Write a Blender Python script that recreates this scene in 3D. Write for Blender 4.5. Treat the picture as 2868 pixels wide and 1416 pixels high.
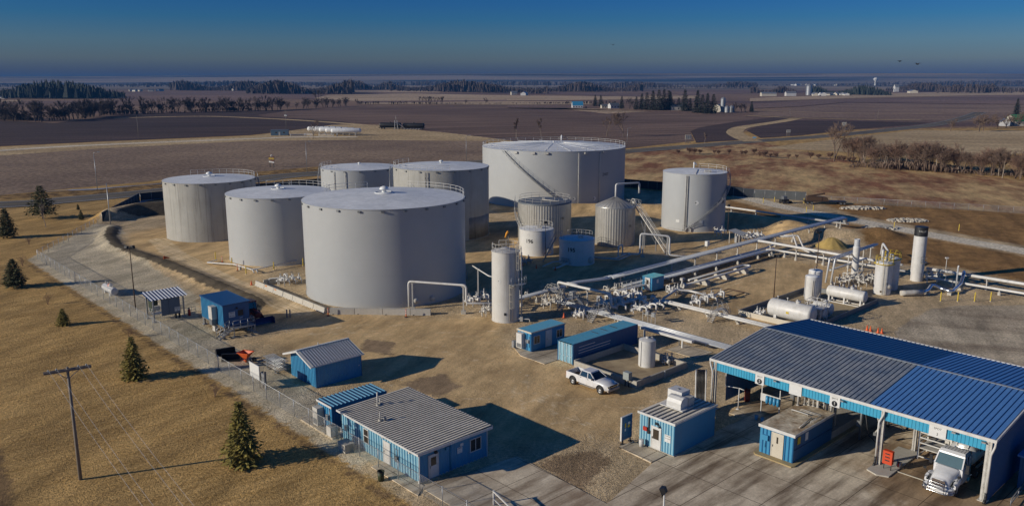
import bpy, math, random
import numpy as np
from mathutils import Vector, Matrix
random.seed(7); np.random.seed(7)
SC = bpy.context.scene
for o in list(bpy.data.objects): bpy.data.objects.remove(o)
COL = SC.collection
R = math.radians
# ------------------------------------------------------------ camera
FPX, PW, PH, CAMH = 2273.0, 2868.0, 1416.0, 33.2
PITCH = math.atan(482 / FPX)
cam = bpy.data.cameras.new('camera'); CAM = bpy.data.objects.new('camera', cam); COL.objects.link(CAM)
cam.sensor_width = 36; cam.lens = 36 * FPX / PW; cam.clip_start = 0.5; cam.clip_end = 60000
CAM.location = (0, 0, CAMH); CAM.rotation_euler = (math.pi / 2 - PITCH, 0, 0)
SC.camera = CAM
# ------------------------------------------------------------ world and sun
SUN_EL, SUN_DIR = R(18.5), R(19.5)            # the light travels towards SUN_DIR (angle from +X)
w = bpy.data.worlds.new('World'); SC.world = w; w.use_nodes = True
nt = w.node_tree; nt.nodes.clear()
def N(t, **k):
    n = nt.nodes.new(t)
    for a, b in k.items(): setattr(n, a, b)
    return n
sky = N('ShaderNodeTexSky'); sky.sky_type = 'NISHITA'; sky.sun_disc = False
sky.sun_elevation = SUN_EL
sky.sun_rotation = R(90) - (SUN_DIR + math.pi)
sky.air_density = 1.0; sky.dust_density = 0.6; sky.ozone_density = 2.0; sky.altitude = 300
tc = N('ShaderNodeTexCoord'); sep = N('ShaderNodeSeparateXYZ')
nt.links.new(tc.outputs['Generated'], sep.inputs[0])
ramp = N('ShaderNodeValToRGB'); nt.links.new(sep.outputs['Z'], ramp.inputs['Fac'])
SKYRAMP = [(0.0, (.11, .18, .50)), (.009, (.135, .19, .48)), (.016, (.17, .24, .50)), (.024, (.215, .295, .50)), (.044, (.19, .325, .56)),
           (.07, (.09, .29, .60)), (.091, (.065, .255, .63)), (.16, (.055, .40, .98)), (.4, (.06, .33, .74)), (1.0, (.05, .15, .34))]
el = ramp.color_ramp.elements
while len(el) > 1: el.remove(el[-1])
el[0].position = SKYRAMP[0][0]; el[0].color = (*SKYRAMP[0][1], 1)
for p_, c_ in SKYRAMP[1:]:
    e_ = el.new(p_); e_.color = (*c_, 1)
mul = N('ShaderNodeMix', data_type='RGBA', blend_type='MULTIPLY'); mul.inputs['Factor'].default_value = 1
nt.links.new(sky.outputs[0], mul.inputs[6]); nt.links.new(ramp.outputs['Color'], mul.inputs[7])
# thin high streaks of cloud
bg = N('ShaderNodeBackground'); bg.inputs['Strength'].default_value = 0.12
nt.links.new(mul.outputs[2], bg.inputs[0])
out = N('ShaderNodeOutputWorld'); nt.links.new(bg.outputs[0], out.inputs[0])
sl = bpy.data.lights.new('sun', 'SUN'); sl.energy = 5.0; sl.angle = R(0.5); sl.color = (1.0, .905, .75)
SUNOB = bpy.data.objects.new('sun', sl); COL.objects.link(SUNOB); SUNOB.location = (-200, -100, 120)
d = Vector((math.cos(SUN_DIR) * math.cos(SUN_EL), math.sin(SUN_DIR) * math.cos(SUN_EL), -math.sin(SUN_EL)))
SUNOB.rotation_euler = d.to_track_quat('-Z', 'Y').to_euler()
SC.view_settings.view_transform = 'Standard'; SC.view_settings.look = 'None'
SC.view_settings.exposure = -0.34; SC.view_settings.gamma = 1
# ------------------------------------------------------------ geometry of the place
ANG = R(42.72)                              # the plant's grid: U to the right and away, V to the left and away
U = Vector((math.cos(ANG), math.sin(ANG), 0)); V = Vector((-math.sin(ANG), math.cos(ANG), 0))
def G(u, v, z=0.0): return U * u + V * v + Vector((0, 0, z))
_c, _s = math.cos(PITCH), math.sin(PITCH)
def at(px, py, h=0.0):
    dx = (px - 1434) / FPX; dy = (py - 708) / FPX
    x, y, w_ = dx, _c - dy * _s, -_s - dy * _c
    t = (h - CAMH) / w_
    return Vector((x * t, y * t, h))
ZR = {'A1': (0, 180, 3.578), 'A2': (700, 180, 3.578), 'A3': (1400, 180, 3.578), 'A4': (2100, 180, 3.348), 'B1': (0, 500, 3.1806), 'B2': (0, 860, 2.2875),
      'B3': (350, 440, 2.4533), 'B4': (380, 780, 3.1806), 'B5': (600, 1000, 3.0573), 'C5': (2080, 600, 3.269), 'D5': (1300, 1200, 2.1467), 'E8': (1920, 540, 6.44), 'F2': (560, 690, 6.36), 'F7': (660, 330, 6.78), 'S': (0, 0, 1)}
def za(t, x, y, h=0.0):
    a = ZR[t]; return at(a[0] + x / a[2], a[1] + y / a[2], h)
# ------------------------------------------------------------ mesh builder
class MB:
    def __init__(s): s.v = []; s.f = []; s.sm = []; s.mi = []; s.m = 0
    def add(s, vs, fs, smooth=False):
        b = len(s.v); s.v += [tuple(x) for x in vs]
        for f in fs: s.f.append(tuple(b + i for i in f)); s.sm.append(smooth); s.mi.append(s.m)
        return s
    def box(s, a, b, M=None):
        (x0, y0, z0), (x1, y1, z1) = a, b
        vs = [Vector(p) for p in ((x0, y0, z0), (x1, y0, z0), (x1, y1, z0), (x0, y1, z0), (x0, y0, z1), (x1, y0, z1), (x1, y1, z1), (x0, y1, z1))]
        if M is not None: vs = [M @ p for p in vs]
        return s.add(vs, [(3, 2, 1, 0), (4, 5, 6, 7), (0, 1, 5, 4), (1, 2, 6, 5), (2, 3, 7, 6), (3, 0, 4, 7)])
    def cbox(s, c, d, M=None):
        return s.box([c[i] - d[i] / 2 for i in range(3)], [c[i] + d[i] / 2 for i in range(3)], M)
    def bar(s, p, q, w, h=None):
        p = Vector(p); q = Vector(q); h = h or w; d = (q - p)
        L = d.length
        if L < 1e-6: return s
        M = Matrix.Translation(p) @ d.to_track_quat('X', 'Z').to_matrix().to_4x4()
        return s.box((0, -w / 2, -h / 2), (L, w / 2, h / 2), M)
    def tube(s, pts, r, n=8, cap=True, closed=False):
        pts = [Vector(p) for p in pts]; rr = r if isinstance(r, (list, tuple)) else [r] * len(pts)
        b = len(s.v); m = len(pts)
        ref = None
        for i, p in enumerate(pts):
            if closed: d = pts[(i + 1) % m] - pts[i - 1]
            else: d = (pts[min(i + 1, m - 1)] - pts[max(i - 1, 0)])
            d.normalize()
            if ref is None:
                ref = Vector((0, 0, 1)) if abs(d.z) < .9 else Vector((1, 0, 0))
            a = d.cross(ref)
            if a.length < 1e-4: a = d.cross(Vector((0, 1, 0.3)))
            a.normalize(); c = a.cross(d).normalized(); ref = c
            for k in range(n):
                t = 2 * math.pi * k / n
                s.v.append(tuple(p + (a * math.cos(t) + c * math.sin(t)) * rr[i]))
        for i in range(m if closed else m - 1):
            i2 = (i + 1) % m
            for k in range(n):
                k2 = (k + 1) % n
                s.f.append((b + i * n + k, b + i * n + k2, b + i2 * n + k2, b + i2 * n + k)); s.sm.append(n > 4); s.mi.append(s.m)
        if cap and not closed:
            s.f.append(tuple(b + k for k in range(n))[::-1]); s.sm.append(False); s.mi.append(s.m)
            s.f.append(tuple(b + (m - 1) * n + k for k in range(n))); s.sm.append(False); s.mi.append(s.m)
        return s
    def pipe(s, pts, r, n=8, bend=None):
        """a tube whose corners are rounded elbows"""
        pts = [Vector(p) for p in pts]; bend = bend or r * 2.2; outp = [pts[0]]
        for i in range(1, len(pts) - 1):
            a, c, e = pts[i - 1], pts[i], pts[i + 1]
            da = (a - c); de = (e - c); t = min(bend, da.length * .45, de.length * .45)
            p0 = c + da.normalized() * t; p2 = c + de.normalized() * t
            for k in range(5):
                q = k / 4; outp.append(p0 * (1 - q) ** 2 + c * 2 * q * (1 - q) + p2 * q * q)
        outp.append(pts[-1]); return s.tube(outp, r, n)
    def lathe(s, prof, n=32, c=(0, 0, 0), smooth=True, axis='Z', a0=0.0, a1=2 * math.pi):
        b = len(s.v); full = abs(a1 - a0 - 2 * math.pi) < 1e-6; nn = n if full else n + 1
        for (r, z) in prof:
            for k in range(nn):
                t = a0 + (a1 - a0) * k / n
                p = (r * math.cos(t), r * math.sin(t), z)
                if axis == 'X': p = (z, p[0], p[1])
                if axis == 'Y': p = (p[1], z, p[0])
                s.v.append((c[0] + p[0], c[1] + p[1], c[2] + p[2]))
        for i in range(len(prof) - 1):
            for k in range(n):
                k2 = (k + 1) % nn
                s.f.append((b + i * nn + k, b + i * nn + k2, b + (i + 1) * nn + k2, b + (i + 1) * nn + k)); s.sm.append(smooth); s.mi.append(s.m)
        return s
    def cyl(s, p, q, r, n=16, r2=None): return s.tube([p, q], [r, r if r2 is None else r2], n)
    def prism(s, poly, z0, z1):
        n = len(poly)
        vs = [(x, y, z0) for x, y in poly] + [(x, y, z1) for x, y in poly]
        return s.add(vs, [tuple(range(n))[::-1], tuple(range(n, 2 * n))] + [(i, (i + 1) % n, n + (i + 1) % n, n + i) for i in range(n)])
    def prism_y(s, poly, y0, y1):
        """polygon in x,z pushed along y"""
        n = len(poly)
        vs = [(x, y0, z) for x, z in poly] + [(x, y1, z) for x, z in poly]
        return s.add(vs, [tuple(range(n)), tuple(range(n, 2 * n))[::-1]] + [(i, n + i, n + (i + 1) % n, (i + 1) % n) for i in range(n)])
    def loft(s, rings, smooth=True, caps=True):
        b = len(s.v); n = len(rings[0])
        for r_ in rings: s.v += [tuple(p) for p in r_]
        for i in range(len(rings) - 1):
            for k in range(n):
                s.f.append((b + i * n + k, b + i * n + (k + 1) % n, b + (i + 1) * n + (k + 1) % n, b + (i + 1) * n + k)); s.sm.append(smooth); s.mi.append(s.m)
        if caps:
            for q in (0, len(rings) - 1):
                s.f.append(tuple(b + q * n + k for k in range(n))); s.sm.append(False); s.mi.append(s.m)
        return s
    def ribbed(s, o, du, dv, nrm, pitch=.3, depth=.04, flat=.55, alt=False):
        """corrugated sheet: ribs run along dv, profile repeats along du"""
        o, du, dv, nrm = Vector(o), Vector(du), Vector(dv), Vector(nrm).normalized()
        L = du.length; e = du.normalized(); k = max(1, round(L / pitch)); p = L / k; pr = []
        for i in range(k):
            x = i * p
            pr += [(x, 0), (x + p * flat, 0), (x + p * (flat + .12), depth), (x + p * (1 - .12), depth)]
        pr.append((L, 0)); b = len(s.v)
        for x, h in pr:
            q = o + e * x + nrm * h; s.v.append(tuple(q)); s.v.append(tuple(q + dv))
        for i in range(len(pr) - 1):
            s.f.append((b + 2 * i, b + 2 * i + 2, b + 2 * i + 3, b + 2 * i + 1)); s.sm.append(False); s.mi.append(1 if alt and i % 4 else s.m)
        return s
    def build(s, name, mat, parent=None, label=None):
        me = bpy.data.meshes.new(name); me.from_pydata(s.v, [], s.f)
        mats = mat if isinstance(mat, (list, tuple)) else [mat]
        for m in mats: me.materials.append(m)
        me.polygons.foreach_set('use_smooth', s.sm)
        if len(mats) > 1: me.polygons.foreach_set('material_index', s.mi)
        me.update()
        o = bpy.data.objects.new(name, me); COL.objects.link(o)
        if parent is not None: o.parent = parent
        if label: o['label'] = label
        return o
def tag(o, label, cat, group=None, kind=None):
    if label: o['label'] = label
    if cat: o['category'] = cat
    if group: o['group'] = group
    if kind: o['kind'] = kind
    return o
def struct(o, label=None):
    o['kind'] = 'structure'
    if label: o['label'] = label
    return o
def thing(name, label, cat, loc=(0, 0, 0), rz=0.0, group=None):
    o = bpy.data.objects.new(name, None); COL.objects.link(o); o.empty_display_size = .3
    o.location = loc; o.rotation_euler = (0, 0, rz)
    return tag(o, label, cat, group)
def dup(root, loc, rz=None, label=None, scale=None):
    def rec(o, par):
        c = o.copy(); COL.objects.link(c); c.parent = par
        for ch in o.children: rec(ch, c)
        return c
    r = rec(root, None); r.location = loc
    if rz is not None: r.rotation_euler = (0, 0, rz)
    if label: r['label'] = label
    if scale is not None: r.scale = (scale,) * 3 if not hasattr(scale, '__len__') else scale
    return r
def set_par(o, p): o.parent = p; return o
# ------------------------------------------------------------ materials
def mat(name, col, rough=.6, metal=0.0, col2=None, scale=3.0, contrast=.5, bump=0.0, bscale=20.0, stretch=(1, 1, 1), streak=None, spec=.5, streak_amt=.6, fine=None):
    """Principled with a two colour noise; streak = colour of vertical run-down stains"""
    m = bpy.data.materials.new(name); m.use_nodes = True; t = m.node_tree; b = t.nodes['Principled BSDF']
    b.inputs['Roughness'].default_value = rough; b.inputs['Metallic'].default_value = metal
    b.inputs['Specular IOR Level'].default_value = spec
    def nn(ty): return t.nodes.new(ty)
    cs = nn('ShaderNodeTexCoord'); mp = nn('ShaderNodeMapping'); mp.inputs['Scale'].default_value = stretch
    t.links.new(cs.outputs['Object'], mp.inputs[0])
    if col2 is None: col2 = tuple(c * .86 for c in col)
    no = nn('ShaderNodeTexNoise'); no.inputs['Scale'].default_value = scale; no.inputs['Detail'].default_value = 6; no.inputs['Roughness'].default_value = .65
    t.links.new(mp.outputs[0], no.inputs['Vector'])
    mr = nn('ShaderNodeMapRange'); mr.inputs[1].default_value = .5 - contrast / 2; mr.inputs[2].default_value = .5 + contrast / 2
    t.links.new(no.outputs['Fac'], mr.inputs[0])
    mx = nn('ShaderNodeMix'); mx.data_type = 'RGBA'
    mx.inputs[6].default_value = (*col, 1); mx.inputs[7].default_value = (*col2, 1); t.links.new(mr.outputs[0], mx.inputs[0])
    last = mx.outputs[2]
    if fine:
        n3 = nn('ShaderNodeTexNoise'); n3.inputs['Scale'].default_value = fine[0]; n3.inputs['Detail'].default_value = 4
        t.links.new(mp.outputs[0], n3.inputs['Vector'])
        r3 = nn('ShaderNodeMapRange'); r3.inputs[1].default_value = .35; r3.inputs[2].default_value = .65; r3.inputs[3].default_value = 1 - fine[1]; r3.inputs[4].default_value = 1 + fine[1]
        t.links.new(n3.outputs['Fac'], r3.inputs[0])
        m3 = nn('ShaderNodeVectorMath'); m3.operation = 'SCALE'; t.links.new(last, m3.inputs[0]); t.links.new(r3.outputs[0], m3.inputs[3]); last = m3.outputs[0]
    if streak:
        mp2 = nn('ShaderNodeMapping'); mp2.inputs['Scale'].default_value = (1.6, 1.6, .06); t.links.new(cs.outputs['Object'], mp2.inputs[0])
        n2 = nn('ShaderNodeTexNoise'); n2.inputs['Scale'].default_value = 1.0; n2.inputs['Detail'].default_value = 8; n2.inputs['Roughness'].default_value = .7
        t.links.new(mp2.outputs[0], n2.inputs['Vector'])
        r2 = nn('ShaderNodeMapRange'); r2.inputs[1].default_value = .52; r2.inputs[2].default_value = .74; r2.inputs[4].default_value = streak_amt; t.links.new(n2.outputs['Fac'], r2.inputs[0])
        m2 = nn('ShaderNodeMix'); m2.data_type = 'RGBA'; t.links.new(r2.outputs[0], m2.inputs[0]); t.links.new(last, m2.inputs[6]); m2.inputs[7].default_value = (*streak, 1)
        last = m2.outputs[2]
    t.links.new(last, b.inputs['Base Color'])
    if bump:
        nb = nn('ShaderNodeTexNoise'); nb.inputs['Scale'].default_value = bscale; nb.inputs['Detail'].default_value = 4; t.links.new(mp.outputs[0], nb.inputs['Vector'])
        bp = nn('ShaderNodeBump'); bp.inputs['Strength'].default_value = bump; bp.inputs['Distance'].default_value = .1
        t.links.new(nb.outputs['Fac'], bp.inputs['Height']); t.links.new(bp.outputs[0], b.inputs['Normal'])
    return m
M = {}
M['tank'] = mat('white_tank_paint', (.42, .43, .43), .42, col2=(.385, .395, .395), scale=.35, streak=(.42, .41, .38), streak_amt=.22)  # walls toned below the roofs, low-sun balance put into the colour
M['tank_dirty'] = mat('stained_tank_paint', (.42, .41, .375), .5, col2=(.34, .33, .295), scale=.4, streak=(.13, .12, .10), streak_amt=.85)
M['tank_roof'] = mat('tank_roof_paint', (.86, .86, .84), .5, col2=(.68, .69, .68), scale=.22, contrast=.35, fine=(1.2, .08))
M['white'] = mat('white_paint', (.68, .67, .65), .45, col2=(.52, .51, .48), scale=1.5, streak=(.30, .25, .19), streak_amt=.45); M['streaked_tank'] = mat('rust_streaked_tank_paint', (.60, .59, .56), .45, col2=(.52, .50, .46), scale=.6, streak=(.13, .115, .10), streak_amt=.7); M['white_tank'] = mat('bright_white_tank_paint', (.66, .66, .65), .42, col2=(.58, .58, .56), scale=.6, streak=(.4, .37, .3), streak_amt=.35)
M['white_old'] = mat('weathered_white_paint', (.58, .56, .52), .55, col2=(.40, .38, .34), scale=2.0, streak=(.2, .17, .13), streak_amt=.6)
M['galv'] = mat('galvanised_steel', (.42, .43, .44), .42, .55, col2=(.30, .31, .32), scale=4)
M['galv_pipe'] = mat('galvanised_pipe_cladding', (.62, .64, .66), .36, .2, col2=(.50, .52, .54), scale=2)
M['clad'] = mat('corrugated_aluminium_cladding', (.50, .485, .45), .38, .5, col2=(.40, .385, .35), scale=.8, streak=(.26, .24, .2), streak_amt=.5)
M['steel'] = mat('grey_steel', (.22, .23, .24), .5, .5)
M['dark'] = mat('black_paint', (.018, .018, .02), .5)
M['rubber'] = mat('tyre_rubber', (.02, .02, .021), .85, col2=(.05, .045, .04), scale=6)
M['yellow'] = mat('yellow_paint', (.62, .45, .03), .5, col2=(.5, .35, .03), scale=5)
M['orange'] = mat('orange_plastic', (.75, .12, .02), .5)
M['red'] = mat('red_paint', (.42, .035, .02), .45)
M['darkred'] = mat('dark_red_paint', (.16, .012, .014), .4)
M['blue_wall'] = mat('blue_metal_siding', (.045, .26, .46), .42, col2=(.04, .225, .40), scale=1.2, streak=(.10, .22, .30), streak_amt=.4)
M['blue_sunlit'] = mat('sunlit_faded_blue_siding', (.27, .47, .56), .45, col2=(.20, .40, .50), scale=1.5, streak=(.36, .48, .50), streak_amt=.5)  # paler tint for sun-facing walls and doors, sunlight put into the siding colour
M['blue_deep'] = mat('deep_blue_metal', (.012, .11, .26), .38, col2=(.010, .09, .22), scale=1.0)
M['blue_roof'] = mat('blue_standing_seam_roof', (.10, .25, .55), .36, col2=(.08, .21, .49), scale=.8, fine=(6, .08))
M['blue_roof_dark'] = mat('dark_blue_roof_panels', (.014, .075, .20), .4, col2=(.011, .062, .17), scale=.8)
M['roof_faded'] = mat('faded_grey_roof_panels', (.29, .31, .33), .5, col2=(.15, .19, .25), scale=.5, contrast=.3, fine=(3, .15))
M['roof_grey'] = mat('weathered_grey_metal_roof', (.86, .79, .66), .5, col2=(.70, .64, .52), scale=.8, contrast=.35, fine=(5, .12))
M['roof_teal'] = mat('weathered_blue_container_roof', (.06, .33, .44), .5, col2=(.16, .30, .31), scale=1.0, contrast=.3, fine=(4, .15))
M['glass'] = mat('window_glass', (.03, .026, .022), .08, col2=(.06, .045, .03), scale=.8, spec=.8)
M['concrete_block'] = mat('concrete_block', (.46, .43, .37), .85, col2=(.34, .31, .26), scale=2, bump=.3, bscale=30, streak=(.18, .16, .12), streak_amt=.5)
M['barrier'] = mat('barrier_concrete', (.52, .49, .43), .8, col2=(.42, .39, .33), scale=2.5, bump=.2, streak=(.24, .21, .17), streak_amt=.4)
M['wood'] = mat('weathered_timber', (.23, .20, .17), .85, col2=(.15, .13, .11), scale=6, stretch=(1, 1, .15))
M['rust'] = mat('rusty_brown_steel', (.10, .055, .03), .8, col2=(.05, .03, .02), scale=5)
M['cream'] = mat('cream_paint', (.58, .53, .43), .5)
M['paper'] = mat('white_sign_face', (.68, .68, .66), .5)
M['ink'] = mat('black_sign_paint', (.02, .02, .022), .6)
M['inkred'] = mat('dark_red_lettering', (.22, .012, .015), .5)
M['sky_blue'] = mat('light_blue_plastic', (.16, .38, .58), .5)
for k_, c1_, c2_ in (('groove_grey', (.26, .235, .195), (.17, .155, .13)), ('groove_blue', (.02, .085, .24), (.015, .065, .19)), ('groove_faded', (.06, .085, .12), (.04, .06, .10)), ('rib_pale', (.16, .37, .50), (.10, .28, .42)), ('groove_wall', (.05, .22, .37), (.04, .18, .32))): M[k_] = mat(k_, c1_, .5, col2=c2_)
# ------------------------------------------------------------ lettering
def text(s, size, m, parent, loc, rot, name='lettering', align='CENTER', wrap=None, bold=.0, thick=.004):
    cu = bpy.data.curves.new(name, 'FONT'); cu.body = s; cu.size = size; cu.align_x = align; cu.align_y = 'CENTER'; cu.extrude = thick; cu.offset = bold; cu.resolution_u = 3
    o = bpy.data.objects.new(name, cu); COL.objects.link(o); bpy.context.view_layer.update()
    me = bpy.data.meshes.new_from_object(o.evaluated_get(bpy.context.evaluated_depsgraph_get()))
    bpy.data.objects.remove(o); bpy.data.curves.remove(cu)
    me.materials.append(m)
    q = bpy.data.objects.new(name, me); COL.objects.link(q); q.parent = parent
    if wrap:                                # bend round a tank: wrap = (radius, angle, height)
        r, a, z = wrap
        for v_ in me.vertices:
            t = a + v_.co.x / r; rr = r + .012 + v_.co.z
            v_.co = (rr * math.cos(t), rr * math.sin(t), z + v_.co.y)
    else:
        q.location = loc; q.rotation_euler = rot
    return q
# ============================================================ GROUND
def axis(lo, hi, st, far, g=1.13):
    a = list(np.arange(lo, hi + 1e-6, st)); s = st
    while a[-1] < far: s *= g; a.append(a[-1] + s)
    s = st
    while a[0] > -far: s *= g; a.insert(0, a[0] - s)
    return np.array(a)
gx = axis(-135, 140, .8, 14000); gy = axis(40, 262, .8, 14000)
gy = gy[gy > -900]
XX, YY = np.meshgrid(gx, gy); PX = XX.ravel(); PY = YY.ravel()
def seg_dist(px, py, pts, closed):
    d = np.full(px.shape, 1e9); n = len(pts)
    for i in range(n if closed else n - 1):
        a = pts[i]; b = pts[(i + 1) % n]; ex, ey = b[0] - a[0], b[1] - a[1]; L = ex * ex + ey * ey + 1e-12
        t = np.clip(((px - a[0]) * ex + (py - a[1]) * ey) / L, 0, 1)
        d = np.minimum(d, np.hypot(px - a[0] - t * ex, py - a[1] - t * ey))
    return d
def inside(px, py, pts):
    c = np.zeros(px.shape, bool); n = len(pts)
    for i in range(n):
        a = pts[i]; b = pts[(i + 1) % n]
        k = (a[1] > py) != (b[1] > py)
        with np.errstate(divide='ignore', invalid='ignore'):
            x = (b[0] - a[0]) * (py - a[1]) / (b[1] - a[1] + 1e-12) + a[0]
        c ^= k & (px < x)
    return c
def sdf(polys, soft=5.0):
    m = np.zeros(PX.shape)
    for p in polys:
        d = seg_dist(PX, PY, p, True); s = np.where(inside(PX, PY, p), d, -d)
        m = np.maximum(m, np.clip(.5 + s / (2 * soft), 0, 1))
    return m
def line_mask(pts, half, soft=3.0):
    return np.clip(.5 + (half - seg_dist(PX, PY, pts, False)) / (2 * soft), 0, 1)
def P2(*a): return [tuple(za(t, x, y))[:2] for t, x, y in a]
def PT(t, *a): return [tuple(za(t, x, y))[:2] for x, y in a]
def UVp(*a): return [tuple(G(u, v))[:2] for u, v in a]
def smooth(pts, k=6):
    pts = [Vector((p[0], p[1], 0)) for p in pts]; o = []
    for i in range(len(pts) - 1):
        p0 = pts[max(i - 1, 0)]; p1 = pts[i]; p2 = pts[i + 1]; p3 = pts[min(i + 2, len(pts) - 1)]
        for j in range(k):
            t = j / k; o.append(.5 * ((2 * p1) + (p2 - p0) * t + (2 * p0 - 5 * p1 + 4 * p2 - p3) * t * t + (3 * p1 - p0 - 3 * p2 + p3) * t ** 3))
    o.append(pts[-1]); return [(p.x, p.y) for p in o]
def off(pts, d):
    o = []
    for i, p in enumerate(pts):
        a = Vector(pts[max(i - 1, 0)]); c = Vector(pts[min(i + 1, len(pts) - 1)]); t = (c - a).normalized(); o.append((p[0] - t.y * d, p[1] + t.x * d))
    return o
# ---- banks
H = np.zeros(PX.shape)
def berm(pts, h, half, p=1.0):
    global H
    d = seg_dist(PX, PY, pts, False); H = np.maximum(H, h * (.5 + .5 * np.cos(np.pi * np.clip(d / half, 0, 1))) ** p)
berm(PT('B1', (985, 440), (945, 520), (1010, 610), (1150, 660), (1330, 715), (1600, 815), (1900, 945), (2290, 1100)), .8, 3.2)
berm([(-98.5, 197.5), (-96, 206), (-88, 212), (-70, 222)], 2.6, 6.5)
berm(UVp((172, 120), (174, 104), (173, 92), (169, 86)), 1.6, 7)
berm(UVp((164, 88), (172, 77), (178, 74)), 1.7, 7)
berm(UVp((150, 150), (165, 138), (176, 122)), 1.4, 7)
berm(UVp((60, 175), (80, 185), (100, 178)), .0, 5)
berm(UVp((88, 96), (100, 92), (118, 91), (133, 93)), .35, 4)
H += .02 * np.sin(PX * 1.3) * np.sin(PY * 1.7)
near = (np.abs(PX) < 137) & (PY < 262)
H = np.where(near, H, 0)
for hx, hy, hr, hh in [(-1600, 8600, 2600, 46), (2200, 8600, 3200, 44), (5200, 8400, 2600, 52), (-5200, 8300, 2600, 48), (600, 10500, 3800, 50), (-3000, 11500, 3500, 56), (4200, 11800, 4200, 60), (8200, 11000, 4000, 60), (-8000, 11500, 4500, 58)]:
    dd = np.hypot(PX - hx, (PY - hy) * 1.6); H += hh * np.exp(-(dd / hr) ** 2)
# ---- kinds of ground
YARD = UVp((34.4, 20), (34.4, 172.6), (57, 208.5), (76, 238)) + [(-60, 262), (30, 258), (48, 246), (70, 233), (82, 228), (100, 200), (120, 150), (150, 100), (150, 30)]
zones = {
 'gravel': sdf([YARD], 1.6),
 'sand': np.maximum.reduce([sdf([PT('B1', (1080, 500), (1480, 420), (2290, 470), (2290, 1010), (1900, 930), (1620, 800), (1200, 690), (1060, 590))]),
          line_mask(UVp((57, 178), (55, 160), (54, 140), (53.5, 120), (54, 104), (58, 96), (64, 82), (60, 62)), 3.6),
          sdf([UVp((44, 97), (56, 101), (68, 90), (76, 83), (66, 73), (67.5, 50), (57, 45.5), (46.5, 52), (45.5, 74))]), sdf([UVp((98, 56), (140, 62), (140, 76), (104, 72))]), sdf([UVp((70, 100), (96, 93), (100, 88), (120, 92), (130, 104), (126, 150), (90, 170), (70, 150))]), sdf([UVp((130, 90), (175, 85), (182, 110), (170, 150), (140, 160), (128, 110))])]),
 'sandline': np.maximum.reduce([line_mask(UVp((60, 176), (57, 160), (55.5, 140), (55, 122), (55, 106)), 2.0, 1.5)] + [line_mask(off(smooth(UVp(*q_)), d_), .34, .9) * .8 for d_ in (-.95, .95) for q_ in (((55, 110), (54.5, 98), (58, 86), (61, 72), (59, 58), (52, 46)), ((53, 104), (52, 92), (49, 80), (50, 68), (56, 60), (64, 50), (70, 47), (86, 46), (100, 46)), ((62, 84), (70, 78), (82, 70.5), (80, 62)), ((60, 64), (55, 56), (56, 48)), ((50, 96), (60, 92), (70, 88.5), (78, 82.5)), ((63, 178), (80, 176), (96, 176), (112, 160)), ((102, 62), (112, 70), (128, 68), (136, 58)))]),
 'brown': np.maximum.reduce([sdf([PT('D5', (410, 205), (620, 150), (790, 130), (880, 180), (850, 245), (740, 330), (750, 380), (700, 380))], 2), sdf([PT('B5', (1560, 225), (1960, 140), (2140, 250), (2000, 310), (1900, 330))], 2),
           sdf([PT('B4', (2010, 640), (2060, 540), (2290, 560), (2290, 680))], 2), sdf([UVp((104, 76.5), (142, 77.5), (142, 82), (104, 82))], 2)]),
 'slope_shade': np.maximum(line_mask([(x, y) for x, y in PT('B1', (1010, 460), (985, 530), (1040, 610), (1190, 672), (1370, 735), (1640, 840), (1940, 975), (2300, 1130))], 1.2, 1.2), sdf([[(-97, 196), (-92, 200), (-80, 205), (-72, 215), (-86, 213), (-96, 208)]], 2)),  # shaded faces of the banks, painted darker into the ground colour
 'redgrass': sdf([P2(('S', 1750, 428), ('S', 2110, 392), ('S', 2340, 445), ('S', 2868, 505), ('S', 3200, 540), ('S', 3200, 668), ('S', 2868, 612), ('S', 2300, 556), ('S', 2090, 540), ('S', 1750, 500))], 4),
 'browngrass': np.maximum(sdf([P2(('S', 2330, 618), ('S', 2500, 648), ('S', 2868, 716), ('S', 3100, 760), ('S', 3100, 860), ('S', 2868, 790), ('S', 2680, 750), ('S', 2480, 738), ('S', 2440, 700), ('S', 2400, 660))], 3),
                sdf([P2(('S', 2036, 556), ('S', 2210, 603), ('S', 2160, 612), ('S', 2036, 588)), P2(('S', 2300, 570), ('S', 2480, 566), ('S', 2868, 600), ('S', 3100, 640), ('S', 3100, 735), ('S', 2868, 688), ('S', 2560, 632), ('S', 2380, 600))], 3)),
 'asphalt': sdf([PT('C5', (1400, 1300), (1400, 1060), (1560, 950), (1720, 862), (2000, 832), (2576, 832), (3400, 832), (3400, 1500))], 1.5),
 'ditch': np.maximum(sdf([PT('B2', (-300, 820), (0, 920), (50, 1040), (75, 1160), (90, 1300), (-300, 1500))], 2), line_mask(UVp((33.7, 20), (33.7, 172)), .35, 1.6)),
 'farwood': np.clip((YY.ravel() - 2300) / 1600, 0, .72),
 'palegravel': sdf([UVp((34.4, 58), (34.4, 172.6), (57, 208), (58, 180), (54.5, 168), (49.5, 150), (47.5, 125), (43.5, 114), (40.8, 98), (40.5, 58))], 2.5),
 'far': np.clip((YY.ravel() - 430 - .25 * np.abs(PX)) / 160, 0, 1),
 'verge': line_mask([(-160, 232), (-126.9, 246), (-111, 266), (-82.6, 306), (-69.8, 314), (0, 364), (55, 410)], 7, 4),
}
me = bpy.data.meshes.new('ground')
ny, nx = XX.shape
idx = np.arange(ny * nx).reshape(ny, nx)
quads = np.stack([idx[:-1, :-1], idx[:-1, 1:], idx[1:, 1:], idx[1:, :-1]], -1).reshape(-1, 4)
me.vertices.add(len(PX)); me.vertices.foreach_set('co', np.stack([PX, PY, H], -1).astype(np.float32).ravel())
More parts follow.
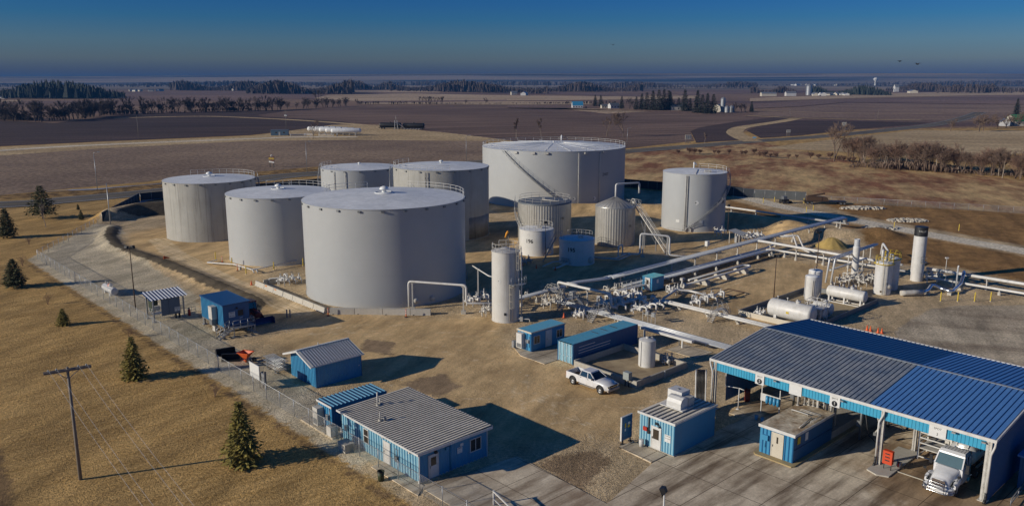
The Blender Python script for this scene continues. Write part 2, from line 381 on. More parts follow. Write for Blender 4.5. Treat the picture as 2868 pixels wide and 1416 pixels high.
me.loops.add(quads.size); me.loops.foreach_set('vertex_index', quads.ravel().astype(np.int32))
me.polygons.add(len(quads)); me.polygons.foreach_set('loop_start', np.arange(0, quads.size, 4, dtype=np.int32))
me.update(calc_edges=True); me.polygons.foreach_set('use_smooth', np.ones(len(quads), bool))
for zn, zm in zones.items():
    a = me.attributes.new('z_' + zn, 'FLOAT', 'POINT'); a.data.foreach_set('value', zm.astype(np.float32))
ground = bpy.data.objects.new('ground', me); COL.objects.link(ground); struct(ground, 'dry winter grass, gravel and sandy yard soil reaching to the horizon')
class NG:
    """small helper for node graphs"""
    def __init__(s, name):
        s.m = bpy.data.materials.new(name); s.m.use_nodes = True; s.t = s.m.node_tree; s.b = s.t.nodes['Principled BSDF']
        s.b.inputs['Roughness'].default_value = .95; s.b.inputs['Specular IOR Level'].default_value = .15
        s.cs = s.t.nodes.new('ShaderNodeTexCoord').outputs['Object']
    def n(s, ty): return s.t.nodes.new(ty)
    def L(s, a, b): s.t.links.new(a, b)
    def noise(s, sc, det=6, rough=.6, vec=None, stretch=None, rot=0.0):
        v = vec or s.cs
        if stretch:
            mp = s.n('ShaderNodeMapping'); mp.vector_type = 'TEXTURE'; mp.inputs['Rotation'].default_value = (0, 0, rot); mp.inputs['Scale'].default_value = stretch; s.L(v, mp.inputs[0]); v = mp.outputs[0]
        q = s.n('ShaderNodeTexNoise'); q.inputs['Scale'].default_value = sc; q.inputs['Detail'].default_value = det; q.inputs['Roughness'].default_value = rough; s.L(v, q.inputs['Vector']); return q.outputs['Fac']
    def rng(s, x, a, b, c=0.0, d=1.0):
        q = s.n('ShaderNodeMapRange'); q.inputs[1].default_value = a; q.inputs[2].default_value = b; q.inputs[3].default_value = c; q.inputs[4].default_value = d; s.L(x, q.inputs[0]); return q.outputs[0]
    def mix(s, f, a, b):
        q = s.n('ShaderNodeMix'); q.data_type = 'RGBA'
        if isinstance(f, float): q.inputs[0].default_value = f
        else: s.L(f, q.inputs[0])
        for i, c in ((6, a), (7, b)):
            if isinstance(c, tuple): q.inputs[i].default_value = (*c, 1)
            else: s.L(c, q.inputs[i])
        return q.outputs[2]
    def math(s, op, a, b):
        q = s.n('ShaderNodeMath'); q.operation = op
        for i, c in ((0, a), (1, b)):
            if isinstance(c, (float, int)): q.inputs[i].default_value = c
            else: s.L(c, q.inputs[i])
        return q.outputs[0]
    def scale(s, c, f):
        q = s.n('ShaderNodeVectorMath'); q.operation = 'SCALE'; s.L(c, q.inputs[0]); s.L(f, q.inputs[3]); return q.outputs[0]
    def attr(s, nm):
        q = s.n('ShaderNodeAttribute'); q.attribute_name = nm; return q.outputs['Fac']
    def bump(s, h, st, dist=.1):
        q = s.n('ShaderNodeBump'); q.inputs['Strength'].default_value = st; q.inputs['Distance'].default_value = dist; s.L(h, q.inputs['Height']); s.L(q.outputs[0], s.b.inputs['Normal'])
    def col(s, c): s.L(c, s.b.inputs['Base Color'])
g = NG('ground_cover')
nbig = g.noise(.035, 5); nmid = g.noise(.35, 6, .65); nfine = g.noise(3.2, 5, .7); nclod = g.noise(9.0, 3, .6); nrow = g.noise(1.0, 4, .6, stretch=(.55, 9, 1), rot=ANG + math.pi / 2 - .1); 
GC = dict(far=((.34, .22, .14), (.15, .095, .085)), lawn=((.64, .41, .16), (.45, .275, .095)), palegravel=((.76, .65, .46), (.56, .465, .31)), farwood=((.42, .31, .20), (.05, .05, .045)), gravel=((.74, .56, .335), (.48, .355, .205)), sand=((.76, .535, .27), (.52, .35, .17)), sandline=((.84, .65, .40), (.62, .45, .24)), brown=((.40, .28, .165), (.22, .155, .09)),
          slope_shade=((.17, .135, .09), (.12, .095, .06)), redgrass=((.66, .45, .21), (.29, .13, .065)), browngrass=((.42, .235, .085), (.25, .14, .05)), asphalt=((.66, .55, .39), (.36, .285, .20)), ditch=((.34, .215, .10), (.19, .12, .055)), verge=((.46, .28, .10), (.12, .075, .035)))
def two(k, f): return g.mix(f, GC[k][0], GC[k][1])
pat = g.rng(g.math('ADD', g.math('MULTIPLY', nbig, .5), g.math('MULTIPLY', nmid, .5)), .38, .62)
rowf = g.rng(nrow, .42, .62)
cur = two('lawn', g.math('ADD', g.math('MULTIPLY', pat, .55), g.math('MULTIPLY', rowf, .6)))
edge = g.math('MULTIPLY', g.math('SUBTRACT', g.noise(.55, 7, .75), .5), 1.0)
track = g.rng(g.noise(1.2, 5, .65, stretch=(9, .5, 1), rot=ANG + math.pi / 2), .4, .6)
redp = g.rng(g.noise(.05, 8, .74, stretch=(.9, 2.0, 1), rot=-.25), .42, .58)
farp = g.rng(g.noise(.0022, 6, .6, stretch=(3, 1, 1)), .40, .60)
aspp = g.rng(g.noise(.12, 6, .6, stretch=(3.5, .8, 1), rot=-.3), .38, .62)
for zn in ['far', 'farwood', 'verge', 'redgrass', 'gravel', 'palegravel', 'sand', 'sandline', 'browngrass', 'slope_shade', 'brown', 'asphalt', 'ditch']:
    f = {'sandline': track, 'redgrass': redp, 'asphalt': aspp, 'far': farp, 'farwood': g.rng(g.noise(.0009, 6, .65, stretch=(4, .8, 1)), .44, .60), 'browngrass': g.rng(nmid, .36, .64), 'verge': g.rng(nmid, .4, .6)}.get(zn, pat)
    soft = (.30, .70) if zn in ('sand', 'redgrass', 'browngrass', 'verge') else (.43, .57)
    a = g.rng(g.math('ADD', g.attr('z_' + zn), edge), *soft)
    cur = g.mix(a, cur, two(zn, f))
wear = g.rng(g.noise(.16, 7, .72, stretch=(2.6, .7, 1), rot=ANG + .5), .36, .64, .66, 1.28); cur = g.scale(cur, wear)
spk = g.rng(g.math('ADD', g.math('MULTIPLY', nfine, .6), g.math('MULTIPLY', nclod, .4)), .36, .64, .52, 1.46)
smo = g.rng(g.attr('z_sand'), .3, .7); spk = g.math('ADD', g.math('MULTIPLY', g.math('SUBTRACT', spk, 1.0), g.rng(smo, 0.0, 1.0, 1.0, .45)), 1.0)
cur = g.scale(cur, spk)
g.col(cur)
g.bump(g.math('MULTIPLY', g.math('ADD', nfine, g.math('ADD', g.math('MULTIPLY', nrow, .6), g.math('MULTIPLY', nclod, .5))), g.rng(smo, 0.0, 1.0, 1.0, .3)), .9, .22)
me.materials.append(g.m)
# ============================================================ SHEETS ON THE GROUND
def sheet(name, pts, z, m, label=None):
    b = MB(); b.add([(x, y, z) for x, y in pts], [tuple(range(len(pts)))]); o = b.build(name, m); return struct(o, label)
def band(name, pts, w, z, m, label=None):
    b = MB(); n = len(pts); L = []; Rr = []
    for i in range(n):
        p = Vector(pts[i]).to_2d(); a = Vector(pts[max(i - 1, 0)]).to_2d(); c = Vector(pts[min(i + 1, n - 1)]).to_2d()
        d = (c - a).normalized(); q = Vector((-d.y, d.x)); ww = w[i] if isinstance(w, (list, tuple)) else w
        L.append((p.x + q.x * ww / 2, p.y + q.y * ww / 2, z)); Rr.append((p.x - q.x * ww / 2, p.y - q.y * ww / 2, z))
    b.add(L + Rr, [(i, n + i, n + i + 1, i + 1) for i in range(n - 1)]); return struct(b.build(name, m), label)
def field_mat(name, c1, c2, rot=.1, row=2.5, rowamt=.5, patch=.004, fine=1.5, st=40):
    q = NG(name); a = q.rng(q.noise(patch, 6, .6), .38, .62); cc = q.mix(a, c1, c2)
    rw = q.rng(q.noise(1 / row, 4, .6, stretch=(st, 1, 1), rot=rot), .36, .64, 1 - rowamt, 1 + rowamt); cc = q.scale(cc, rw)
    fi = q.rng(q.noise(fine, 5, .75), .36, .64, .5, 1.5); q.col(q.scale(cc, fi)); return q.m
FM = {'plow': field_mat('ploughed_soil', (.22, .145, .105), (.145, .094, .073), .35, 6, .5, .004, .8),
      'plowdark': field_mat('dark_ploughed_soil', (.10, .066, .055), (.068, .047, .042), .2, 5, .4, .004, .8),
      'stubble': field_mat('corn_stubble', (.33, .235, .155), (.215, .15, .105), .55, 1.2, .18, .012, .55, 12),
      'tan': field_mat('dry_grass_strip', (.60, .44, .24), (.45, .32, .17), .1, 8, .12, .02, .5),
      'tanfar': field_mat('pale_stubble_field', (.56, .41, .26), (.42, .30, .19), .1, 14, .22, .003, .2),
      'brownfar': field_mat('brown_far_field', (.27, .175, .135), (.18, .12, .10), .15, 12, .3, .003, .2),
      'fieldR': field_mat('mown_grass_field', (.58, .43, .24), (.42, .30, .16), -.18, 3.5, .3, .01, .6, 30),
      'brownR': field_mat('brown_field_with_rows', (.30, .205, .145), (.21, .14, .105), .05, 6, .25, .006, .3),
      'roadgravel': field_mat('gravel_road', (.80, .71, .54), (.64, .56, .43), .3, 1.5, .1, .05, 2)}
q = NG('highway_asphalt'); q.col(q.scale(q.mix(q.rng(q.noise(.05, 6), .4, .6), (.17, .15, .125), (.12, .107, .092)), q.rng(q.noise(.7, 5, .6, stretch=(30, .6, 1), rot=.62), .35, .65, .85, 1.15))); FM['asphalt'] = q.m
FM['line'] = mat('road_paint', (.62, .60, .54), .7)
FM['ice'] = mat('meltwater_ice', (.55, .57, .60), .3, col2=(.35, .36, .38), scale=.6)
PXp = lambda *a: [tuple(at(x, y))[:2] for x, y in a]
sheet('stubble_field', PXp((-700, 490), (0, 433), (300, 413), (700, 394), (1000, 391), (1360, 384), (1360, 452), (1180, 462), (900, 466), (700, 483), (500, 497), (400, 510), (150, 532), (0, 547), (-700, 620)), .03, FM['stubble'], 'brown corn stubble field behind the highway')
sheet('verge', PXp((-700, 470), (0, 413), (300, 398), (700, 382), (930, 350), (1060, 350), (1200, 368), (1420, 380), (1420, 396), (1000, 392), (700, 395), (300, 415), (0, 436), (-700, 495)), .05, FM['tan'], 'dry grass verge and pad round the far propane tanks')
band('gravel_track', smooth([tuple(at(x, y))[:2] for x, y in ((-700, 476), (0, 422), (300, 405), (700, 389), (840, 384), (1000, 384))]), 7, .08, FM['roadgravel'], 'gravel track running past the far propane tanks')
sheet('dark_field', PXp((-900, 362), (0, 336), (150, 345), (330, 324), (720, 311), (980, 300), (1000, 313), (720, 326), (1000, 341), (930, 352), (700, 379), (300, 396), (0, 410), (-900, 450)), .04, FM['plowdark'], 'dark ploughed field beside the tree row')
band('grass_strip', smooth([tuple(at(x, y))[:2] for x, y in ((320, 331), (560, 326), (720, 331), (900, 341), (1090, 357))]), 9, .09, FM['tan'], 'pale grass strip crossing the dark field')
sheet('ploughed_field', PXp((980, 299), (1080, 297), (1420, 294), (1560, 305), (1660, 323), (1800, 315), (1990, 321), (2120, 331), (1960, 357), (1934, 372), (1945, 395), (1790, 412), (1600, 430), (1420, 392), (1200, 366), (1060, 349), (1010, 345), (1080, 353), (960, 341), (720, 323), (800, 312)), .06, FM['plow'], 'brown ploughed field behind the big tank')
sheet('tan_field', PXp((1400, 303), (1640, 304), (1820, 312), (1700, 319), (1560, 303)), .10, FM['tanfar'])
sheet('dark_field', PXp((1934, 368), (1960, 357), (2060, 342), (2190, 326), (2250, 331), (2060, 352), (2040, 362), (2085, 392), (1950, 400)), .09, FM['plowdark'], 'dark ploughed patch inside the field bend')
band('dirt_track', smooth([tuple(at(x, y))[:2] for x, y in ((2110, 397), (2078, 385), (2058, 371), (2075, 358), (2130, 349), (2190, 340), (2230, 332))]), [10, 9, 10, 12, 10, 9, 8] if False else 11, .12, FM['tan'], 'pale dirt track bending through the dark field')
sheet('dark_field', PXp((2090, 366), (2130, 352), (2220, 337), (2420, 340), (2610, 344), (2400, 362), (2240, 380), (2130, 387)), .10, FM['plowdark'], 'dark ploughed field beside the highway billboards')
sheet('brown_field', PXp((2150, 308), (2250, 300), (2370, 288), (2600, 290), (2868, 295), (3400, 300), (3400, 330), (2720, 340), (2580, 336), (2220, 329), (2110, 322)), .07, FM['brownR'], 'brown field beyond the farm lane on the right')
band('farm_lane', smooth([tuple(at(x, y))[:2] for x, y in ((2090, 324), (2220, 330), (2400, 335), (2580, 337))]), 7, .14, FM['tan'], 'pale farm lane along the brown field')
band('farm_lane', smooth([tuple(at(x, y))[:2] for x, y in ((2110, 308), (2260, 314), (2400, 317), (2640, 318))]), 6, .14, FM['tan'])
sheet('mown_field', PXp((2140, 415), (2350, 388), (2560, 365), (2720, 366), (2868, 366), (3500, 380), (3500, 470), (2868, 430), (2600, 445), (2350, 425)), .05, FM['fieldR'], 'pale mown field with dark rows behind the saplings')
for i, (k, pts) in enumerate([('brownfar', ((-400, 290), (150, 283), (350, 280), (350, 262), (700, 255), (900, 262), (920, 274), (720, 282), (400, 284), (0, 292))),
    ('tanfar', ((210, 241), (260, 234), (385, 233), (385, 240))), ('tanfar', ((880, 276), (920, 266), (1150, 262), (1420, 268), (1700, 270), (1960, 268), (1960, 276), (1700, 280), (1420, 282), (1000, 284))),
    ('brownfar', ((1000, 284), (1420, 280), (1420, 286), (1000, 292))), ('tanfar', ((1420, 284), (1650, 285), (1660, 293), (1420, 294), (1010, 292), (1010, 289))), ('tanfar', ((985, 255), (1140, 252), (1240, 257), (1230, 260), (985, 258))),
    ('brownfar', ((1530, 257), (1800, 266), (1800, 272), (1530, 264))), ('tanfar', ((2100, 276), (2490, 261), (2800, 257), (3300, 262), (2700, 268), (2400, 275), (2100, 285))), ('brownfar', ((2100, 292), (2350, 279), (2868, 266), (3400, 268), (3400, 296), (2868, 293), (2370, 287), (2240, 299), (2100, 305))),
    ('brownfar', ((1900, 261), (2230, 254), (2230, 258), (1900, 268))), ('tanfar', ((2280, 236), (2400, 231), (2400, 233), (2290, 239))), ('tanfar', ((-300, 287), (60, 281), (60, 285), (-300, 294))), ('brownfar', ((1420, 296), (1640, 298), (1640, 304), (1420, 303)))]):
    sheet('far_field', [tuple(at(x, y))[:2] for x, y in pts], .18 + .03 * i, FM[k])
HW = smooth([(-330, 165), (-220, 196), (-142.3, 219), (-126.9, 229), (-106, 250), (-82.6, 286), (-69.8, 297), (-20, 333), (55.2, 391), (138.7, 460), (204.5, 512), (324.5, 632), (420, 760), (500, 880)])
band('highway', HW, 14, .10, FM['asphalt'], 'two lane asphalt highway running behind the tank farm')
for dd in (-5.6, 5.6): band('road_marking', off(HW, dd), .35, .115, FM['line'])
band('road_marking', off(HW, .15), .25, .115, mat('yellow_road_paint', (.5, .36, .06), .7))
band('ice_strip', smooth(PT('B1', (410, 118), (600, 105), (850, 96), (1020, 80), (1200, 66), (1440, 45))), [.6] * 7 + [2.2] * 8 + [1.4] * 8 + [.8] * 8, .09, FM['ice'], 'strip of ice in the roadside ditch')
band('ice_strip', smooth(PT('B1', (1170, 300), (1220, 250), (1300, 205), (1430, 186))), [.5] * 5 + [1.8] * 7 + [2.4] * 7, .35, FM['ice'], 'ice at the foot of the dark screen fence')
band('access_road', smooth([tuple(at(x, y))[:2] for x, y in ((2000, 533), (2060, 545), (2160, 572), (2290, 598), (2480, 634), (2700, 675), (2868, 704), (3300, 790))]), 6.0, .06, FM['roadgravel'], 'pale gravel access road on the right')
# ---- concrete
def slab_mat(name, c1, c2, joint=4.5, stain=(.09, .065, .045), amt=.7, rowh=None, brown=False):
    q = NG(name); q.b.inputs['Roughness'].default_value = .8
    base = q.mix(q.rng(q.noise(.35, 7, .65), .36, .64), c1, c2)
    if brown:
        sx = q.n('ShaderNodeSeparateXYZ'); q.L(q.cs, sx.inputs[0]); a_ = q.math('MULTIPLY', q.math('SUBTRACT', sx.outputs[0], 61.5), .3); b_ = q.math('MULTIPLY', q.math('SUBTRACT', q.math('ADD', q.math('MULTIPLY', q.math('MINIMUM', sx.outputs[0], 68.0), .6), -13.0), sx.outputs[1]), .3)
        f_ = q.math('ADD', q.math('MINIMUM', a_, b_), q.math('MULTIPLY', q.math('SUBTRACT', q.noise(.35, 7, .7), .5), 3.0)); base = q.mix(q.rng(f_, -.3, .7, 0, .9), base, (.40, .27, .15))
    st = q.rng(q.noise(.55, 6, .62, stretch=(7, .9, 1)), .44, .64, 0, amt); base = q.mix(st, base, stain)
    st2 = q.rng(q.noise(.16, 5, .6), .52, .72, 0, amt * .8); base = q.mix(st2, base, tuple(x * 1.5 for x in stain))
    br = q.n('ShaderNodeTexBrick'); br.offset = 0; br.inputs['Scale'].default_value = 1; br.inputs['Mortar Size'].default_value = .028; br.inputs['Brick Width'].default_value = joint; br.inputs['Row Height'].default_value = rowh or joint; br.inputs['Bias'].default_value = 0
    q.L(q.cs, br.inputs['Vector']); base = q.mix(br.outputs['Fac'], base, tuple(x * .5 for x in stain))
    q.col(q.scale(base, q.rng(q.noise(6, 4, .7), .34, .66, .86, 1.14))); return q.m
M['slab'] = slab_mat('worn_concrete', (.84, .72, .53), (.60, .50, .36), 4.2, (.19, .125, .075), .75)
M['apron'] = slab_mat('oil_stained_concrete', (.82, .69, .50), (.58, .47, .33), 5.0, (.13, .085, .05), .85, 4.3, True)
M['apron_brown'] = slab_mat('rust_brown_stained_concrete', (.50, .345, .20), (.31, .205, .115), 9.0, (.13, .08, .045), .7)
M['pad'] = slab_mat('small_concrete_pad', (.68, .58, .43), (.50, .42, .31), 2.6, amt=.5)
def slab(name, uv, z, m, label):
    b = MB(); b.prism(uv, -.1, z); q = b.build(name, m); q.rotation_euler = (0, 0, ANG); return struct(q, label)
slab('concrete_yard', [(36.6, 20), (36.6, 50.9), (46.4, 49.6), (46.4, 48.2), (46.0, 38.9), (46.0, 20)], .05, M['slab'], 'jointed concrete yard in front of the blue office')
slab('apron', [(46.02, 10), (46.02, 38.6), (54.4, 40.5), (69, 40.4), (69, 42), (96, 42), (96, 10)], .045, M['apron'], 'stained concrete driving lanes leading under the loading canopy')
slab('concrete_pad', [(54.3, 40.6), (54.6, 44.6), (56.5, 44.4), (56.5, 40.6)], .10, M['pad'], 'small concrete pad at the control shed door')
slab('concrete_pad', [(65.5, 65.2), (65.5, 69.4), (67.0, 72.2), (73, 72.2), (73, 68), (67.7, 65.2)], .06, M['pad'], 'concrete pad under the small blue office container')
slab('concrete_walk', [(35.6, 49.9), (35.6, 56.8), (36.95, 56.8), (36.95, 50.9)], .07, M['pad'], 'concrete walk along the office wall')
slab('concrete_pad', [(36.0, 64.0), (36.0, 70.3), (36.9, 70.3), (36.9, 64.0)], .16, M['pad'], 'concrete pad at the annex')
slab('concrete_pad', [(80.5, 54), (80.5, 58.5), (84, 58.5), (84, 54)], .06, M['pad'], 'concrete pad under the white tray beam')
# ============================================================ TANKS
def pol(r, a, z): return Vector((r * math.cos(a), r * math.sin(a), z))
def ring_rail(r, z, a0, a1, n, h=1.07, t=.035, gap=None):
    b = MB()
    k = max(6, int(abs(a1 - a0) * r / 1.0)); arc = [a0 + (a1 - a0) * i / k for i in range(k + 1)]
    full = abs(abs(a1 - a0) - 2 * math.pi) < 1e-3
    for i in range(n if full else n + 1):
        a = a0 + (a1 - a0) * i / n; b.tube([pol(r, a, z), pol(r, a, z + h)], t, 5)
    for hh in (h, h * .52): b.tube([pol(r, a, z + hh) for a in (arc[:-1] if full else arc)], t * .85, 5, closed=full)
    return b
def shell_mesh(r, h, n=96, rings=6):
    b = MB(); b.lathe([(r, 0), (r, h)], n); b.lathe([(r + .06, 0), (r + .06, .12)], n); b.lathe([(r + .06, .12), (r, .125)], n)
    for i in range(1, rings):
        z = h * i / rings; b.lathe([(r + .012, z - .02), (r + .012, z + .02)], n); b.lathe([(r + .012, z + .02), (r, z + .02)], n)
    b.lathe([(r + .07, h - .07), (r + .07, h)], n); b.lathe([(r, h - .07), (r + .07, h - .07)], n); return b.lathe([(r + .07, h), (r - .02, h + .03)], n)
def cone_roof(r, h, rise, n=96):
    b = MB(); return b.lathe([(r - .02, h + .028), (r * .5, h + .03 + rise * .5), (.25, h + .03 + rise), (.001, h + .03 + rise)], n)
def vent_mesh(z, s=1.0, ring=True):
    b = MB(); b.lathe([(.32 * s, z - .2), (.32 * s, z + .35 * s), (.62 * s, z + .38 * s), (.66 * s, z + .5 * s), (.5 * s, z + .72 * s), (.2 * s, z + .85 * s), (.001, z + .87 * s)], 18)
    if ring: b.lathe([(1.25 * s, z - .18), (1.25 * s, z + .02), (1.33 * s, z + .02), (1.33 * s, z - .2)], 28)
    return b
def helix_stair(R0, z0, z1, a0, a1, w=.8, step=.24):
    tr = MB(); rl = MB(); n = int((z1 - z0) / step)
    for i in range(n):
        f = (i + .5) / n; a = a0 + (a1 - a0) * f; z = z0 + (z1 - z0) * f; Mx = Matrix.Translation(pol(R0 + w / 2 + .05, a, z)) @ Matrix.Rotation(a, 4, 'Z')
        tr.box((-w / 2, -.14, -.02), (w / 2, .14, .02), Mx)
    k = 40; A = [(a0 + (a1 - a0) * i / k, z0 + (z1 - z0) * i / k) for i in range(k + 1)]
    for rr in (R0 + .05, R0 + w + .05): tr.tube([pol(rr, a, z - .08) for a, z in A], .06, 5)
    for hh in (.55, 1.05): rl.tube([pol(R0 + w + .05, a, z + hh) for a, z in A], .03, 5)
    for i in range(0, k + 1, 3): a, z = A[i]; rl.tube([pol(R0 + w + .05, a, z - .05), pol(R0 + w + .05, a, z + 1.05)], .03, 5)
    return tr, rl
def box_at(b, r, a, z, d): b.cbox((0, 0, 0), d, Matrix.Translation(pol(r, a, z)) @ Matrix.Rotation(a, 4, 'Z'))
TANKS = {}
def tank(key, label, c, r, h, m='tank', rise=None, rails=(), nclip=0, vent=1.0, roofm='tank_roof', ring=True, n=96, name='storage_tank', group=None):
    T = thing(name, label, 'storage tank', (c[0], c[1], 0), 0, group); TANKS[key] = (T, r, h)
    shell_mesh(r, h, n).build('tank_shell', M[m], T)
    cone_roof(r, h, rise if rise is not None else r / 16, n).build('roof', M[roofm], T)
    if vent: vent_mesh(h + .03 + (rise if rise is not None else r / 16), vent, ring).build('roof_vent', M['tank_roof'], T)
    for (a0, a1, k) in rails: ring_rail(r - .12, h, R(a0), R(a1), k).build('guard_rail', M['white'], T)
    if nclip:
        first = None
        for i in range(nclip):
            a = 2 * math.pi * (i + .5) / nclip
            if math.sin(a - math.atan2(c[1], c[0])) > 2: continue
            if first is None:
                b = MB(); b.cbox((0, 0, 0), (.22, .42, .26)); first = b.build('overflow_vent', M['steel'], T); o = first
            else: o = first.copy(); COL.objects.link(o)
            o.location = pol(r + .09, a, h - .32); o.rotation_euler = (0, 0, a)
    return T
# rail angles are seen from above, 0 = +X (right), -90 = towards the camera
t1 = tank('T1', 'rust streaked white tank at the far left, nearest the dark screen fence', (-66.1, 176.8), 9.57, 12.3, 'tank_dirty', rails=[(0, 135, 14)], nclip=20, group='large white storage tanks')
t2 = tank('T2', 'clean white tank ringed by yellow bollards, left of the biggest foreground tank', (-44.7, 154.4), 9.69, 12.45, rails=[(-8, 120, 13)], nclip=20, group='large white storage tanks')
t3 = tank('T3', 'largest foreground white tank standing behind the concrete road barriers', (-20.5, 129.3), 12.89, 14.9, rails=[(-4, 80, 10), (112, 150, 4)], nclip=24, vent=1.15, group='large white storage tanks')
t4 = tank('T4', 'white tank half hidden at the back between its neighbours, in front of the highway', (-38.3, 203.6), 9.5, 12.1, rails=[(150, 205, 6), (215, 250, 4)], nclip=16, vent=.6, ring=False, group='large white storage tanks')
t5 = tank('T5', 'stained white tank with a brown bare patch low down, behind the largest foreground tank', (-15.5, 177.5), 10.4, 15.0, 'tank_dirty', rails=[(140, 205, 6), (215, 285, 8)], nclip=18, vent=.7, ring=False, group='large white storage tanks')
t6 = tank('T6', 'widest white tank numbered 2407 with a full roof railing and a long diagonal stair', (11.9, 233.2), 20.34, 15.05, rails=[(-180, 180, 48)], vent=.5, ring=False, rise=.9, n=128, group='large white storage tanks')
t7 = tank('T7', 'white tank numbered 592 with a spiral stair on its right, apart on the right', (42.0, 186.1), 7.2, 12.9, rails=[(-95, 70, 9)], vent=0, group='large white storage tanks')
def stair(T, *a, **k):
    tr, rl = helix_stair(*a, **k); o = tr.build('spiral_stair', M['galv'], T); rl.build('stair_rail', M['galv'], o)
def shell_pipe(T, r, a, z0, z1, m='white', pr=.09, name='down_pipe'):
    b = MB(); b.tube([pol(r + .2, a, z0), pol(r + .2, a, z1)], pr, 6)
    for k in range(6): box_at(b, r + .1, a, z0 + (z1 - z0) * (k + .5) / 6, (.2, .22, .1))
    b.build(name, M[m], T)
stair(t1, 9.57, .3, 12.2, R(-20), R(35)); stair(t2, 9.69, .3, 12.3, R(40), R(95)); stair(t3, 12.89, .3, 14.7, R(20), R(80))
stair(t4, 9.5, .3, 12.0, R(222), R(172)); stair(t5, 10.4, .3, 14.9, R(225), R(176))
stair(t6, 20.34, 2.0, 14.9, R(-88), R(-133), w=1.0); stair(t7, 7.2, .4, 12.7, R(-118), R(8), w=.75)
for T, r, h, angs in ((t4, 9.5, 12.1, (-118, -100)), (t5, 10.4, 15, (-104, -101)), (t6, 20.34, 15, (-74, -56)), (t7, 7.2, 12.9, (-117, -114))):
    for a in angs: shell_pipe(T, r, R(a), .3, h - .3, 'white_old')
for T, r, a in ((t3, 12.89, -62), (t3, 12.89, -50), (t2, 9.69, -40), (t7, 7.2, -60), (t1, 9.57, -50), (t6, 20.34, -96)):
    b = MB(); b.lathe([(.0, .32), (.34, .32), (.34, .26), (.4, .26), (.4, -.1)], 16, axis='X'); o = b.build('manway', M['white_old'], T)
    p = pol(r, R(a), .9); o.location = p; o.rotation_euler = (0, 0, R(a))
# T6: roof ribs, tall lamps on the stair, signs
for k in range(18):
    a = 2 * math.pi * k / 18; b = MB(); b.tube([pol(20.0, a, 15.25), pol(11, a, 15.6), pol(3.0, a, 15.95)], .045, 5); b.build('roof_rafter', M['tank_roof'], t6)
for a in (-122, -98, -108, -68, -52):
    b = MB(); box_at(b, 20.55, R(a), 14.6, (.4, 1.0, .5)); b.build('rim_box', M['white_old'], t6)
b = MB(); b.pipe([pol(19.2, R(80), 15.1), pol(19.2, R(80), 16.5), pol(19.9, R(80), 16.7), pol(20.2, R(80), 16.2)], .2, 8); b.build('gooseneck_vent', M['tank_roof'], t6)
b = MB(); b.pipe([pol(6.0, R(80), 13), pol(6.0, R(80), 14.1), pol(6.5, R(80), 14.3), pol(6.9, R(75), 13.7)], .16, 8); b.build('gooseneck_vent', M['tank_roof'], t7)
b = MB(); b.tube([pol(6.9, R(-102), 13.05), pol(1, R(-60), 13.4)], .06, 5); b.cbox((2, -4, 13.4), (1.5, .5, .4)); b.build('roof_gauge', M['white_old'], t7)
text('2407', 1.15, M['ink'], t6, 0, 0, 'tank_number', wrap=(20.34, R(-49.5), 8.6))
text('592', .95, M['ink'], t7, 0, 0, 'tank_number', wrap=(7.2, R(-38), 6.4), bold=.02)
def diamond(T, r, a, z, s=.28, m='paper'):
    b = MB(); Mx = Matrix.Translation(pol(r + .02, a, z)) @ Matrix.Rotation(a, 4, 'Z') @ Matrix.Rotation(R(45), 4, 'X'); b.box((-.01, -s, -s), (.015, s, s), Mx); b.build('hazard_diamond', M[m], T)
    b = MB(); b.box((.016, -s * .8, .05), (.024, s * .0, s * .8), Mx); b.build('hazard_mark', M['ink'], T)
for T, r, a, z in ((t6, 20.34, -77, 2.6), (t6, 20.34, -60, 2.4), (t7, 7.2, -97, 6.6)): diamond(T, r, R(a), z, .4)
for T, r, a, z in ((t7, 7.2, -130, 2.3), (t7, 7.2, -88, 2.4)):
    b = MB(); box_at(b, r + .02, R(a), z, (.03, .9, .6)); b.build('notice', M['paper'], T)
for T, r, a in ((t7, 7.2, -114), (t7, 7.2, -106)):
    b = MB(); box_at(b, r + .25, R(a), .6, (.3, .25, .9)); b.build('gauge_box', M['white_old'], T)
b = MB(); box_at(b, 10.43, R(-97), 11.4, (.03, .9, .5)); b.build('notice', M['steel'], t5)
b = MB()                                    # bare lower courses of the stained tank, a curved plate proud of the shell
for (z0, z1, rr) in ((.15, 4.8, 10.425),):
    b.lathe([(rr - .02, z0), (rr, z0), (rr, z1), (rr - .02, z1)], 24, a0=R(-52), a1=R(-8))
b.build('repair_plate', mat('bare_weathered_plate', (.33, .30, .25), .6, col2=(.20, .18, .15), scale=.6, streak=(.05, .045, .04), streak_amt=.9), t5)
# walkway between tanks T2 and T3 roofs
# ------------------------------------------------------------ corrugated and small tanks
def clad_tank(key, name, label, c, r, h, m, roof='flat', ribs=70, rise=.4):
    T = thing(name, label, 'storage tank', (c[0], c[1], 0)); TANKS[key] = (T, r, h); b = MB(); n = ribs * 4; pr = []
    rad = lambda k: r + (.05 if k % 4 in (1, 2) else 0)
    vs = [pol(rad(k), 2 * math.pi * k / n, z) for z in (0, h) for k in range(n)]
    b.add(vs, [(k, (k + 1) % n, n + (k + 1) % n, n + k) for k in range(n)]); b.build('clad_shell', M[m], T)
    return T
t8 = clad_tank('T8', 'clad_tank', 'wide corrugated aluminium tank with a railed dark roof, behind tank 196', (6.85, 168.6), 5.53, 8.6, 'clad', ribs=64)
b = MB(); b.lathe([(5.62, 8.35), (5.62, 8.62), (5.4, 8.66), (.001, 8.95)], 64); b.build('roof', mat('dark_bitumen_roof', (.10, .12, .14), .5, col2=(.16, .17, .18), scale=.8), t8)
ring_rail(5.35, 8.6, 0, 2 * math.pi, 18).build('guard_rail', M['white_old'], t8)
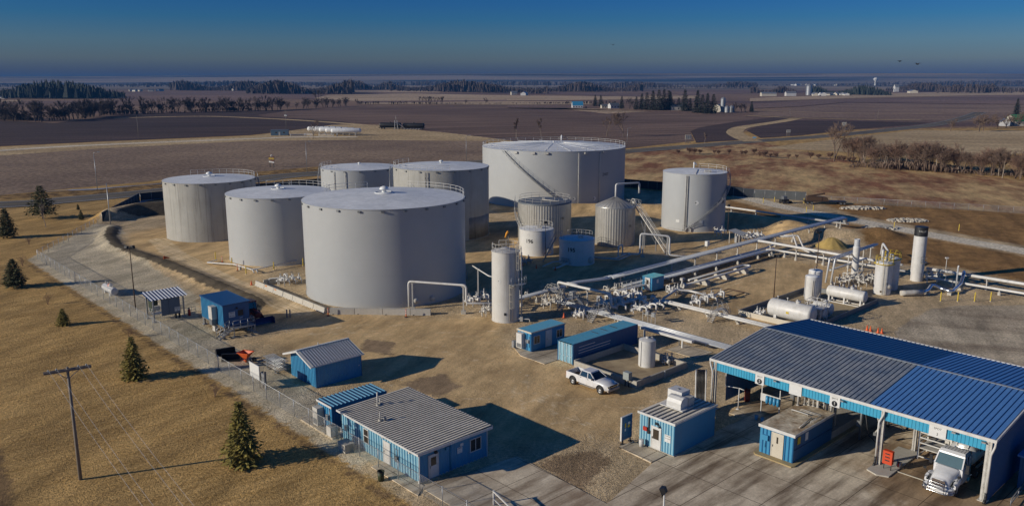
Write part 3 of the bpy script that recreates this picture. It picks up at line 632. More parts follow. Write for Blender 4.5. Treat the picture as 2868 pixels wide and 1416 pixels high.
b = MB(); b.tube([(-.5, -1, 9), (4.0, -3.4, 8.9)], .08, 6); b.cbox((-.3, -.6, 9.1), (.6, .6, .5)); b.tube([(2, -2, 8.8), (2, -2, 9.7)], .05, 5); b.cbox((4.2, -1.8, 9.2), (.8, .8, .15)); b.build('roof_fittings', M['white_old'], t8)
stair(t8, 5.6, .3, 8.4, R(250), R(165), w=.7); text('193', .7, M['ink'], t8, 0, 0, 'tank_number', wrap=(5.6, R(-52), 5.6))
t9 = clad_tank('T9', 'clad_tank', 'narrow corrugated aluminium tank with a ribbed cone roof, left of the open stair', (21.4, 166.2), 4.08, 8.0, 'clad', ribs=48)
b = MB(); b.lathe([(4.18, 7.85), (4.2, 8.02), (.3, 9.75), (.001, 9.8)], 60)
for k in range(30):
    a = 2 * math.pi * k / 30; b.tube([pol(4.2, a, 8.04), pol(.35, a, 9.76)], .035, 4)
b.build('cone_roof', M['clad'], t9); text('192', .62, M['ink'], t9, 0, 0, 'tank_number', wrap=(4.15, R(-50), 4.2))
b = MB(); b.pipe([(0, 0, 9.6), (0, 0, 12.4), (5.2, 2.5, 12.4), (5.2, 2.5, 10.2)], .2, 8); b.build('vapour_pipe', M['white'], t9)
def small_tank(key, label, c, r, h, m, rise, rail, num, numa, numz, nsz):
    T = thing('small_tank', label, 'storage tank', (c[0], c[1], 0)); TANKS[key] = (T, r, h)
    shell_mesh(r, h, 64, 3).build('tank_shell', M[m], T); cone_roof(r, h, rise, 64).build('roof', M['tank_roof'] if m != 'white_blue' else M['tank_roof'], T)
    for a0, a1, k in rail: ring_rail(r - .15, h, R(a0), R(a1), k).build('guard_rail', M['white_old'], T)
    text(num, nsz, M['ink'], T, 0, 0, 'tank_number', wrap=(r, R(numa), numz), bold=.025)
    b = MB(); b.lathe([(.0, .25), (.55, .25), (.55, .18), (.62, .18), (.62, -.1)], 18, axis='X'); o = b.build('manway', M['white_old'], T); o.location = pol(r, R(-45), .95); o.rotation_euler = (0, 0, R(-45))
    diamond(T, r, R(numa - 3), numz + 1.3, .16); return T
t196 = small_tank('t196', 'small white tank numbered 196 with a railed roof, in front of the corrugated tank', (4.8, 156.6), 3.35, 4.95, 'white_tank', .35, [(-160, 100, 12)], '196', -116, 2.9, 1.05)
t195 = small_tank('t195', 'small tank numbered 195 standing in the shade beside two orange cones', (12.1, 148.3), 3.28, 4.6, 'white_tank', .35, [(20, 120, 6), (150, 215, 4)], '195', -113, 2.9, 1.05)
for T, r, h in ((t196, 3.35, 4.95), (t195, 3.28, 4.6)):
    b = MB(); b.cbox((.6, -1, h + .4), (.9, .7, .35)); b.tube([(.6, -1, h + .2), (.6, -1, h + 1.1)], .06, 6); b.tube([(.3, .8, h + .2), (.3, .8, h + 1.3), (1.2, .9, h + 1.3), (1.2, .9, h + .3)], .06, 6); b.build('roof_fittings', M['white_old'], T)
b = MB(); b.pipe([pol(3.3, R(-140), .7), (-4.6, -3.1, .75), (-6.5, -4.6, .25)], .13, 7); b.pipe([pol(3.3, R(-118), .6), (-2.3, -4.3, .6), (-3.9, -5.7, .25), (-4.7, -5.9, .25)], .16, 7); b.build('outlet_pipe', M['white'], t195)
for k, a in enumerate((-146, -138, -128, -120)):
    b = MB(); p = pol(3.5, R(a), .75); b.tube([p, p + Vector((0, 0, .5))], .07, 6); b.lathe([(.0, .0), (.2, .0), (.2, .05), (0, .05)], 10, c=(p.x, p.y, p.z + .5)); b.cbox(p, (.35, .35, .3)); b.build('valve', M['white_old'], t195)
tr = MB(); rl = MB()
for k in range(18):
    z = .25 * k; tr.cbox((-3.9 - .0 - (17 - k) * .14, .8 - (17 - k) * .05, z + .2), (.26, .7, .04))
for y in (.45, 1.15): rl.tube([(-6.3, y - .9, 1.2), (-3.9, y, 5.6), (-3.2, y, 5.6)], .03, 5); tr.tube([(-6.3, y - .9, .1), (-3.9, y, 4.5)], .06, 5)
o = tr.build('access_stair', M['galv'], t195); rl.build('stair_rail', M['galv'], o)
# ------------------------------------------------------------ tall vertical tank with caged ladders
T = thing('tall_tank', 'tall slim white tank with caged ladders and a railed top beside the biggest tank', 'storage tank', (-.9, 111.1, 0))
shell_mesh(1.95, 10.0, 48, 4).build('tank_shell', M['streaked_tank'], T); cone_roof(1.95, 10.0, .45, 48).build('roof', M['streaked_tank'], T)
ring_rail(1.9, 10.0, R(-200), R(120), 10, 1.1, .035).build('guard_rail', M['white_old'], T)
def caged_ladder(r, a, z0, z1, m='cream'):
    b = MB(); t = Vector((-math.sin(a), math.cos(a), 0)); o = pol(r + .12, a, 0)
    for s in (-.22, .22): b.tube([o + t * s + Vector((0, 0, z0)), o + t * s + Vector((0, 0, z1))], .03, 5)
    z = z0
    while z < z1: b.tube([o - t * .22 + Vector((0, 0, z)), o + t * .22 + Vector((0, 0, z))], .018, 4); z += .3
    cg = MB(); z = z0 + 2.0; ea = pol(1, a, 0)
    while z < z1 - .1:
        cg.tube([o + t * (.36 * math.cos(q)) + ea * (.36 + .36 * math.sin(q)) * (1 if q > -.1 else 1) + Vector((0, 0, z)) for q in [math.pi * k / 8 for k in range(9)]], .025, 4); z += 1.0
    for q in [math.pi * k / 4 for k in range(5)]: cg.tube([o + t * (.36 * math.cos(q)) + ea * (.36 + .36 * math.sin(q)) + Vector((0, 0, z0 + 2)), o + t * (.36 * math.cos(q)) + ea * (.36 + .36 * math.sin(q)) + Vector((0, 0, z1))], .022, 4)
    return b, cg
for (a, z0, z1) in ((R(-68), .3, 5.6), (R(-42), 5.6, 11.0)):
    lb, cg = caged_ladder(1.95, a, z0, z1); o = lb.build('ladder', M['cream'], T); cg.build('ladder_cage', M['cream'], o)
b = MB(); b.prism([tuple(pol(2.0, R(a), 0))[:2] for a in range(-75, -19, 8)] + [tuple(pol(3.1, R(a), 0))[:2] for a in range(-20, -76, -8)], 5.5, 5.58); o = b.build('rest_platform', M['galv'], T)
ring_rail(3.05, 5.58, R(-75), R(-20), 5, 1.1, .03).build('guard_rail', M['galv'], o)
b = MB(); b.tube([pol(2.25, R(-12), .6), pol(2.25, R(-12), 10.6)], .06, 6); b.tube([pol(2.3, R(-5), .3), pol(2.3, R(-5), 9.8)], .05, 6); b.build('riser_pipe', M['white'], T)
b = MB(); b.pipe([pol(2.0, R(-35), .5), pol(2.6, R(-35), .5), (3.4, -1.6, .5), (3.4, -1.6, .1)], .09, 6); b.cbox((2.2, -1.5, .5), (.4, .4, .6)); b.build('outlet_pipe', M['white_old'], T)
diamond(T, 1.95, R(-115), 6.0, .17); b = MB(); box_at(b, 1.98, R(-92), 1.3, (.03, .28, .38)); b.build('notice', M['ink'], T)
W = thing('windsock', 'orange windsock on a thin mast at the tall slim tank', 'windsock', (-.5, 112.3, 10.0))
b = MB(); b.tube([(0, 0, 0), (0, 0, 2.6)], .035, 6); b.build('mast', M['steel'], W)
b = MB(); b.tube([(0, 0, 2.5), (-.25, 0, 2.15), (-.45, 0, 1.6)], [.2, .17, .1], 10); b.build('sock', mat('orange_fabric', (.75, .32, .03), .8), W)
# ------------------------------------------------------------ big pipe on the nearest tank
def portal(name, label, pts, r, posts, m='white'):
    T = thing(name, label, 'pipe', pts[0]); o0 = Vector(pts[0]); b = MB(); b.pipe([Vector(p) - o0 for p in pts], r, 10, r * 3.0); b.build('pipe', M[m], T)
    for p in posts:
        p = Vector(p) - o0; q = MB(); base = Vector((p.x, p.y, -o0.z)); q.bar(base + Vector((0, 0, .35)), p, .2); q.bar(p + Vector((-.3, 0, -.05)), p + Vector((.3, 0, -.05)), .12); s = q.build('support_post', M['white_old'], T)
        f = MB(); f.box((base.x - .35, base.y - .35, base.z - .1), (base.x + .35, base.y + .35, base.z + .45)); f.build('footing', M['barrier'], s)
    return T
portal('overhead_pipe', 'white overhead pipe on two posts in front of the largest foreground tank', [G(67.6, 95.7, .3), G(67.6, 95.7, 4.3), G(72.3, 88.1, 4.3), G(72.3, 88.1, 1.6), G(76.5, 84.3, 1.6)], .17, [G(67.95, 95.3, 4.1), G(72.1, 88.5, 4.1)])
portal('overhead_pipe', 'white overhead pipe crossing between the corrugated tank stair and the long pipe rack', [G(119, 98, .6), G(121.7, 95.5, .6), G(121.7, 95.5, 4.6), G(125.3, 91.3, 4.2), G(125.3, 91.3, .5), G(127, 88, .5)], .18, [G(122.0, 95.1, 4.4), G(125.0, 91.6, 4.1)])
portal('overhead_pipe', 'thin sloping white pipe between the largest foreground tank and the tall slim tank', [G(77.5, 92.8, 5.6), G(76.6, 88.0, 5.0), G(78.6, 84.4, 4.4)], .1, [G(77.2, 91.2, 5.45)])
# ============================================================ BUILDINGS (local x = U, local y = V)
def bld(name, label, cat, u, v, z=0.0, group=None): return thing(name, label, cat, G(u, v, z), ANG, group)
def walls(T, x0, x1, y0, y1, z0, z1, m_left, m_right, pitch=.3, depth=.035, gable=None, plain_right=False):  # callers paint the sunlit left wall paler, the shaded right one often deeper
    """left wall faces -x, right wall faces -y; gable = ridge height (ridge runs along x)"""
    ym = (y0 + y1) / 2
    b = MB()
    if gable:
        b.ribbed((x0, y1, z0), (0, y0 - y1, 0), (0, 0, z1 - z0), (-1, 0, 0), pitch, depth, .6, True)
        b.add([(x0 - .002, y1, z1), (x0 - .002, y0, z1), (x0 - .002, ym, gable)], [(0, 1, 2)])
        c = MB(); c.add([(x1, y0, z0), (x1, y1, z0), (x1, y1, z1), (x1, ym, gable), (x1, y0, z1)], [(0, 1, 2, 3, 4)]); c.build('side_wall', M[m_right], T)
    else:
        b.ribbed((x0, y1, z0), (0, y0 - y1, 0), (0, 0, z1 - z0), (-1, 0, 0), pitch, depth, .6, True)
        c = MB(); c.add([(x1, y0, z0), (x1, y1, z0), (x1, y1, z1), (x1, y0, z1)], [(0, 1, 2, 3)]); c.build('side_wall', M[m_right], T)
    b.build('side_wall', [M[m_left], M['groove_wall' if m_left == 'blue_sunlit' else 'blue_deep']], T)
    b = MB()
    if plain_right: b.add([(x0, y0, z0), (x1, y0, z0), (x1, y0, z1), (x0, y0, z1)], [(0, 1, 2, 3)])
    else: b.ribbed((x0, y0, z0), (x1 - x0, 0, 0), (0, 0, z1 - z0), (0, -1, 0), pitch, depth)
    b.build('front_wall', M[m_right], T); b = MB(); b.add([(x0, y1, z0), (x0, y1, z1), (x1, y1, z1), (x1, y1, z0)], [(0, 1, 2, 3)]); b.build('rear_wall', M[m_right], T)
def win_r(T, x, z, w, h, y, name='window', bars=0):
    """window in a wall facing -y"""
    b = MB(); f = .07
    b.box((x - w / 2 - f, y - .08, z - f), (x + w / 2 + f, y + .02, z)); b.box((x - w / 2 - f, y - .08, z + h), (x + w / 2 + f, y + .02, z + h + f))
    b.box((x - w / 2 - f, y - .08, z), (x - w / 2, y + .02, z + h)); b.box((x + w / 2, y - .08, z), (x + w / 2 + f, y + .02, z + h)); b.box((x - .03, y - .075, z), (x + .03, y + .02, z + h))
    for k in range(bars): xx = x - w / 2 + w * (k + 1) / (bars + 1); b.box((xx - .02, y - .1, z), (xx + .02, y - .076, z + h))
    o = b.build(name, M['white'], T); g_ = MB(); g_.box((x - w / 2, y - .05, z), (x + w / 2, y - .045, z + h)); g_.build('pane', M['glass'], o); return o
def win_l(T, y, z, w, h, x, name='window'):
    b = MB(); f = .07
    b.box((x - .08, y - w / 2 - f, z - f), (x + .02, y + w / 2 + f, z)); b.box((x - .08, y - w / 2 - f, z + h), (x + .02, y + w / 2 + f, z + h + f))
    b.box((x - .08, y - w / 2 - f, z), (x + .02, y - w / 2, z + h)); b.box((x - .08, y + w / 2, z), (x + .02, y + w / 2 + f, z + h)); b.box((x - .075, y - w / 2, z + h / 2 - .03), (x + .02, y + w / 2, z + h / 2 + .03))
    o = b.build(name, M['white'], T); g_ = MB(); g_.box((x - .05, y - w / 2, z), (x - .045, y + w / 2, z + h)); g_.build('pane', M['glass'], o); return o
def door_r(T, x, z, y, w=.95, h=2.05, m='white', glass=None, handle=True):
    b = MB(); b.box((x - w / 2, y - .07, z), (x + w / 2, y - .02, z + h)); b.box((x - w / 2 - .07, y - .09, z), (x - w / 2, y, z + h + .07)); b.box((x + w / 2, y - .09, z), (x + w / 2 + .07, y, z + h + .07)); b.box((x - w / 2, y - .09, z + h), (x + w / 2, y, z + h + .07))
    o = b.build('door', M[m], T)
    if glass: g_ = MB(); g_.box((x - glass[0] / 2, y - .085, z + glass[1]), (x + glass[0] / 2, y - .071, z + glass[2])); g_.build('pane', M['glass'], o)
    if handle: g_ = MB(); g_.bar((x - w / 2 + .1, y - .12, z + .95), (x - w / 2 + .1, y - .12, z + 1.15), .04); g_.bar((x - w / 2 + .1, y - .12, z + 1.05), (x - w / 2 + .1, y - .07, z + 1.05), .03); g_.build('handle', M['steel'], o)
    return o
def door_l(T, y, z, x, w=.95, h=2.05, m='white', glass=None):
    b = MB(); b.box((x - .07, y - w / 2, z), (x - .02, y + w / 2, z + h)); b.box((x - .09, y - w / 2 - .07, z), (x, y - w / 2, z + h + .07)); b.box((x - .09, y + w / 2, z), (x, y + w / 2 + .07, z + h + .07)); b.box((x - .09, y - w / 2, z + h), (x, y + w / 2, z + h + .07))
    o = b.build('door', M[m], T)
    if glass: g_ = MB(); g_.box((x - .085, y - glass[0] / 2, z + glass[1]), (x - .071, y + glass[0] / 2, z + glass[2])); g_.build('pane', M['glass'], o)
    g_ = MB(); g_.bar((x - .12, y + w / 2 - .1, z + .95), (x - .12, y + w / 2 - .1, z + 1.15), .04); g_.bar((x - .12, y + w / 2 - .1, z + 1.05), (x - .07, y + w / 2 - .1, z + 1.05), .03); g_.build('handle', M['steel'], o)
    return o
def boxpart(T, name, m, a, b_, label=None):
    q = MB(); q.box(a, b_); return q.build(name, M[m], T, label)
def board_r(T, lines, x, z, w, h, y, m='paper', ink='ink', size=.2, name='sign'):
    o = boxpart(T, name, m, (x - w / 2, y - .05, z), (x + w / 2, y - .02, z + h))
    n = len(lines)
    for i, s in enumerate(lines):
        if s: text(s, size, M[ink], o, (x, y - .052, z + h * (1 - (i + .5) / n)), (R(90), 0, 0))
    return o
def board_l(T, lines, y, z, w, h, x, m='paper', ink='ink', size=.2, name='sign'):
    o = boxpart(T, name, m, (x - .05, y - w / 2, z), (x - .02, y + w / 2, z + h))
    n = len(lines)
    for i, s in enumerate(lines):
        if s: text(s, size, M[ink], o, (x - .052, y, z + h * (1 - (i + .5) / n)), (R(90), 0, R(-90)))
    return o
# ---- office
T = bld('office_building', 'long blue metal office building with a ribbed grey roof in front of its annex', 'office', 37.0, 51.55)
walls(T, 0, 7.5, 0, 12.3, 0, 2.72, 'blue_sunlit', 'blue_wall', .4, .045)
b = MB(); b.ribbed((-.35, 12.55, 2.83), (0, -12.85, 0), (8.2, 0, .12), (0, 0, 1), .38, .06, .72, True); b.build('roof', [M['roof_grey'], M['groove_grey']], T)
b = MB(); b.box((-.40, -.34, 2.66), (-.33, 12.6, 2.84)); b.box((-.40, -.40, 2.66), (7.9, -.34, 2.9)); b.box((7.86, -.34, 2.72), (7.92, 12.6, 2.95)); b.build('fascia', M['white'], T)
b = MB(); b.box((-.05, -.06, 0), (.03, .02, 2.7)); b.box((7.47, -.06, 0), (7.54, .02, 2.7)); b.box((-.2, -.2, 0), (-.06, -.06, .35)); b.build('corner_trim', M['white'], T)
b = MB(); b.box((-.02, -.03, -.05), (7.52, .3, .1)); b.build('foundation', M['concrete_block'], T)
win_r(T, 6.15, 1.05, 1.15, 1.1, 0); win_l(T, 8.05, .95, .7, 1.25, 0)
door_r(T, 1.45, .1, 0, .95, 2.05, 'white', (.55, 1.1, 1.85)); door_l(T, 4.75, .1, 0, .95, 2.0, 'white')
board_r(T, ['OFFICE', '-----', '----'], 4.35, 1.35, .55, .55, 0, size=.13); boxpart(T, 'notice', 'paper', (4.4, -.05, 1.95), (4.75, -.02, 2.2))
b = MB(); b.cbox((1.65, -.16, 2.36), (.24, .22, .2)); b.build('wall_lamp', M['dark'], T)
b = MB(); b.cbox((2.9, -.12, 2.3), (.3, .2, .3)); b.tube([(3.3, -.1, .1), (3.3, -.1, 2.6)], .05, 6); b.build('conduit', M['blue_wall'], T)
b = MB(); b.tube([(-.1, 3.0, .5), (-.1, 3.0, 2.0), (-.1, 3.5, 2.0), (-.1, 3.5, .9)], .03, 5); b.cbox((-.12, 3.2, 1.1), (.12, .35, .5)); b.build('meter_pipes', M['steel'], T)
b = MB(); b.cbox((-.14, 11.3, 1.35), (.22, .35, .5)); b.build('junction_box', M['galv'], T)
for (x, y, h) in ((3.0, 10.7, 1.3), (3.4, 10.9, .5), (1.2, 7.6, .8)):
    b = MB(); b.tube([(x, y, 2.8), (x, y, 2.9 + h)], .08 if h > 1 else .05, 8); b.lathe([(.16, 2.84), (.16, 3.05)], 8, c=(x, y, 0)); b.build('roof_pipe', M['white_old'], T)
b = MB(); b.lathe([(.0, 3.18), (.18, 3.16), (.18, 3.05), (.1, 3.0), (.1, 2.85)], 10, c=(1.5, 7.3, 0)); b.build('roof_vent', M['steel'], T)
for (y, z) in ((5.2, 2.45), (1.2, 2.4), (9.6, 2.5)):
    b = MB(); b.cbox((-.12, y, z), (.2, .16, .14)); b.build('wall_lamp', M['white'], T)
# ---- annex
T = bld('office_annex', 'narrow blue annex with a ribbed blue roof tight behind the office building', 'office', 36.95, 65.55)
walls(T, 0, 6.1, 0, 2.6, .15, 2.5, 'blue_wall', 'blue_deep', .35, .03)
b = MB(); b.ribbed((-.12, -.1, 2.58), (6.3, 0, 0), (0, 2.8, 0), (0, 0, 1), .46, .055, .55, True); b.build('roof', [M['blue_roof_dark'], M['rib_pale']], T)
b = MB(); b.box((-.16, -.14, 2.42), (-.11, 2.74, 2.62)); b.build('fascia', M['white'], T)
b = MB(); b.box((-.11, -.16, 2.3), (6.2, -.11, 2.6)); b.build('eave_trim', M['blue_deep'], T)
win_r(T, 1.35, 1.0, .8, 1.0, 0, bars=4)
b = MB(); b.box((-.75, 1.55, .3), (-.04, 2.45, 2.1)); o = b.build('air_conditioner', M['white_old'], T); b = MB(); b.box((-.77, 1.65, .45), (-.752, 2.35, 1.0)); b.build('grille', M['steel'], o)
b = MB(); b.cbox((-.14, .65, 1.35), (.22, .4, .55)); b.tube([(-.06, .4, .3), (-.06, .4, 2.3)], .03, 5); b.build('junction_box', M['galv'], T)
T = bld('condenser', 'beige air conditioning condenser on the pad between annex and office', 'air conditioner', 36.35, 64.6, .16)
b = MB(); b.box((-.4, -.4, .05), (.4, .4, 1.0)); b.build('casing', M['white_old'], T); b = MB(); b.lathe([(.3, 1.0), (.3, 1.03), (.05, 1.05), (.001, 1.05)], 16); b.build('fan_grille', M['steel'], T)
T = bld('utility_vault', 'low concrete box at the fence beside the office wall', 'utility box', 35.75, 61.2)
b = MB(); b.box((-.45, -.6, 0), (.45, .6, .75)); b.build('box_body', M['concrete_block'], T); b = MB(); b.box((-.5, -.65, .75), (.5, .65, .85)); b.build('lid', M['barrier'], T)
# ---- blue shed
T = bld('storage_shed', 'blue shed with a white ribbed gable roof between the annex and the stilted cabin', 'shed', 41.58, 76.85)
walls(T, 0, 5.8, 0, 5.7, 0, 2.78, 'blue_wall', 'blue_wall', .34, .035, gable=3.72)
sl_ = math.atan2(.94, 2.85); eo = .38
b = MB(); zE = 2.82 - eo * math.tan(sl_); zR = 3.78
b.ribbed((-.75, -eo, zE), (6.75, 0, 0), (0, 2.85 + eo, zR - zE), (0, -math.sin(sl_), math.cos(sl_)), .34, .05, .74, True); b.ribbed((6.0, 5.7 + eo, zE), (-6.75, 0, 0), (0, -(2.85 + eo), zR - zE), (0, math.sin(sl_), math.cos(sl_)), .34, .05, .74, True)
b.box((-.75, 2.72, zR - .0), (6.0, 2.98, zR + .05)); b.build('roof', [mat('white_metal_roof', (.78, .76, .70), .45, col2=(.64, .62, .57), scale=1), M['groove_grey']], T)
b = MB()
for s_, y_ in ((1, -eo), (-1, 5.7 + eo)): b.bar((-.78, y_, zE - .1), (-.78, 2.85, zR - .1), .05, .2)
b.box((-.75, -eo - .06, zE - .12), (6.02, -eo, zE + .01)); b.build('fascia', M['white'], T)
b = MB(); b.box((-.05, -.05, 0), (.02, .02, 2.75)); b.box((5.77, -.05, 0), (5.83, .02, 2.75)); b.build('corner_trim', M['blue_deep'], T)
b = MB(); b.box((-.06, 2.5, .05), (-.04, 2.56, 3.0)); b.box((-.06, .1, .05), (-.04, .16, 2.5)); b.build('door_seam', M['blue_deep'], T)
b = MB(); b.cbox((5.45, -.05, 1.35), (.12, .06, .12)); b.build('wall_lamp', M['paper'], T)
b = MB(); b.tube([(2.0, 2.85, 3.8), (2.0, 2.85, 4.15)], .05, 6); b.build('roof_pipe', M['white'], T)
# ---- pipe racks beside the shed
T = bld('pipe_storage_rack', 'grey steel rack with stacked pipe lengths at the shed gable', 'storage rack', 41.0, 84.4)
for (x, y) in ((-.6, -.1), (-.6, 1.9), (.6, -.1), (.6, 1.9)):
    b = MB(); b.bar((x, y, 0), (x, y, 1.5), .08); b.bar((x, y, .08), (x, y - .45, .08), .07); b.build('leg', M['galv'], T)
for z in (.5, .95, 1.4):
    b = MB()
    for k in range(6): b.tube([(-.6 + .24 * k, -1.1, z), (-.6 + .24 * k, 2.7, z)], .05, 6)
    b.build('stored_pipes', M['galv'], T)
# ---- container 20 ft
T = bld('container_office', 'small blue office container with two windows and a white door beside the long container', 'container', 67.35, 69.4)
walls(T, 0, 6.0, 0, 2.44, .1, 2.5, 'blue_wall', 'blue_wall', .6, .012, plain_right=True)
b = MB(); b.ribbed((-.05, -.05, 2.55), (6.1, 0, 0), (0, 2.54, 0), (0, 0, 1), .28, .04, .6, True); b.build('roof', [M['roof_teal'], M['groove_wall']], T)
b = MB(); b.box((-.1, -.1, 2.4), (-.05, 2.54, 2.62)); b.box((-.05, -.1, 2.46), (6.1, -.05, 2.62)); b.build('fascia', M['cream'], T)
win_r(T, .95, 1.0, .95, .95, 0); win_r(T, 5.0, 1.0, .95, .95, 0); door_r(T, 3.05, .15, 0, .92, 2.1, 'white')
b = MB(); b.box((-.6, 1.15, .35), (-.04, 2.1, 2.25)); o = b.build('air_conditioner', M['white'], T); b = MB(); b.box((-.62, 1.25, .45), (-.602, 2.0, .95)); b.build('grille', M['steel'], o)
b = MB(); b.cbox((-.12, .5, 1.35), (.18, .3, .45)); b.tube([(-.08, .3, .6), (-.08, .3, 2.0)], .03, 5); b.tube([(-.08, .9, .5), (-.08, .9, 1.6)], .03, 5); b.build('junction_box', M['galv'], T)
b = MB(); b.cbox((-.5, 2.65, .6), (.4, .35, .9)); b.build('side_box', M['galv'], T)
# ---- container 40 ft
T = bld('shipping_container', 'long blue shipping container with white stripes on its side behind the pickup', 'container', 67.7, 62.65)
b = MB(); b.ribbed((0, 0, .2), (12.1, 0, 0), (0, 0, 2.3), (0, -1, 0), .28, .035, .45); b.add([(0, 2.44, .2), (0, 2.44, 2.5), (12.1, 2.44, 2.5), (12.1, 2.44, .2)], [(0, 1, 2, 3)]); b.build('side_wall', M['blue_deep'], T)
b = MB(); b.box((-.03, -.06, .05), (12.13, .04, .22)); b.box((-.03, -.06, 2.5), (12.13, .04, 2.62)); b.box((-.03, -.07, .22), (.12, .04, 2.5)); b.box((12.0, -.07, .22), (12.13, .04, 2.5)); b.box((-.03, 2.4, .05), (.12, 2.5, 2.62)); b.box((12.1, .04, .05), (12.14, 2.44, 2.6)); b.build('frame', M['blue_deep'], T)
b = MB(); b.ribbed((.0, 0.04, 2.6), (12.1, 0, 0), (0, 2.38, 0), (0, 0, 1), .28, .03, .6, True); b.build('roof', [M['roof_teal'], M['groove_wall']], T)
for s_ in (0, 1):
    b = MB(); y0 = .08 + s_ * 1.16; b.ribbed((-.02, y0 + 1.12, .15), (0, -1.12, 0), (0, 0, 2.36), (-1, 0, 0), .28, .025); d_ = b.build('door', M['blue_sunlit'], T)
    for y in (y0 + .25, y0 + .85):
        b = MB(); b.tube([(-.09, y, .2), (-.09, y, 2.5)], .028, 6); b.cbox((-.09, y, .25), (.08, .12, .08)); b.cbox((-.09, y, 2.4), (.08, .12, .08)); b.bar((-.11, y, 1.0), (-.11, y - .25, 1.0), .04); b.build('lock_bar', M['white'], d_)
for (x0, x1, z) in ((1.0, 3.9, 2.0), (.95, 6.8, 1.6), (.9, 6.7, 1.25)):
    b = MB(); b.box((x0, -.056, z), (x1, -.042, z + .075)); b.build('white_stripe', M['paper'], T)
for x in (5.3, 7.0, 8.8):
    b = MB(); b.box((x, .7, 2.636), (x + .12, 1.9, 2.65)); b.build('rust_streak', M['rust'], T)
# ---- stilted switchgear cabin
T = bld('switchgear_cabin', 'blue windowless cabin on stilts with stairs, the sign side facing the sheds', 'cabin', 42.1, 101.95)
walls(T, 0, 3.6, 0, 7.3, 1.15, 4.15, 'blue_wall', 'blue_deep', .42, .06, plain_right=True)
b = MB(); b.ribbed((-.1, -.1, 4.17), (3.85, 0, 0), (0, 7.5, 0), (0, 0, 1), .3, .02, .8); b.box((-.12, -.12, 4.02), (-.06, 7.45, 4.19)); b.box((-.06, -.12, 4.02), (3.78, -.06, 4.19)); b.box((3.72, -.06, 4.02), (3.78, 7.45, 4.22)); b.build('roof', M['blue_roof_dark'], T)
b = MB(); b.box((0, 0, 1.0), (3.6, 7.3, 1.15)); b.build('floor_frame', M['steel'], T)
for (x, y) in ((.2, .2), (3.4, .2), (.2, 7.0), (3.4, 7.0), (.2, 3.6), (3.4, 3.6)):
    b = MB(); b.box((x - .13, y - .13, .1), (x + .13, y + .13, 1.0)); b.box((x - .3, y - .3, -.1), (x + .3, y + .3, .12)); b.build('leg', M['galv'], T)
b = MB(); b.box((-.75, 2.0, 1.9), (-.03, 3.1, 3.65)); o = b.build('air_conditioner', M['white_old'], T); b = MB(); b.box((-.76, 2.1, 1.1), (-.03, 3.0, 1.88)); b.build('grille', M['steel'], o)
b = MB(); b.box((-.5, 1.9, .25), (-.05, 2.7, .95)); b.build('breaker_box', M['white_old'], T)
board_r(T, ['MCC', 'BLDG'], 1.15, 2.35, .85, .72, 0, size=.27)
b = MB(); b.box((2.0, -.03, 2.35), (2.75, -.01, 3.15)); b.build('window', M['dark'], T)
b = MB(); b.box((.75, -.035, 1.2), (2.95, -.015, 1.28)); b.box((.75, -.035, 3.3), (2.95, -.015, 3.36)); b.box((.75, -.035, 1.28), (.81, -.015, 3.3)); b.box((2.9, -.035, 1.28), (2.95, -.015, 3.3)); b.build('door_frame', M['blue_roof_dark'], T)
b = MB(); b.cbox((1.85, -.1, 3.5), (.2, .2, .18)); b.build('wall_lamp', M['dark'], T)
b = MB(); b.cbox((2.4, -.03, 2.05), (.35, .03, .09)); b.build('name_plate', M['paper'], T)
b = MB(); b.box((.6, -1.5, 1.08), (3.7, -.1, 1.15)); o = b.build('landing', M['galv'], T)
for (x, y) in ((.7, -1.4), (3.6, -1.4), (3.6, -.3)): b = MB(); b.bar((x, y, 0), (x, y, 1.08), .1); b.box((x - .25, y - .25, -.1), (x + .25, y + .25, .1)); b.build('leg', M['galv'], o)
def rail_line(b, pts, h=1.05, t=.03, n=3):
    for i in range(len(pts) - 1):
        p = Vector(pts[i]); q_ = Vector(pts[i + 1])
        for hh in (h, h * .52): b.tube([p + Vector((0, 0, hh)), q_ + Vector((0, 0, hh))], t, 5)
        for k in range(n + 1): e = p.lerp(q_, k / n); b.tube([e, e + Vector((0, 0, h))], t, 5)
b = MB(); rail_line(b, [(.65, -1.45, 1.15), (3.65, -1.45, 1.15), (3.65, -.15, 1.15)]); b.build('guard_rail', M['galv'], o)
st = MB()
for k in range(5): st.box((-1.2 + .36 * k, -1.4, .15 + .19 * k), (-.86 + .36 * k, -.35, .19 + .19 * k))
for y in (-1.42, -.33): st.bar((-1.3, y, .02), (.6, y, 1.08), .04, .2)
o2 = st.build('stairs', M['galv'], T); b = MB()
for y in (-1.42, -.33): rail_line(b, [(-1.25, y, .1), (.6, y, 1.1)])
b.build('hand_rail', M['galv'], o2)
b = MB(); b.box((.4, 7.3, 1.08), (2.2, 8.3, 1.15)); o = b.build('landing', M['galv'], T); b = MB(); rail_line(b, [(.4, 7.35, 1.15), (.4, 8.25, 1.15), (2.2, 8.25, 1.15)]); b.build('guard_rail', M['galv'], o)
for x in (.45, 2.15): b = MB(); b.bar((x, 8.2, 0), (x, 8.2, 1.08), .1); b.build('leg', M['galv'], o)
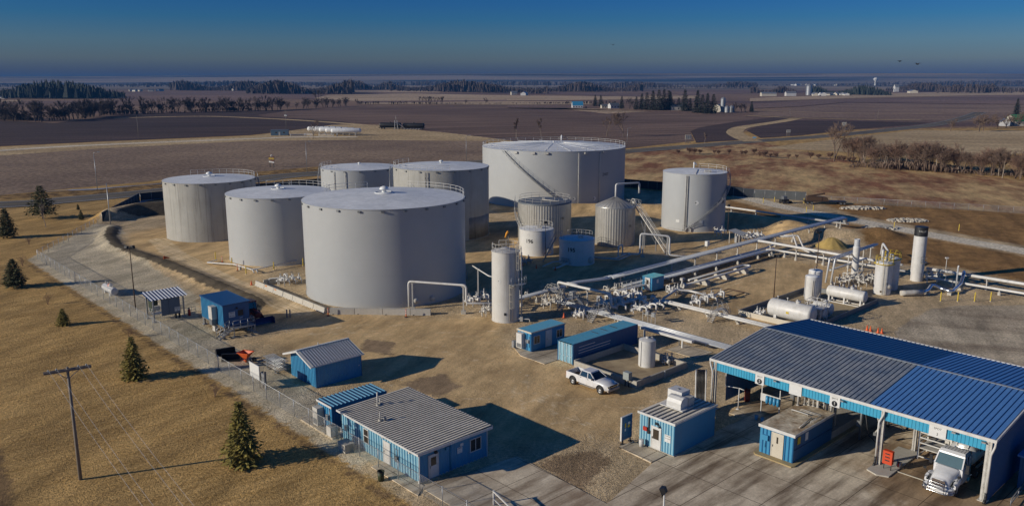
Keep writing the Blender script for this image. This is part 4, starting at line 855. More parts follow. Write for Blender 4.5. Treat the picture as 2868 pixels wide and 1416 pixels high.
# ---- metering shelter with a ribbed roof
T = bld('meter_shelter', 'open steel shelter with a striped ribbed roof and grey panels near the fence', 'shelter', 37.4, 114.5)
for (x, y) in ((0, 0), (4.2, 0), (0, 2.6), (4.2, 2.6)):
    b = MB(); b.bar((x, y, -.05), (x, y, 3.3 if y < 1 else 3.7), .17); b.box((x - .22, y - .22, -.1), (x + .22, y + .22, .14)); b.build('post', M['galv'], T)
b = MB(); b.ribbed((-.5, -.5, 3.25), (5.3, 0, 0), (0, 3.6, .55), (0, -.15, .99), .48, .07, .45, True); b.build('roof', [M['groove_blue'], mat('shelter_roof_sheet', (.62, .64, .68), .42, col2=(.5, .53, .58), scale=1)], T)
b = MB(); b.box((1.15, .1, .7), (3.75, .16, 3.1)); b.box((1.1, .02, .7), (1.2, .1, 3.15)); b.box((2.2, .02, .7), (2.3, .1, 3.15)); b.build('panel_wall', mat('blue_grey_panel', (.13, .17, .22), .5), T)
b = MB(); b.box((.3, 1.2, .75), (4.0, 2.3, .8)); b.build('floor_grating', M['galv'], T)
b = MB(); b.box((.15, 1.0, 1.3), (1.0, 2.3, 3.0)); b.build('cabinet', mat('dark_green_cabinet', (.035, .05, .03), .5), T); b = MB(); b.box((.2, .3, 1.5), (1.0, .75, 2.2)); b.build('control_box', M['white_old'], T)
b = MB(); rail_line(b, [(.05, .1, .7), (.05, 2.6, .7)]); rail_line(b, [(.1, .05, .8), (1.15, .05, .8)]); rail_line(b, [(3.8, .05, .8), (4.2, .05, .8)], n=1); b.build('guard_rail', M['galv'], T)
board_r(T, ['MCC', 'B'], 3.3, 1.05, .75, .62, .1, size=.24)
b = MB()
for k in range(7): b.tube([(1.2 + .28 * k, .3, .1), (1.2 + .28 * k, .3, .7)], .04, 5)
b.tube([(1.1, .3, .25), (3.1, .3, .25)], .05, 6); b.build('pipe_stubs', M['cream'], T)
for x in (3.0, 3.5): b = MB(); b.box((x, .15, 0), (x + .2, .4, .7)); b.build('cable_duct', M['dark'], T)
b = MB(); b.bar((4.6, .6, .3), (6.2, .4, .3), .06); rail_line(b, [(4.5, .9, .1), (6.2, .9, .1)], .9); b.build('side_rail', M['steel'], T)
T = bld('red_cylinder', 'red fire extinguisher standing at the shelter corner', 'extinguisher', 42.35, 114.6)
b = MB(); b.lathe([(.0, 1.0), (.14, .98), (.2, .85), (.2, .05), (.0, .05)], 12); b.build('cylinder', M['red'], T); b = MB(); b.cbox((0, 0, 1.1), (.12, .3, .14)); b.build('valve', M['dark'], T)
# ---- blue hut in the pipework
T = bld('pipe_hut', 'little blue hut with a white door standing among the white pipework', 'hut', 102.2, 77.5)
walls(T, 0, 3.0, 0, 2.0, .15, 2.3, 'blue_wall', 'blue_wall', .3, .03)
b = MB(); b.ribbed((-.15, -.15, 2.33), (3.3, 0, 0), (0, 2.3, 0), (0, 0, 1), .3, .04, .5); b.build('roof', M['roof_teal'], T)
door_l(T, .95, .15, 0, .85, 2.0, 'white', (.45, 1.0, 1.75)); board_r(T, [''], 1.3, 1.3, .5, .6, 0)
# ---- control shed at the rack
T = bld('control_shed', 'blue control shed with roof ventilation unit and half glazed white door beside the canopy', 'shed', 56.75, 39.95)
walls(T, 0, 6.4, 0, 3.95, .1, 3.1, 'blue_sunlit', 'blue_wall', .3, .035, plain_right=True)
b = MB(); b.ribbed((-.1, 4.05, 3.2), (0, -4.2, 0), (6.65, 0, 0), (0, 0, 1), .5, .07, .6, True); b.build('roof', [M['roof_grey'], M['groove_grey']], T)
b = MB(); b.box((-.2, -.15, 3.05), (-.12, 4.1, 3.27)); b.box((-.12, -.15, 3.1), (6.55, -.09, 3.27)); b.build('fascia', M['white'], T)
b = MB(); b.box((-.05, -.06, -.05), (6.4, 3.95, .12)); b.build('foundation', M['concrete_block'], T)
door_l(T, 2.0, .12, 0, 1.0, 2.1, 'white', (.65, .95, 1.9))
board_l(T, ['ALL DRIVERS', 'MUST REPORT', '->'], .72, 1.2, .65, .7, 0, size=.1); 
b = MB(); b.cbox((-.12, 3.2, 1.75), (.12, .45, .38)); b.build('emergency_box', M['red'], T)
b = MB(); b.box((-.1, 2.78, 1.5), (-.04, 2.9, 3.0)); b.cbox((-.12, 2.8, 1.55), (.16, .22, .3)); b.build('conduit', M['dark'], T)
b = MB(); b.cbox((-.1, 1.95, 2.62), (.14, .3, .2)); b.tube([(-.1, 1.85, 2.6), (-.2, 1.6, 2.5), (-.1, 1.5, 2.35), (-.1, 1.75, 2.3)], .05, 6); b.build('wall_lamp', M['dark'], T)
b = MB(); b.box((2.5, 1.0, 3.28), (4.2, 3.6, 3.36)); o = b.build('unit_base', M['white'], T)
b = MB(); b.box((3.7, 2.0, 3.36), (5.0, 3.6, 4.55)); b.build('fan_casing', M['white'], o)
b = MB(); prof = [(2.6, 3.36), (2.6, 3.9), (2.75, 4.2), (3.05, 4.38), (3.4, 4.38), (3.7, 4.25), (3.7, 3.36)]; b.prism_y(prof, 1.3, 2.9); b.build('hood', M['white'], o)
b = MB(); b.box((3.75, 1.25, 3.4), (4.7, 1.98, 4.2)); b.build('motor_box', M['white_old'], o)
b = MB(); b.lathe([(.12, 4.55), (.12, 4.62), (.001, 4.64)], 10, c=(4.3, 2.8, 0)); b.build('cap', M['steel'], o)
T = bld('notice_board', 'dark blue notice board on two legs left of the control shed', 'sign', 55.1, 44.72)
b = MB(); b.box((0, -.05, .45), (1.5, .05, 2.75)); b.build('board', M['blue_deep'], T)
b = MB(); b.box((-.06, -.08, .45), (0, .08, 2.81)); b.box((0, -.08, 2.75), (1.5, .08, 2.81)); b.build('frame', M['white'], T)
for x in (.15, 1.25): b = MB(); b.box((x, -.04, .1), (x + .14, .04, .45)); b.box((x - .08, -.15, -.05), (x + .22, .15, .12)); b.build('leg', M['dark'], T)
for (x, z, w_, h_, m) in ((.42, 1.65, .2, .42, 'yellow'), (.85, 1.55, .33, .28, 'yellow'), (.87, 1.85, .33, .25, 'paper'), (.42, 1.3, .18, .26, 'paper')):
    boxpart(T, 'notice', m, (x, -.065, z), (x + w_, -.052, z + h_))
T = bld('waste_bin', 'white bin at the control shed door', 'bin', 56.2, 43.2, .1)
b = MB(); b.lathe([(.0, .7), (.2, .7), (.24, .68), (.2, 0), (.0, 0)], 14); b.build('bin_body', M['white'], T)
# ---- loading canopy
T = bld('loading_canopy', 'large truck loading canopy with a blue and grey ribbed roof on steel posts', 'canopy', 68.5, 0)
E0, E1, RG = 44.15, 17.85, 10.25; ZE, ZR_ = 5.45, 6.55; SPLIT = 27.9; PEN = .0
nl = Vector((-(ZR_ - ZE), 0, RG)).normalized(); nr = Vector((ZR_ - ZE, 0, RG)).normalized()
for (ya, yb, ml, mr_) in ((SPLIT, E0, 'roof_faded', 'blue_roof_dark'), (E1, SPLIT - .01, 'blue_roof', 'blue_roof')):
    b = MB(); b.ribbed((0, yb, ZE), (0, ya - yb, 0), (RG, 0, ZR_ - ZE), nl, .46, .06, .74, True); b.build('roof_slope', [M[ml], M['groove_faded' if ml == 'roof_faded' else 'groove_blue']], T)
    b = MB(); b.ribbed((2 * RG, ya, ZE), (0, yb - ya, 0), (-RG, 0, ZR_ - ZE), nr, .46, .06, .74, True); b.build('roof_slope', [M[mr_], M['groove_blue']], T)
b = MB(); b.bar((RG, E1, ZR_ + .06), (RG, E0, ZR_ + .06), .3, .05); b.build('ridge_cap', M['roof_faded'], T)
b = MB(); b.box((-.14, E1 - .1, ZE - .2), (-.02, E0 + .12, ZE + .06)); b.box((2 * RG + .02, E1 - .1, ZE - .2), (2 * RG + .14, E0 + .12, ZE + .06))
for y in (E0 + .06, E1 - .06): b.bar((-.05, y, ZE - .03), (RG, y, ZR_ - .03), .1, .22); b.bar((2 * RG + .05, y, ZE - .03), (RG, y, ZR_ - .03), .1, .22)
b.build('gutter_trim', M['white'], T)
b = MB(); b.ribbed((.22, E0 - .15, ZE - 1.15), (0, E1 - E0 + .3, 0), (0, 0, .95), (-1, 0, 0), .3, .04); b.build('fascia_band', mat('light_blue_fascia', (.045, .34, .52), .45, col2=(.04, .29, .46), scale=1.5, streak=(.12, .30, .38), streak_amt=.4), T)
b = MB(); b.ribbed((2 * RG - .25, E1 + .15, ZE - 1.15), (0, E0 - E1 - .3, 0), (0, 0, .95), (1, 0, 0), .3, .04); b.build('fascia_band', M['blue_wall'], T)
b = MB(); b.ribbed((.0, E1 + .15, .15), (2 * RG, 0, 0), (0, 0, ZE - .25), (0, -1, 0), .3, .04); b.add([(.1, E1 + .14, ZE - .1), (2 * RG, E1 + .14, ZE - .1), (RG, E1 + .14, ZR_ - .1)], [(0, 1, 2)]); b.add([(.1, E1 + .3, .15), (2 * RG, E1 + .3, .15), (2 * RG, E1 + .3, ZE - .2), (.1, E1 + .3, ZE - .2)], [(3, 2, 1, 0)]); b.build('end_wall', M['blue_deep'], T)
b = MB(); b.box((7.0, E1 + .2, .2), (2 * RG - .5, E1 + .32, 4.2)); 
b.v = []; b.f = []; b.sm = []; b.mi = []; b.ribbed((2.5, E0 - .35, .3), (9.5, 0, 0), (0, 0, 4.4), (0, -1, 0), .3, .04); b.build('back_screen', M['blue_deep'], T)
for (x, y, s_) in ((.25, E0 - .45, .24), (.25, 26.7, .3), (.25, E1 + .45, .42), (5.3, 25.7, .3), (2 * RG - .4, E0 - .45, .3), (2 * RG - .4, 26.7, .3), (2 * RG - .4, E1 + .45, .3), (9.5, 35.2, .3)):
    b = MB(); b.box((x - s_ / 2, y - .07, 0), (x + s_ / 2, y + .07, ZE - .2)); b.box((x - s_ / 2, y - s_ / 2, 0), (x - s_ / 2 + .04, y + s_ / 2, ZE - .2)); b.box((x + s_ / 2 - .04, y - s_ / 2, 0), (x + s_ / 2, y + s_ / 2, ZE - .2)); b.box((x - .35, y - .35, 0), (x + .35, y + .35, .12)); b.build('post', M['white_old'], T)
for (y, y2) in ((E0 + .02, E0 - .3), (26.55, 26.9), (E1 - .02, E1 + .2)):
    b = MB(); b.pipe([(-.08, y, ZE - .15), (-.08, y, ZE - .5), (-.1, y2, ZE - 1.3), (-.1, y2, .9)], .085, 8); o = b.build('downspout', M['white'], T)
    b = MB(); b.pipe([(-.1, y2, .92), (-.1, y2, .35), (-.45, y2, .1)], .11, 8); b.build('spout_boot', M['dark'], o)
for (y, lines, w_) in ((38.65, ['SPOT', '2'], .95), (31.05, ['SPOT', '1'], .95), (22.2, ['SPOT', '3'], 1.35), (34.9, [''], 1.25)):
    zc = ZE - .75; o = boxpart(T, 'bay_sign', 'paper', (.08, y - w_ / 2, zc - .5), (.13, y + w_ / 2, zc + .5))
    if lines[0]:
        text('SPOT', .26, M['ink'], o, (.078, y, zc + .28), (R(90), 0, R(-90)))
        if lines[1] in '12':
            d_ = MB(); d_.lathe([(.001, 0), (.27, 0), (.27, .006)], 20, axis='X', c=(.072, y, zc - .18)); d_.build('number_disc', M['ink'], o); text(lines[1], .4, M['paper'], o, (.068, y, zc - .18), (R(90), 0, R(-90)))
        else: text(lines[1], .34, M['ink'], o, (.078, y, zc - .2), (R(90), 0, R(-90)))
for (y, z) in ((36.9, ZE - .35), (30.3, ZE - .4), (20.9, ZE - .3), (E1 + .8, ZE - .4)):
    b = MB(); b.cbox((-.12, y, z), (.24, .3, .12)); b.build('flood_lamp', M['galv'], T)
for x in (3.4, 6.8, 10.25, 13.6, 17):
    b = MB(); b.bar((x, E1 + .3, ZE - .3 + (x if x < RG else 2 * RG - x) * .1), (x, E0 - .3, ZE - .3 + (x if x < RG else 2 * RG - x) * .1), .14, .3); b.build('purlin', M['steel'], T)
b = MB(); b.bar((-3.0 + 3, 36.2, 4.0), (0.5, 36.2, 4.0), .05)
# ---- loading island house
T = bld('island_house', 'low blue flat roofed loading house with a beige door under the canopy', 'loading house', 63.2, 31.9)
b = MB(); b.prism([(-.7, -.25), (-.7, 3.3), (-.4, 3.6), (13, 3.6), (13, -.4), (-.4, -.4)], 0, .16); b.build('kerb', mat('yellowed_kerb', (.42, .33, .17), .8, col2=(.34, .25, .12), scale=2), T)
walls(T, 0, 7.2, 0, 3.3, .16, 2.7, 'blue_wall', 'blue_deep', .36, .04, plain_right=True)
b = MB(); b.box((-.1, -.1, 2.72), (7.2, 3.4, 2.86)); b.build('roof', mat('stained_flat_roof', (.66, .57, .42), .8, col2=(.30, .20, .11), scale=.9, contrast=.3, fine=(4, .2)), T)
b = MB(); b.box((-.14, -.14, 2.6), (-.1, 3.44, 2.88)); b.box((-.1, -.14, 2.64), (7.2, -.1, 2.88)); b.build('fascia', M['white'], T)
b = MB(); b.box((.05, -.05, 1.3), (7.2, -.01, 1.36)); b.build('wall_seam', M['blue_roof_dark'], T)
door_l(T, 1.55, .18, 0, 1.05, 2.25, 'cream', (.16, 1.35, 1.95)); b = MB(); b.cbox((-.12, 2.72, 1.75), (.2, .6, .5)); b.tube([(-.06, 2.72, .8), (-.06, 2.72, 1.5)], .05, 6); b.build('meter_box', M['blue_wall'], T)
boxpart(T, 'notice', 'yellow', (.55, -.06, 1.75), (1.05, -.02, 2.4)); board_r(T, ['', ''], 2.2, 1.7, .5, .75, 0)
b = MB(); rail_line(b, [(3.2, .2, 2.86), (5.2, .2, 2.86), (5.2, 2.2, 2.86)], .25, .025, 2); b.tube([(1.5, .4, 2.95), (4.4, .7, 2.95)], .05, 6); b.tube([(4.6, 1.2, 2.86), (4.6, 1.2, 3.05), (4.6, 2.8, 3.05), (4.6, 2.8, 2.86)], .05, 6); b.build('roof_rail', M['white_old'], T)
b = MB(); b.box((7.2, 0, .16), (15.5, 3.2, .9)); b.build('loading_plinth', M['concrete_block'], T)
for i, (x, y) in enumerate([(6.3, 3.1), (6.9, 2.75), (7.1, 2.4), (7.2, 2.0), (7.3, 1.6), (8.2, .7), (8.4, 1.2), (8.6, 1.6), (8.8, .5), (9.2, 2.6), (9.6, 1.0), (10.2, 2.0)]):
    b = MB(); b.tube([(x, y, .9 if x > 7.2 else 2.86), (x, y, 5.3)], .1 if i < 6 else .08, 8); b.lathe([(.16, 2.9), (.16, 3.0)], 8, c=(x, y, 0)); b.build('riser_pipe', M['white_old'], T)
# ---- bay 2 fittings: cable tray, dispenser board, buckets, red drum
T = bld('cable_tray', 'black cable bundle in a white sided tray dropping beside the canopy end', 'cable tray', 67.4, 44.0)
px = [(-3.9, -2.4, .75), (-1.4, -.2, .8), (-.4, .6, 1.0), (0, .9, 1.6), (0.1, 1.0, 3.2), (.35, 1.2, 3.7), (1.0, 1.6, 3.9)]
for k in range(6): b = MB(); b.pipe([(x + .13 * k * .75, y - .13 * k * .75, z) for x, y, z in px], .065, 6, .5); b.build('cable', M['dark'], T)
for k in (-1.2, 6.2): b = MB(); b.pipe([(x + .13 * k * .75, y - .13 * k * .75, z) for x, y, z in px], .075, 6, .5); b.build('tray_side', M['white'], T)
b = MB(); b.bar((-1.2, -.3, 0), (-1.2, -.3, .7), .18); b.bar((-2.6, -1.6, 0), (-2.6, -1.6, .7), .14); b.build('support', M['white_old'], T)
T = bld('sample_station', 'white dispenser board with blue canisters on legs inside bay 2', 'dispenser', 71.4, 38.9)
b = MB(); b.box((0, -1.1, 1.4), (.08, 1.1, 2.2)); b.build('board', M['white'], T)
for y in (-1.0, 1.0): b = MB(); b.bar((.05, y, 0), (.05, y, 3.0), .08); b.build('leg', M['white'], T)
for k in range(4): b = MB(); b.lathe([(.0, 1.95), (.16, 1.93), (.17, 1.3), (.1, 1.15), (.0, 1.1)], 12, c=(-.2, -.95 + .4 * k, .2)); b.build('canister', M['blue_wall'], T)
T0 = bld('bucket', 'left light blue bucket on the floor of bay 2', 'bucket', 69.6, 39.3, .05, 'two blue buckets in bay 2')
b = MB(); b.lathe([(.0, .02), (.15, .0), (.19, .42), (.17, .42), (.14, .06), (.0, .06)], 14); b.build('pail', M['sky_blue'], T0); b = MB(); b.tube([(0, .19 * math.cos(q_), .42 + .12 * math.sin(q_)) for q_ in [math.pi * k / 8 for k in range(9)]], .01, 4); b.build('handle', M['steel'], T0)
dup(T0, G(69.55, 38.6, .05), label='right light blue bucket on the floor of bay 2')
T = bld('drum', 'dark red drum standing in the shadow at the canopy screen', 'drum', 73.3, 42.6)
b = MB(); b.lathe([(.0, 1.3), (.3, 1.3), (.31, .9), (.3, .88), (.3, .45), (.31, .43), (.3, 0), (0, 0)], 18); b.build('drum_body', M['darkred'], T); b = MB(); b.lathe([(.001, 1.34), (.08, 1.34), (.08, 1.3)], 10, c=(.12, 0, 0)); b.build('bung', M['steel'], T)
T = bld('pipe_stand', 'thin pale blue T shaped pipe stand at the edge of bay 2', 'pipe stand', 70.6, 42.0)
b = MB(); b.tube([(0, 0, 0), (0, 0, 2.3)], .05, 7); b.tube([(0, .0, 2.3), (0, 1.6, 2.1), (0.3, 1.8, 2.0), (.3, 1.8, 3.6)], .05, 7); b.tube([(0, 0, 2.3), (0, -.6, 2.25)], .05, 7); b.lathe([(.22, 0), (.22, .06), (.001, .07)], 12); b.build('stand', M['white'], T)
b = MB(); b.tube([(0, 0, 1.2), (.1, 0, 1.2)], .1, 8); b.build('valve', M['steel'], T)
def loading_arm(u, v, label):
    T = bld('fuel_column', label, 'fuel column', u, v)
    b = MB(); b.tube([(0, 0, 0), (0, 0, 4.2)], .12, 8); b.build('column', M['steel'], T); b = MB(); b.pipe([(0, 0, 3.6), (0, -1.2, 3.6), (0, -1.8, 1.9), (0, -1.4, 1.2)], .08, 8); b.build('arm', M['white_old'], T)
    b = MB(); b.cbox((0, -1.4, 1.1), (.25, .25, .3)); b.build('coupler', M['steel'], T); b = MB(); b.cbox((.1, .2, 1.6), (.4, .35, .6)); b.build('meter_box', M['steel'], T)
    b = MB(); b.pipe([(.1, -.3, 2.9), (.4, -.6, .6), (.3, -1.4, .15), (.9, -2.0, .12)], .055, 6); b.build('hose', M['dark'], T)
loading_arm(74.5, 38.0, 'dark loading arm column with a hanging hose at the back of bay 2')
loading_arm(72.6, 30.2, 'loading arm beside the low loading house in bay 1')
loading_arm(77.5, 29.6, 'loading arm deeper inside bay 1, behind the low loading house')
for k, (u, v) in enumerate(((76.5, 38.4), (79.5, 37.6), (82.5, 38.2), (81, 30.6), (84.5, 30.0))): loading_arm(u, v, ('second', 'third', 'farthest')[k] + ' dark loading arm column counted from the front of bay 2' if k < 3 else ('third', 'farthest')[k - 3] + ' loading arm column counted from the front of bay 1')
# ---- bay 3 platform, red box, curb
T = bld('loading_platform', 'white steel loading platform with ladder rails next to the tanker truck', 'platform', 72.6, 22.3)
b = MB(); b.box((0, 0, 1.05), (4.2, 2.6, 1.15)); b.build('deck', M['white_old'], T)
for (x, y) in ((0, 0), (0, 2.6), (4.2, 0), (4.2, 2.6), (2.1, 2.6)): b = MB(); b.bar((x, y, 0), (x, y, 3.6), .13); b.build('leg', M['white'], T)
for x in (0, 4.2):
    b = MB()
    for z in (.3, 1.6, 2.1, 2.6, 3.1, 3.5): b.bar((x, 0, z), (x, 2.6, z), .09)
    b.build('guard_rail', M['white'], T)
b = MB()
for z in (.3, 1.6, 2.1, 2.6): b.bar((0, 2.6, z), (4.2, 2.6, z), .08)
b.build('guard_rail', M['white'], T)
for k in range(4): b = MB(); b.tube([(1 + .8 * k, .6, 1.1), (1 + .8 * k, .6, 4.6)], .1, 8); b.cbox((1 + .8 * k, .6, 1.9), (.35, .35, .5)); b.build('meter_riser', M['white_old'], T)
T = bld('kerb_island', 'concrete kerb island under the middle canopy post', 'kerb', 66.6, 26.0)
b = MB(); b.prism([(0, 0), (.4, 1.0), (7, 1.0), (7, -.9), (.4, -.9)], 0, .16); b.build('kerb', M['barrier'], T); b = MB(); b.box((2.0, -3.6, .05), (2.12, -.9, .1)); b.build('painted_edge', M['cream'], T)
T = bld('fire_box', 'red fire equipment box on the middle canopy post', 'fire box', 68.2, 25.75, .16)
b = MB(); b.box((-.2, -.4, .55), (.2, .4, 1.75)); b.build('box_body', mat('bright_red_box', (.62, .07, .02), .45), T)
for y in (-.3, .3): b = MB(); b.tube([(0, y, 0), (0, y, .55)], .035, 6); b.build('leg', M['dark'], T)
for z in (.85, 1.15, 1.45): b = MB(); b.box((-.215, -.2, z), (-.202, .2, z + .1)); b.build('label_plate', M['ink'], T)
T = bld('tyre_stop', 'small round reel on the kerb by the red fire box', 'hose reel', 69.3, 25.2, .16)
b = MB(); b.lathe([(.0, -.15), (.28, -.15), (.28, -.1), (.16, -.1), (.16, .1), (.28, .1), (.28, .15), (0, .15)], 16, axis='Y', c=(0, 0, .3)); b.build('reel', M['white_old'], T); b = MB(); b.lathe([(.2, -.09), (.25, 0), (.2, .09)], 14, axis='Y', c=(0, 0, .3)); b.build('hose', M['red'], T)
T = bld('side_booth', 'dark blue booth at the far right of the canopy end wall', 'booth', 73.0, 14.6)
walls(T, 0, 3, 0, 2.5, .1, 2.9, 'blue_deep', 'blue_deep', .3, .03); b = MB(); b.box((-.2, -.2, 2.9), (3.2, 2.7, 3.05)); b.build('roof', M['blue_roof'], T)
T = bld('ramp_rail', 'steel pipe rail on the ground by the canopy end wall', 'rail', 69.0, 16.4)
b = MB(); rail_line(b, [(0, 0, 0), (4.5, .2, 0)], .8, .05, 2); b.build('rail', M['steel'], T)
# ============================================================ PIPEWORK (local x = U, y = V)
def prun(name, label, pts_list, r, supports=(), m='galv_pipe', n=8, sm='white_old', base=None):
    """a run of pipes with its posts; points are (u, v, h); supports (u, v, top, width across V)"""
    o0 = Vector(pts_list[0][0]); o0 = Vector((o0.x, o0.y, 0))
    T = thing(name, label, 'pipeline', G(o0.x, o0.y, 0), ANG)
    for pts in pts_list:
        b = MB(); b.pipe([Vector(p) - o0 for p in pts], r, n); b.build('pipe', M[m], T)
        if len(pts) == 2 and r > .1:
            d = Vector(pts[1]) - Vector(pts[0]); k = int(d.length / 6.0)
            if k > 1:
                b = MB(); dn = d.normalized(); b.tube([-dn * .05, dn * .05], r * 1.14, n); o = b.build('pipe_band', M[m], T)
                for i in range(1, k):
                    if i > 1: o = o.copy(); COL.objects.link(o)
                    o.location = Vector(pts[0]) - o0 + d * (i / k)
    for (u, v, h, wd, ax) in supports:
        x, y = u - o0.x, v - o0.y; b = MB()
        d = (0, wd / 2) if ax == 'V' else (wd / 2, 0)
        b.bar((x, y, .3), (x, y, h), .16); b.bar((x - d[0], y - d[1], h - .06), (x + d[0], y + d[1], h - .06), .14); s = b.build('support_post', M[sm], T)
        f = MB(); f.lathe([(.26, -.1), (.26, .5), (.001, .5)], 10, c=(x, y, 0)); f.build('footing', M['barrier'], s)
    return T
prun('pipe_rack', 'long straight rack of three grey pipes on posts passing the small tanks', [[(97.5, 83.6, 2.05), (181, 83.6, 2.6), (181.3, 83.6, 1.2)], [(98, 83.1, 2.05), (180.6, 83.1, 2.6), (180.9, 83.1, 1.0)], [(98.4, 82.6, 2.05), (180.2, 82.6, 2.6), (180.5, 82.6, 1.2)]], .21,
     [(u, 83.1, h, 1.7, 'V') for u, h in ((101, 1.85), (108, 1.9), (115, 1.95), (122, 2.0), (129, 2.05), (136, 2.1), (143, 2.15), (150, 2.2), (157, 2.25), (164, 2.3), (171, 2.35), (178.5, 2.4))])
prun('pipe_rack', 'lower grey pipe pair from the tall slim tank to the bend of the long rack', [[(79.5, 85.9, 1.35), (90.5, 85.9, 1.5), (92, 85.4, 1.9), (97, 83.6, 2.05), (98.2, 83.4, 2.05)], [(79.5, 85.4, 1.35), (90.5, 85.4, 1.5), (92, 84.9, 1.9), (97, 83.0, 2.05), (98.2, 82.9, 2.05)]], .19,
     [(u, 85.6, 1.25, 1.2, 'V') for u in (81, 84.2, 87, 90)])
prun('overhead_pipe', 'pinkish white overhead pipe bending down into the valve yard', [[(89.2, 85.6, 1.4), (88.4, 85.2, 2.6), (88.6, 74.7, 2.7), (88.6, 74.5, .8), (89.5, 74.2, .5)], [(90, 84.6, 1.6), (89.3, 84.2, 2.5), (89.4, 82.0, 2.5)]], .21, [(88.6, 79.2, 2.4, .6, 'U'), (89.6, 85.0, 1.4, .6, 'U')], 'white')
prun('pipe_run', 'low bundle of shiny pipes passing behind the containers towards the loading canopy', [[(u, 82.3, .62), (u, 46, .62)] for u in (84.9, 85.35, 85.8, 86.25)], .15, [(85.6, v, .45, 1.9, 'U') for v in (80, 75.5, 70.5, 65.5, 60.5, 55.5, 50.5)], 'galv_pipe')
prun('pipe_run', 'pair of low white pipes running from the valve yard to behind the canopy roof', [[(96.6, 71.5, .75), (96.6, 48, .75)], [(97.3, 71.5, .75), (97.3, 48, .75)]], .2, [(97, v, .55, 1.3, 'U') for v in (68.3, 63.5, 58.5, 53.5)], 'white')
prun('pipe_run', 'pair of grey pipes low in front of the long rack', [[(104.5, 79.5, 1.15), (143, 79.5, 1.15), (144, 79.5, .4)], [(104.5, 79.0, 1.15), (142.4, 79.0, 1.15), (143.3, 78.6, .4)]], .2, [(u, 79.2, 1.0, 1.1, 'V') for u in (110, 116.5, 123, 130, 137, 142)])
prun('pipe_run', 'blue grey pipe pair half in shadow just behind the little blue hut', [[(99, 81.0, .95), (143, 81.2, .95), (147, 81.3, 1.3)], [(99, 80.5, .95), (140, 80.7, .95)]], .17, [(u, 80.8, .8, 1.0, 'V') for u in (104, 111, 118, 125, 132, 139)])
T = prun('pipe_run', 'looped pipe pair resting on three concrete blocks in the open yard', [[(106.5, 74.4, .95), (126.3, 74.4, .95), (127.0, 75.1, .95), (126.3, 76.0, .95), (110, 76.0, .95)]], .2, (), 'white')
for u in (112.7, 118.5, 124.6):
    b = MB(); b.prism_y([(-.5, -.05), (.5, -.05), (.35, .75), (-.35, .75)], -1.3, 1.3); o = b.build('concrete_block', M['barrier'], T); o.location = (u - 106.5, .8, 0); o.rotation_euler = (0, 0, 0)
b = MB(); b.tube([(.2, 0, .95), (-.6, 0, .95)], .42, 14); b.tube([(-.6, 0, .95), (-.6, 0, 1.9)], .16, 8); b.cbox((-.6, 0, 2.1), (.6, .5, .4)); b.build('strainer', M['white_old'], T)
prun('pipe_run', 'thick white pipe high on posts crossing towards the silver stack', [[(141.5, 82.0, 2.5), (141.4, 80.5, 2.55), (140.6, 62.2, 2.45), (140.6, 54, 2.45)]], .26, [(140.9, v, 2.2, .9, 'U') for v in (79, 73.6, 68.2, 62.6)], 'white')
prun('pipe_run', 'thinner white pipe below the thick crossing pipe', [[(140, 79.3, 1.3), (141.2, 78.3, 1.3), (141.8, 77.2, 1.15), (142.0, 62.5, 1.15), (142, 54, 1.15)]], .2, [(142, v, .95, .7, 'U') for v in (76.5, 70, 64)], 'white')
prun('pipe_run', 'white pipe lying along the far bank beyond the spiral stair tank', [[(180.8, 82.3, 1.1), (180.9, 122, 1.5)]], .24, [(180.9, v, 1.0, .6, 'U') for v in (85, 92, 99, 106, 113)], 'white')
prun('pipe_run', 'thick white pipe leaving the frame on the right beyond the banded stack', [[(143.2, 51, 1.95), (143.2, 20, 1.95)]], .26, [(143.2, v, 1.7, .6, 'U') for v in (49, 41.6, 34, 27)], 'white')
prun('pipe_run', 'lower white pipe leaving the frame on the right below the thick one', [[(141.0, 50, .95), (141.0, 20, .95)]], .2, [(141, v, .75, .6, 'U') for v in (46, 39, 33, 26)], 'white')
prun('pipe_bridge', 'overhead grey pipe bridge on white posts leading to the silver stack', [[(126.6, 60.6, .5), (127.4, 60.6, 4.5), (145.5, 61.3, 4.3), (155, 64.5, 2.6)], [(127.0, 59.9, .5), (127.9, 59.9, 4.5), (145.5, 60.7, 4.3)], [(127.2, 60.3, 2.6), (141, 60.3, 2.6)]], .15, [(128.2, 60.3, 4.3, 1.2, 'V'), (134.4, 60.6, 4.3, 1.2, 'V'), (141, 61, 4.2, 1.2, 'V'), (147.4, 62.5, 3.4, 1.0, 'V')])
prun('pipe_run', 'twin white pipes sloping down the stony bank behind the long rack', [[(150, 82.3, 2.2), (152.5, 80.5, 2.2), (150.5, 78.5, .5), (148, 74.5, .4)], [(151.5, 82.3, 2.2), (153.8, 80.2, 2.2), (151.6, 77.8, .5), (149, 74, .4)]], .17, (), 'white')
prun('pipe_run', 'white pipe below the fire bund connecting the valve yard and the sample skid', [[(98, 72.2, .7), (104, 74.2, .7), (105.4, 72.5, .6), (105, 68.5, .6)]], .18, (), 'white')
prun('pipe_run', 'bright insulated pipe leaving the big overhead bend and passing the tall slim tank', [[(76.3, 84.6, 1.55), (79.5, 86.0, 1.4)], [(74.5, 86.5, .8), (79, 87.5, .8), (84, 87.0, .8)]], .15, (), 'white')
prun('pipe_run', 'white pipes along the foot of the narrow corrugated tank', [[(111.5, 103, .5), (115.5, 96.5, .5), (121, 97.5, .6)], [(112, 103, .3), (116, 95.9, .3), (121, 96.9, .4)], [(117, 97, .5), (117.5, 97.4, 2.4), (119.5, 98, 2.4), (119.5, 98, .4)]], .13, (), 'white')
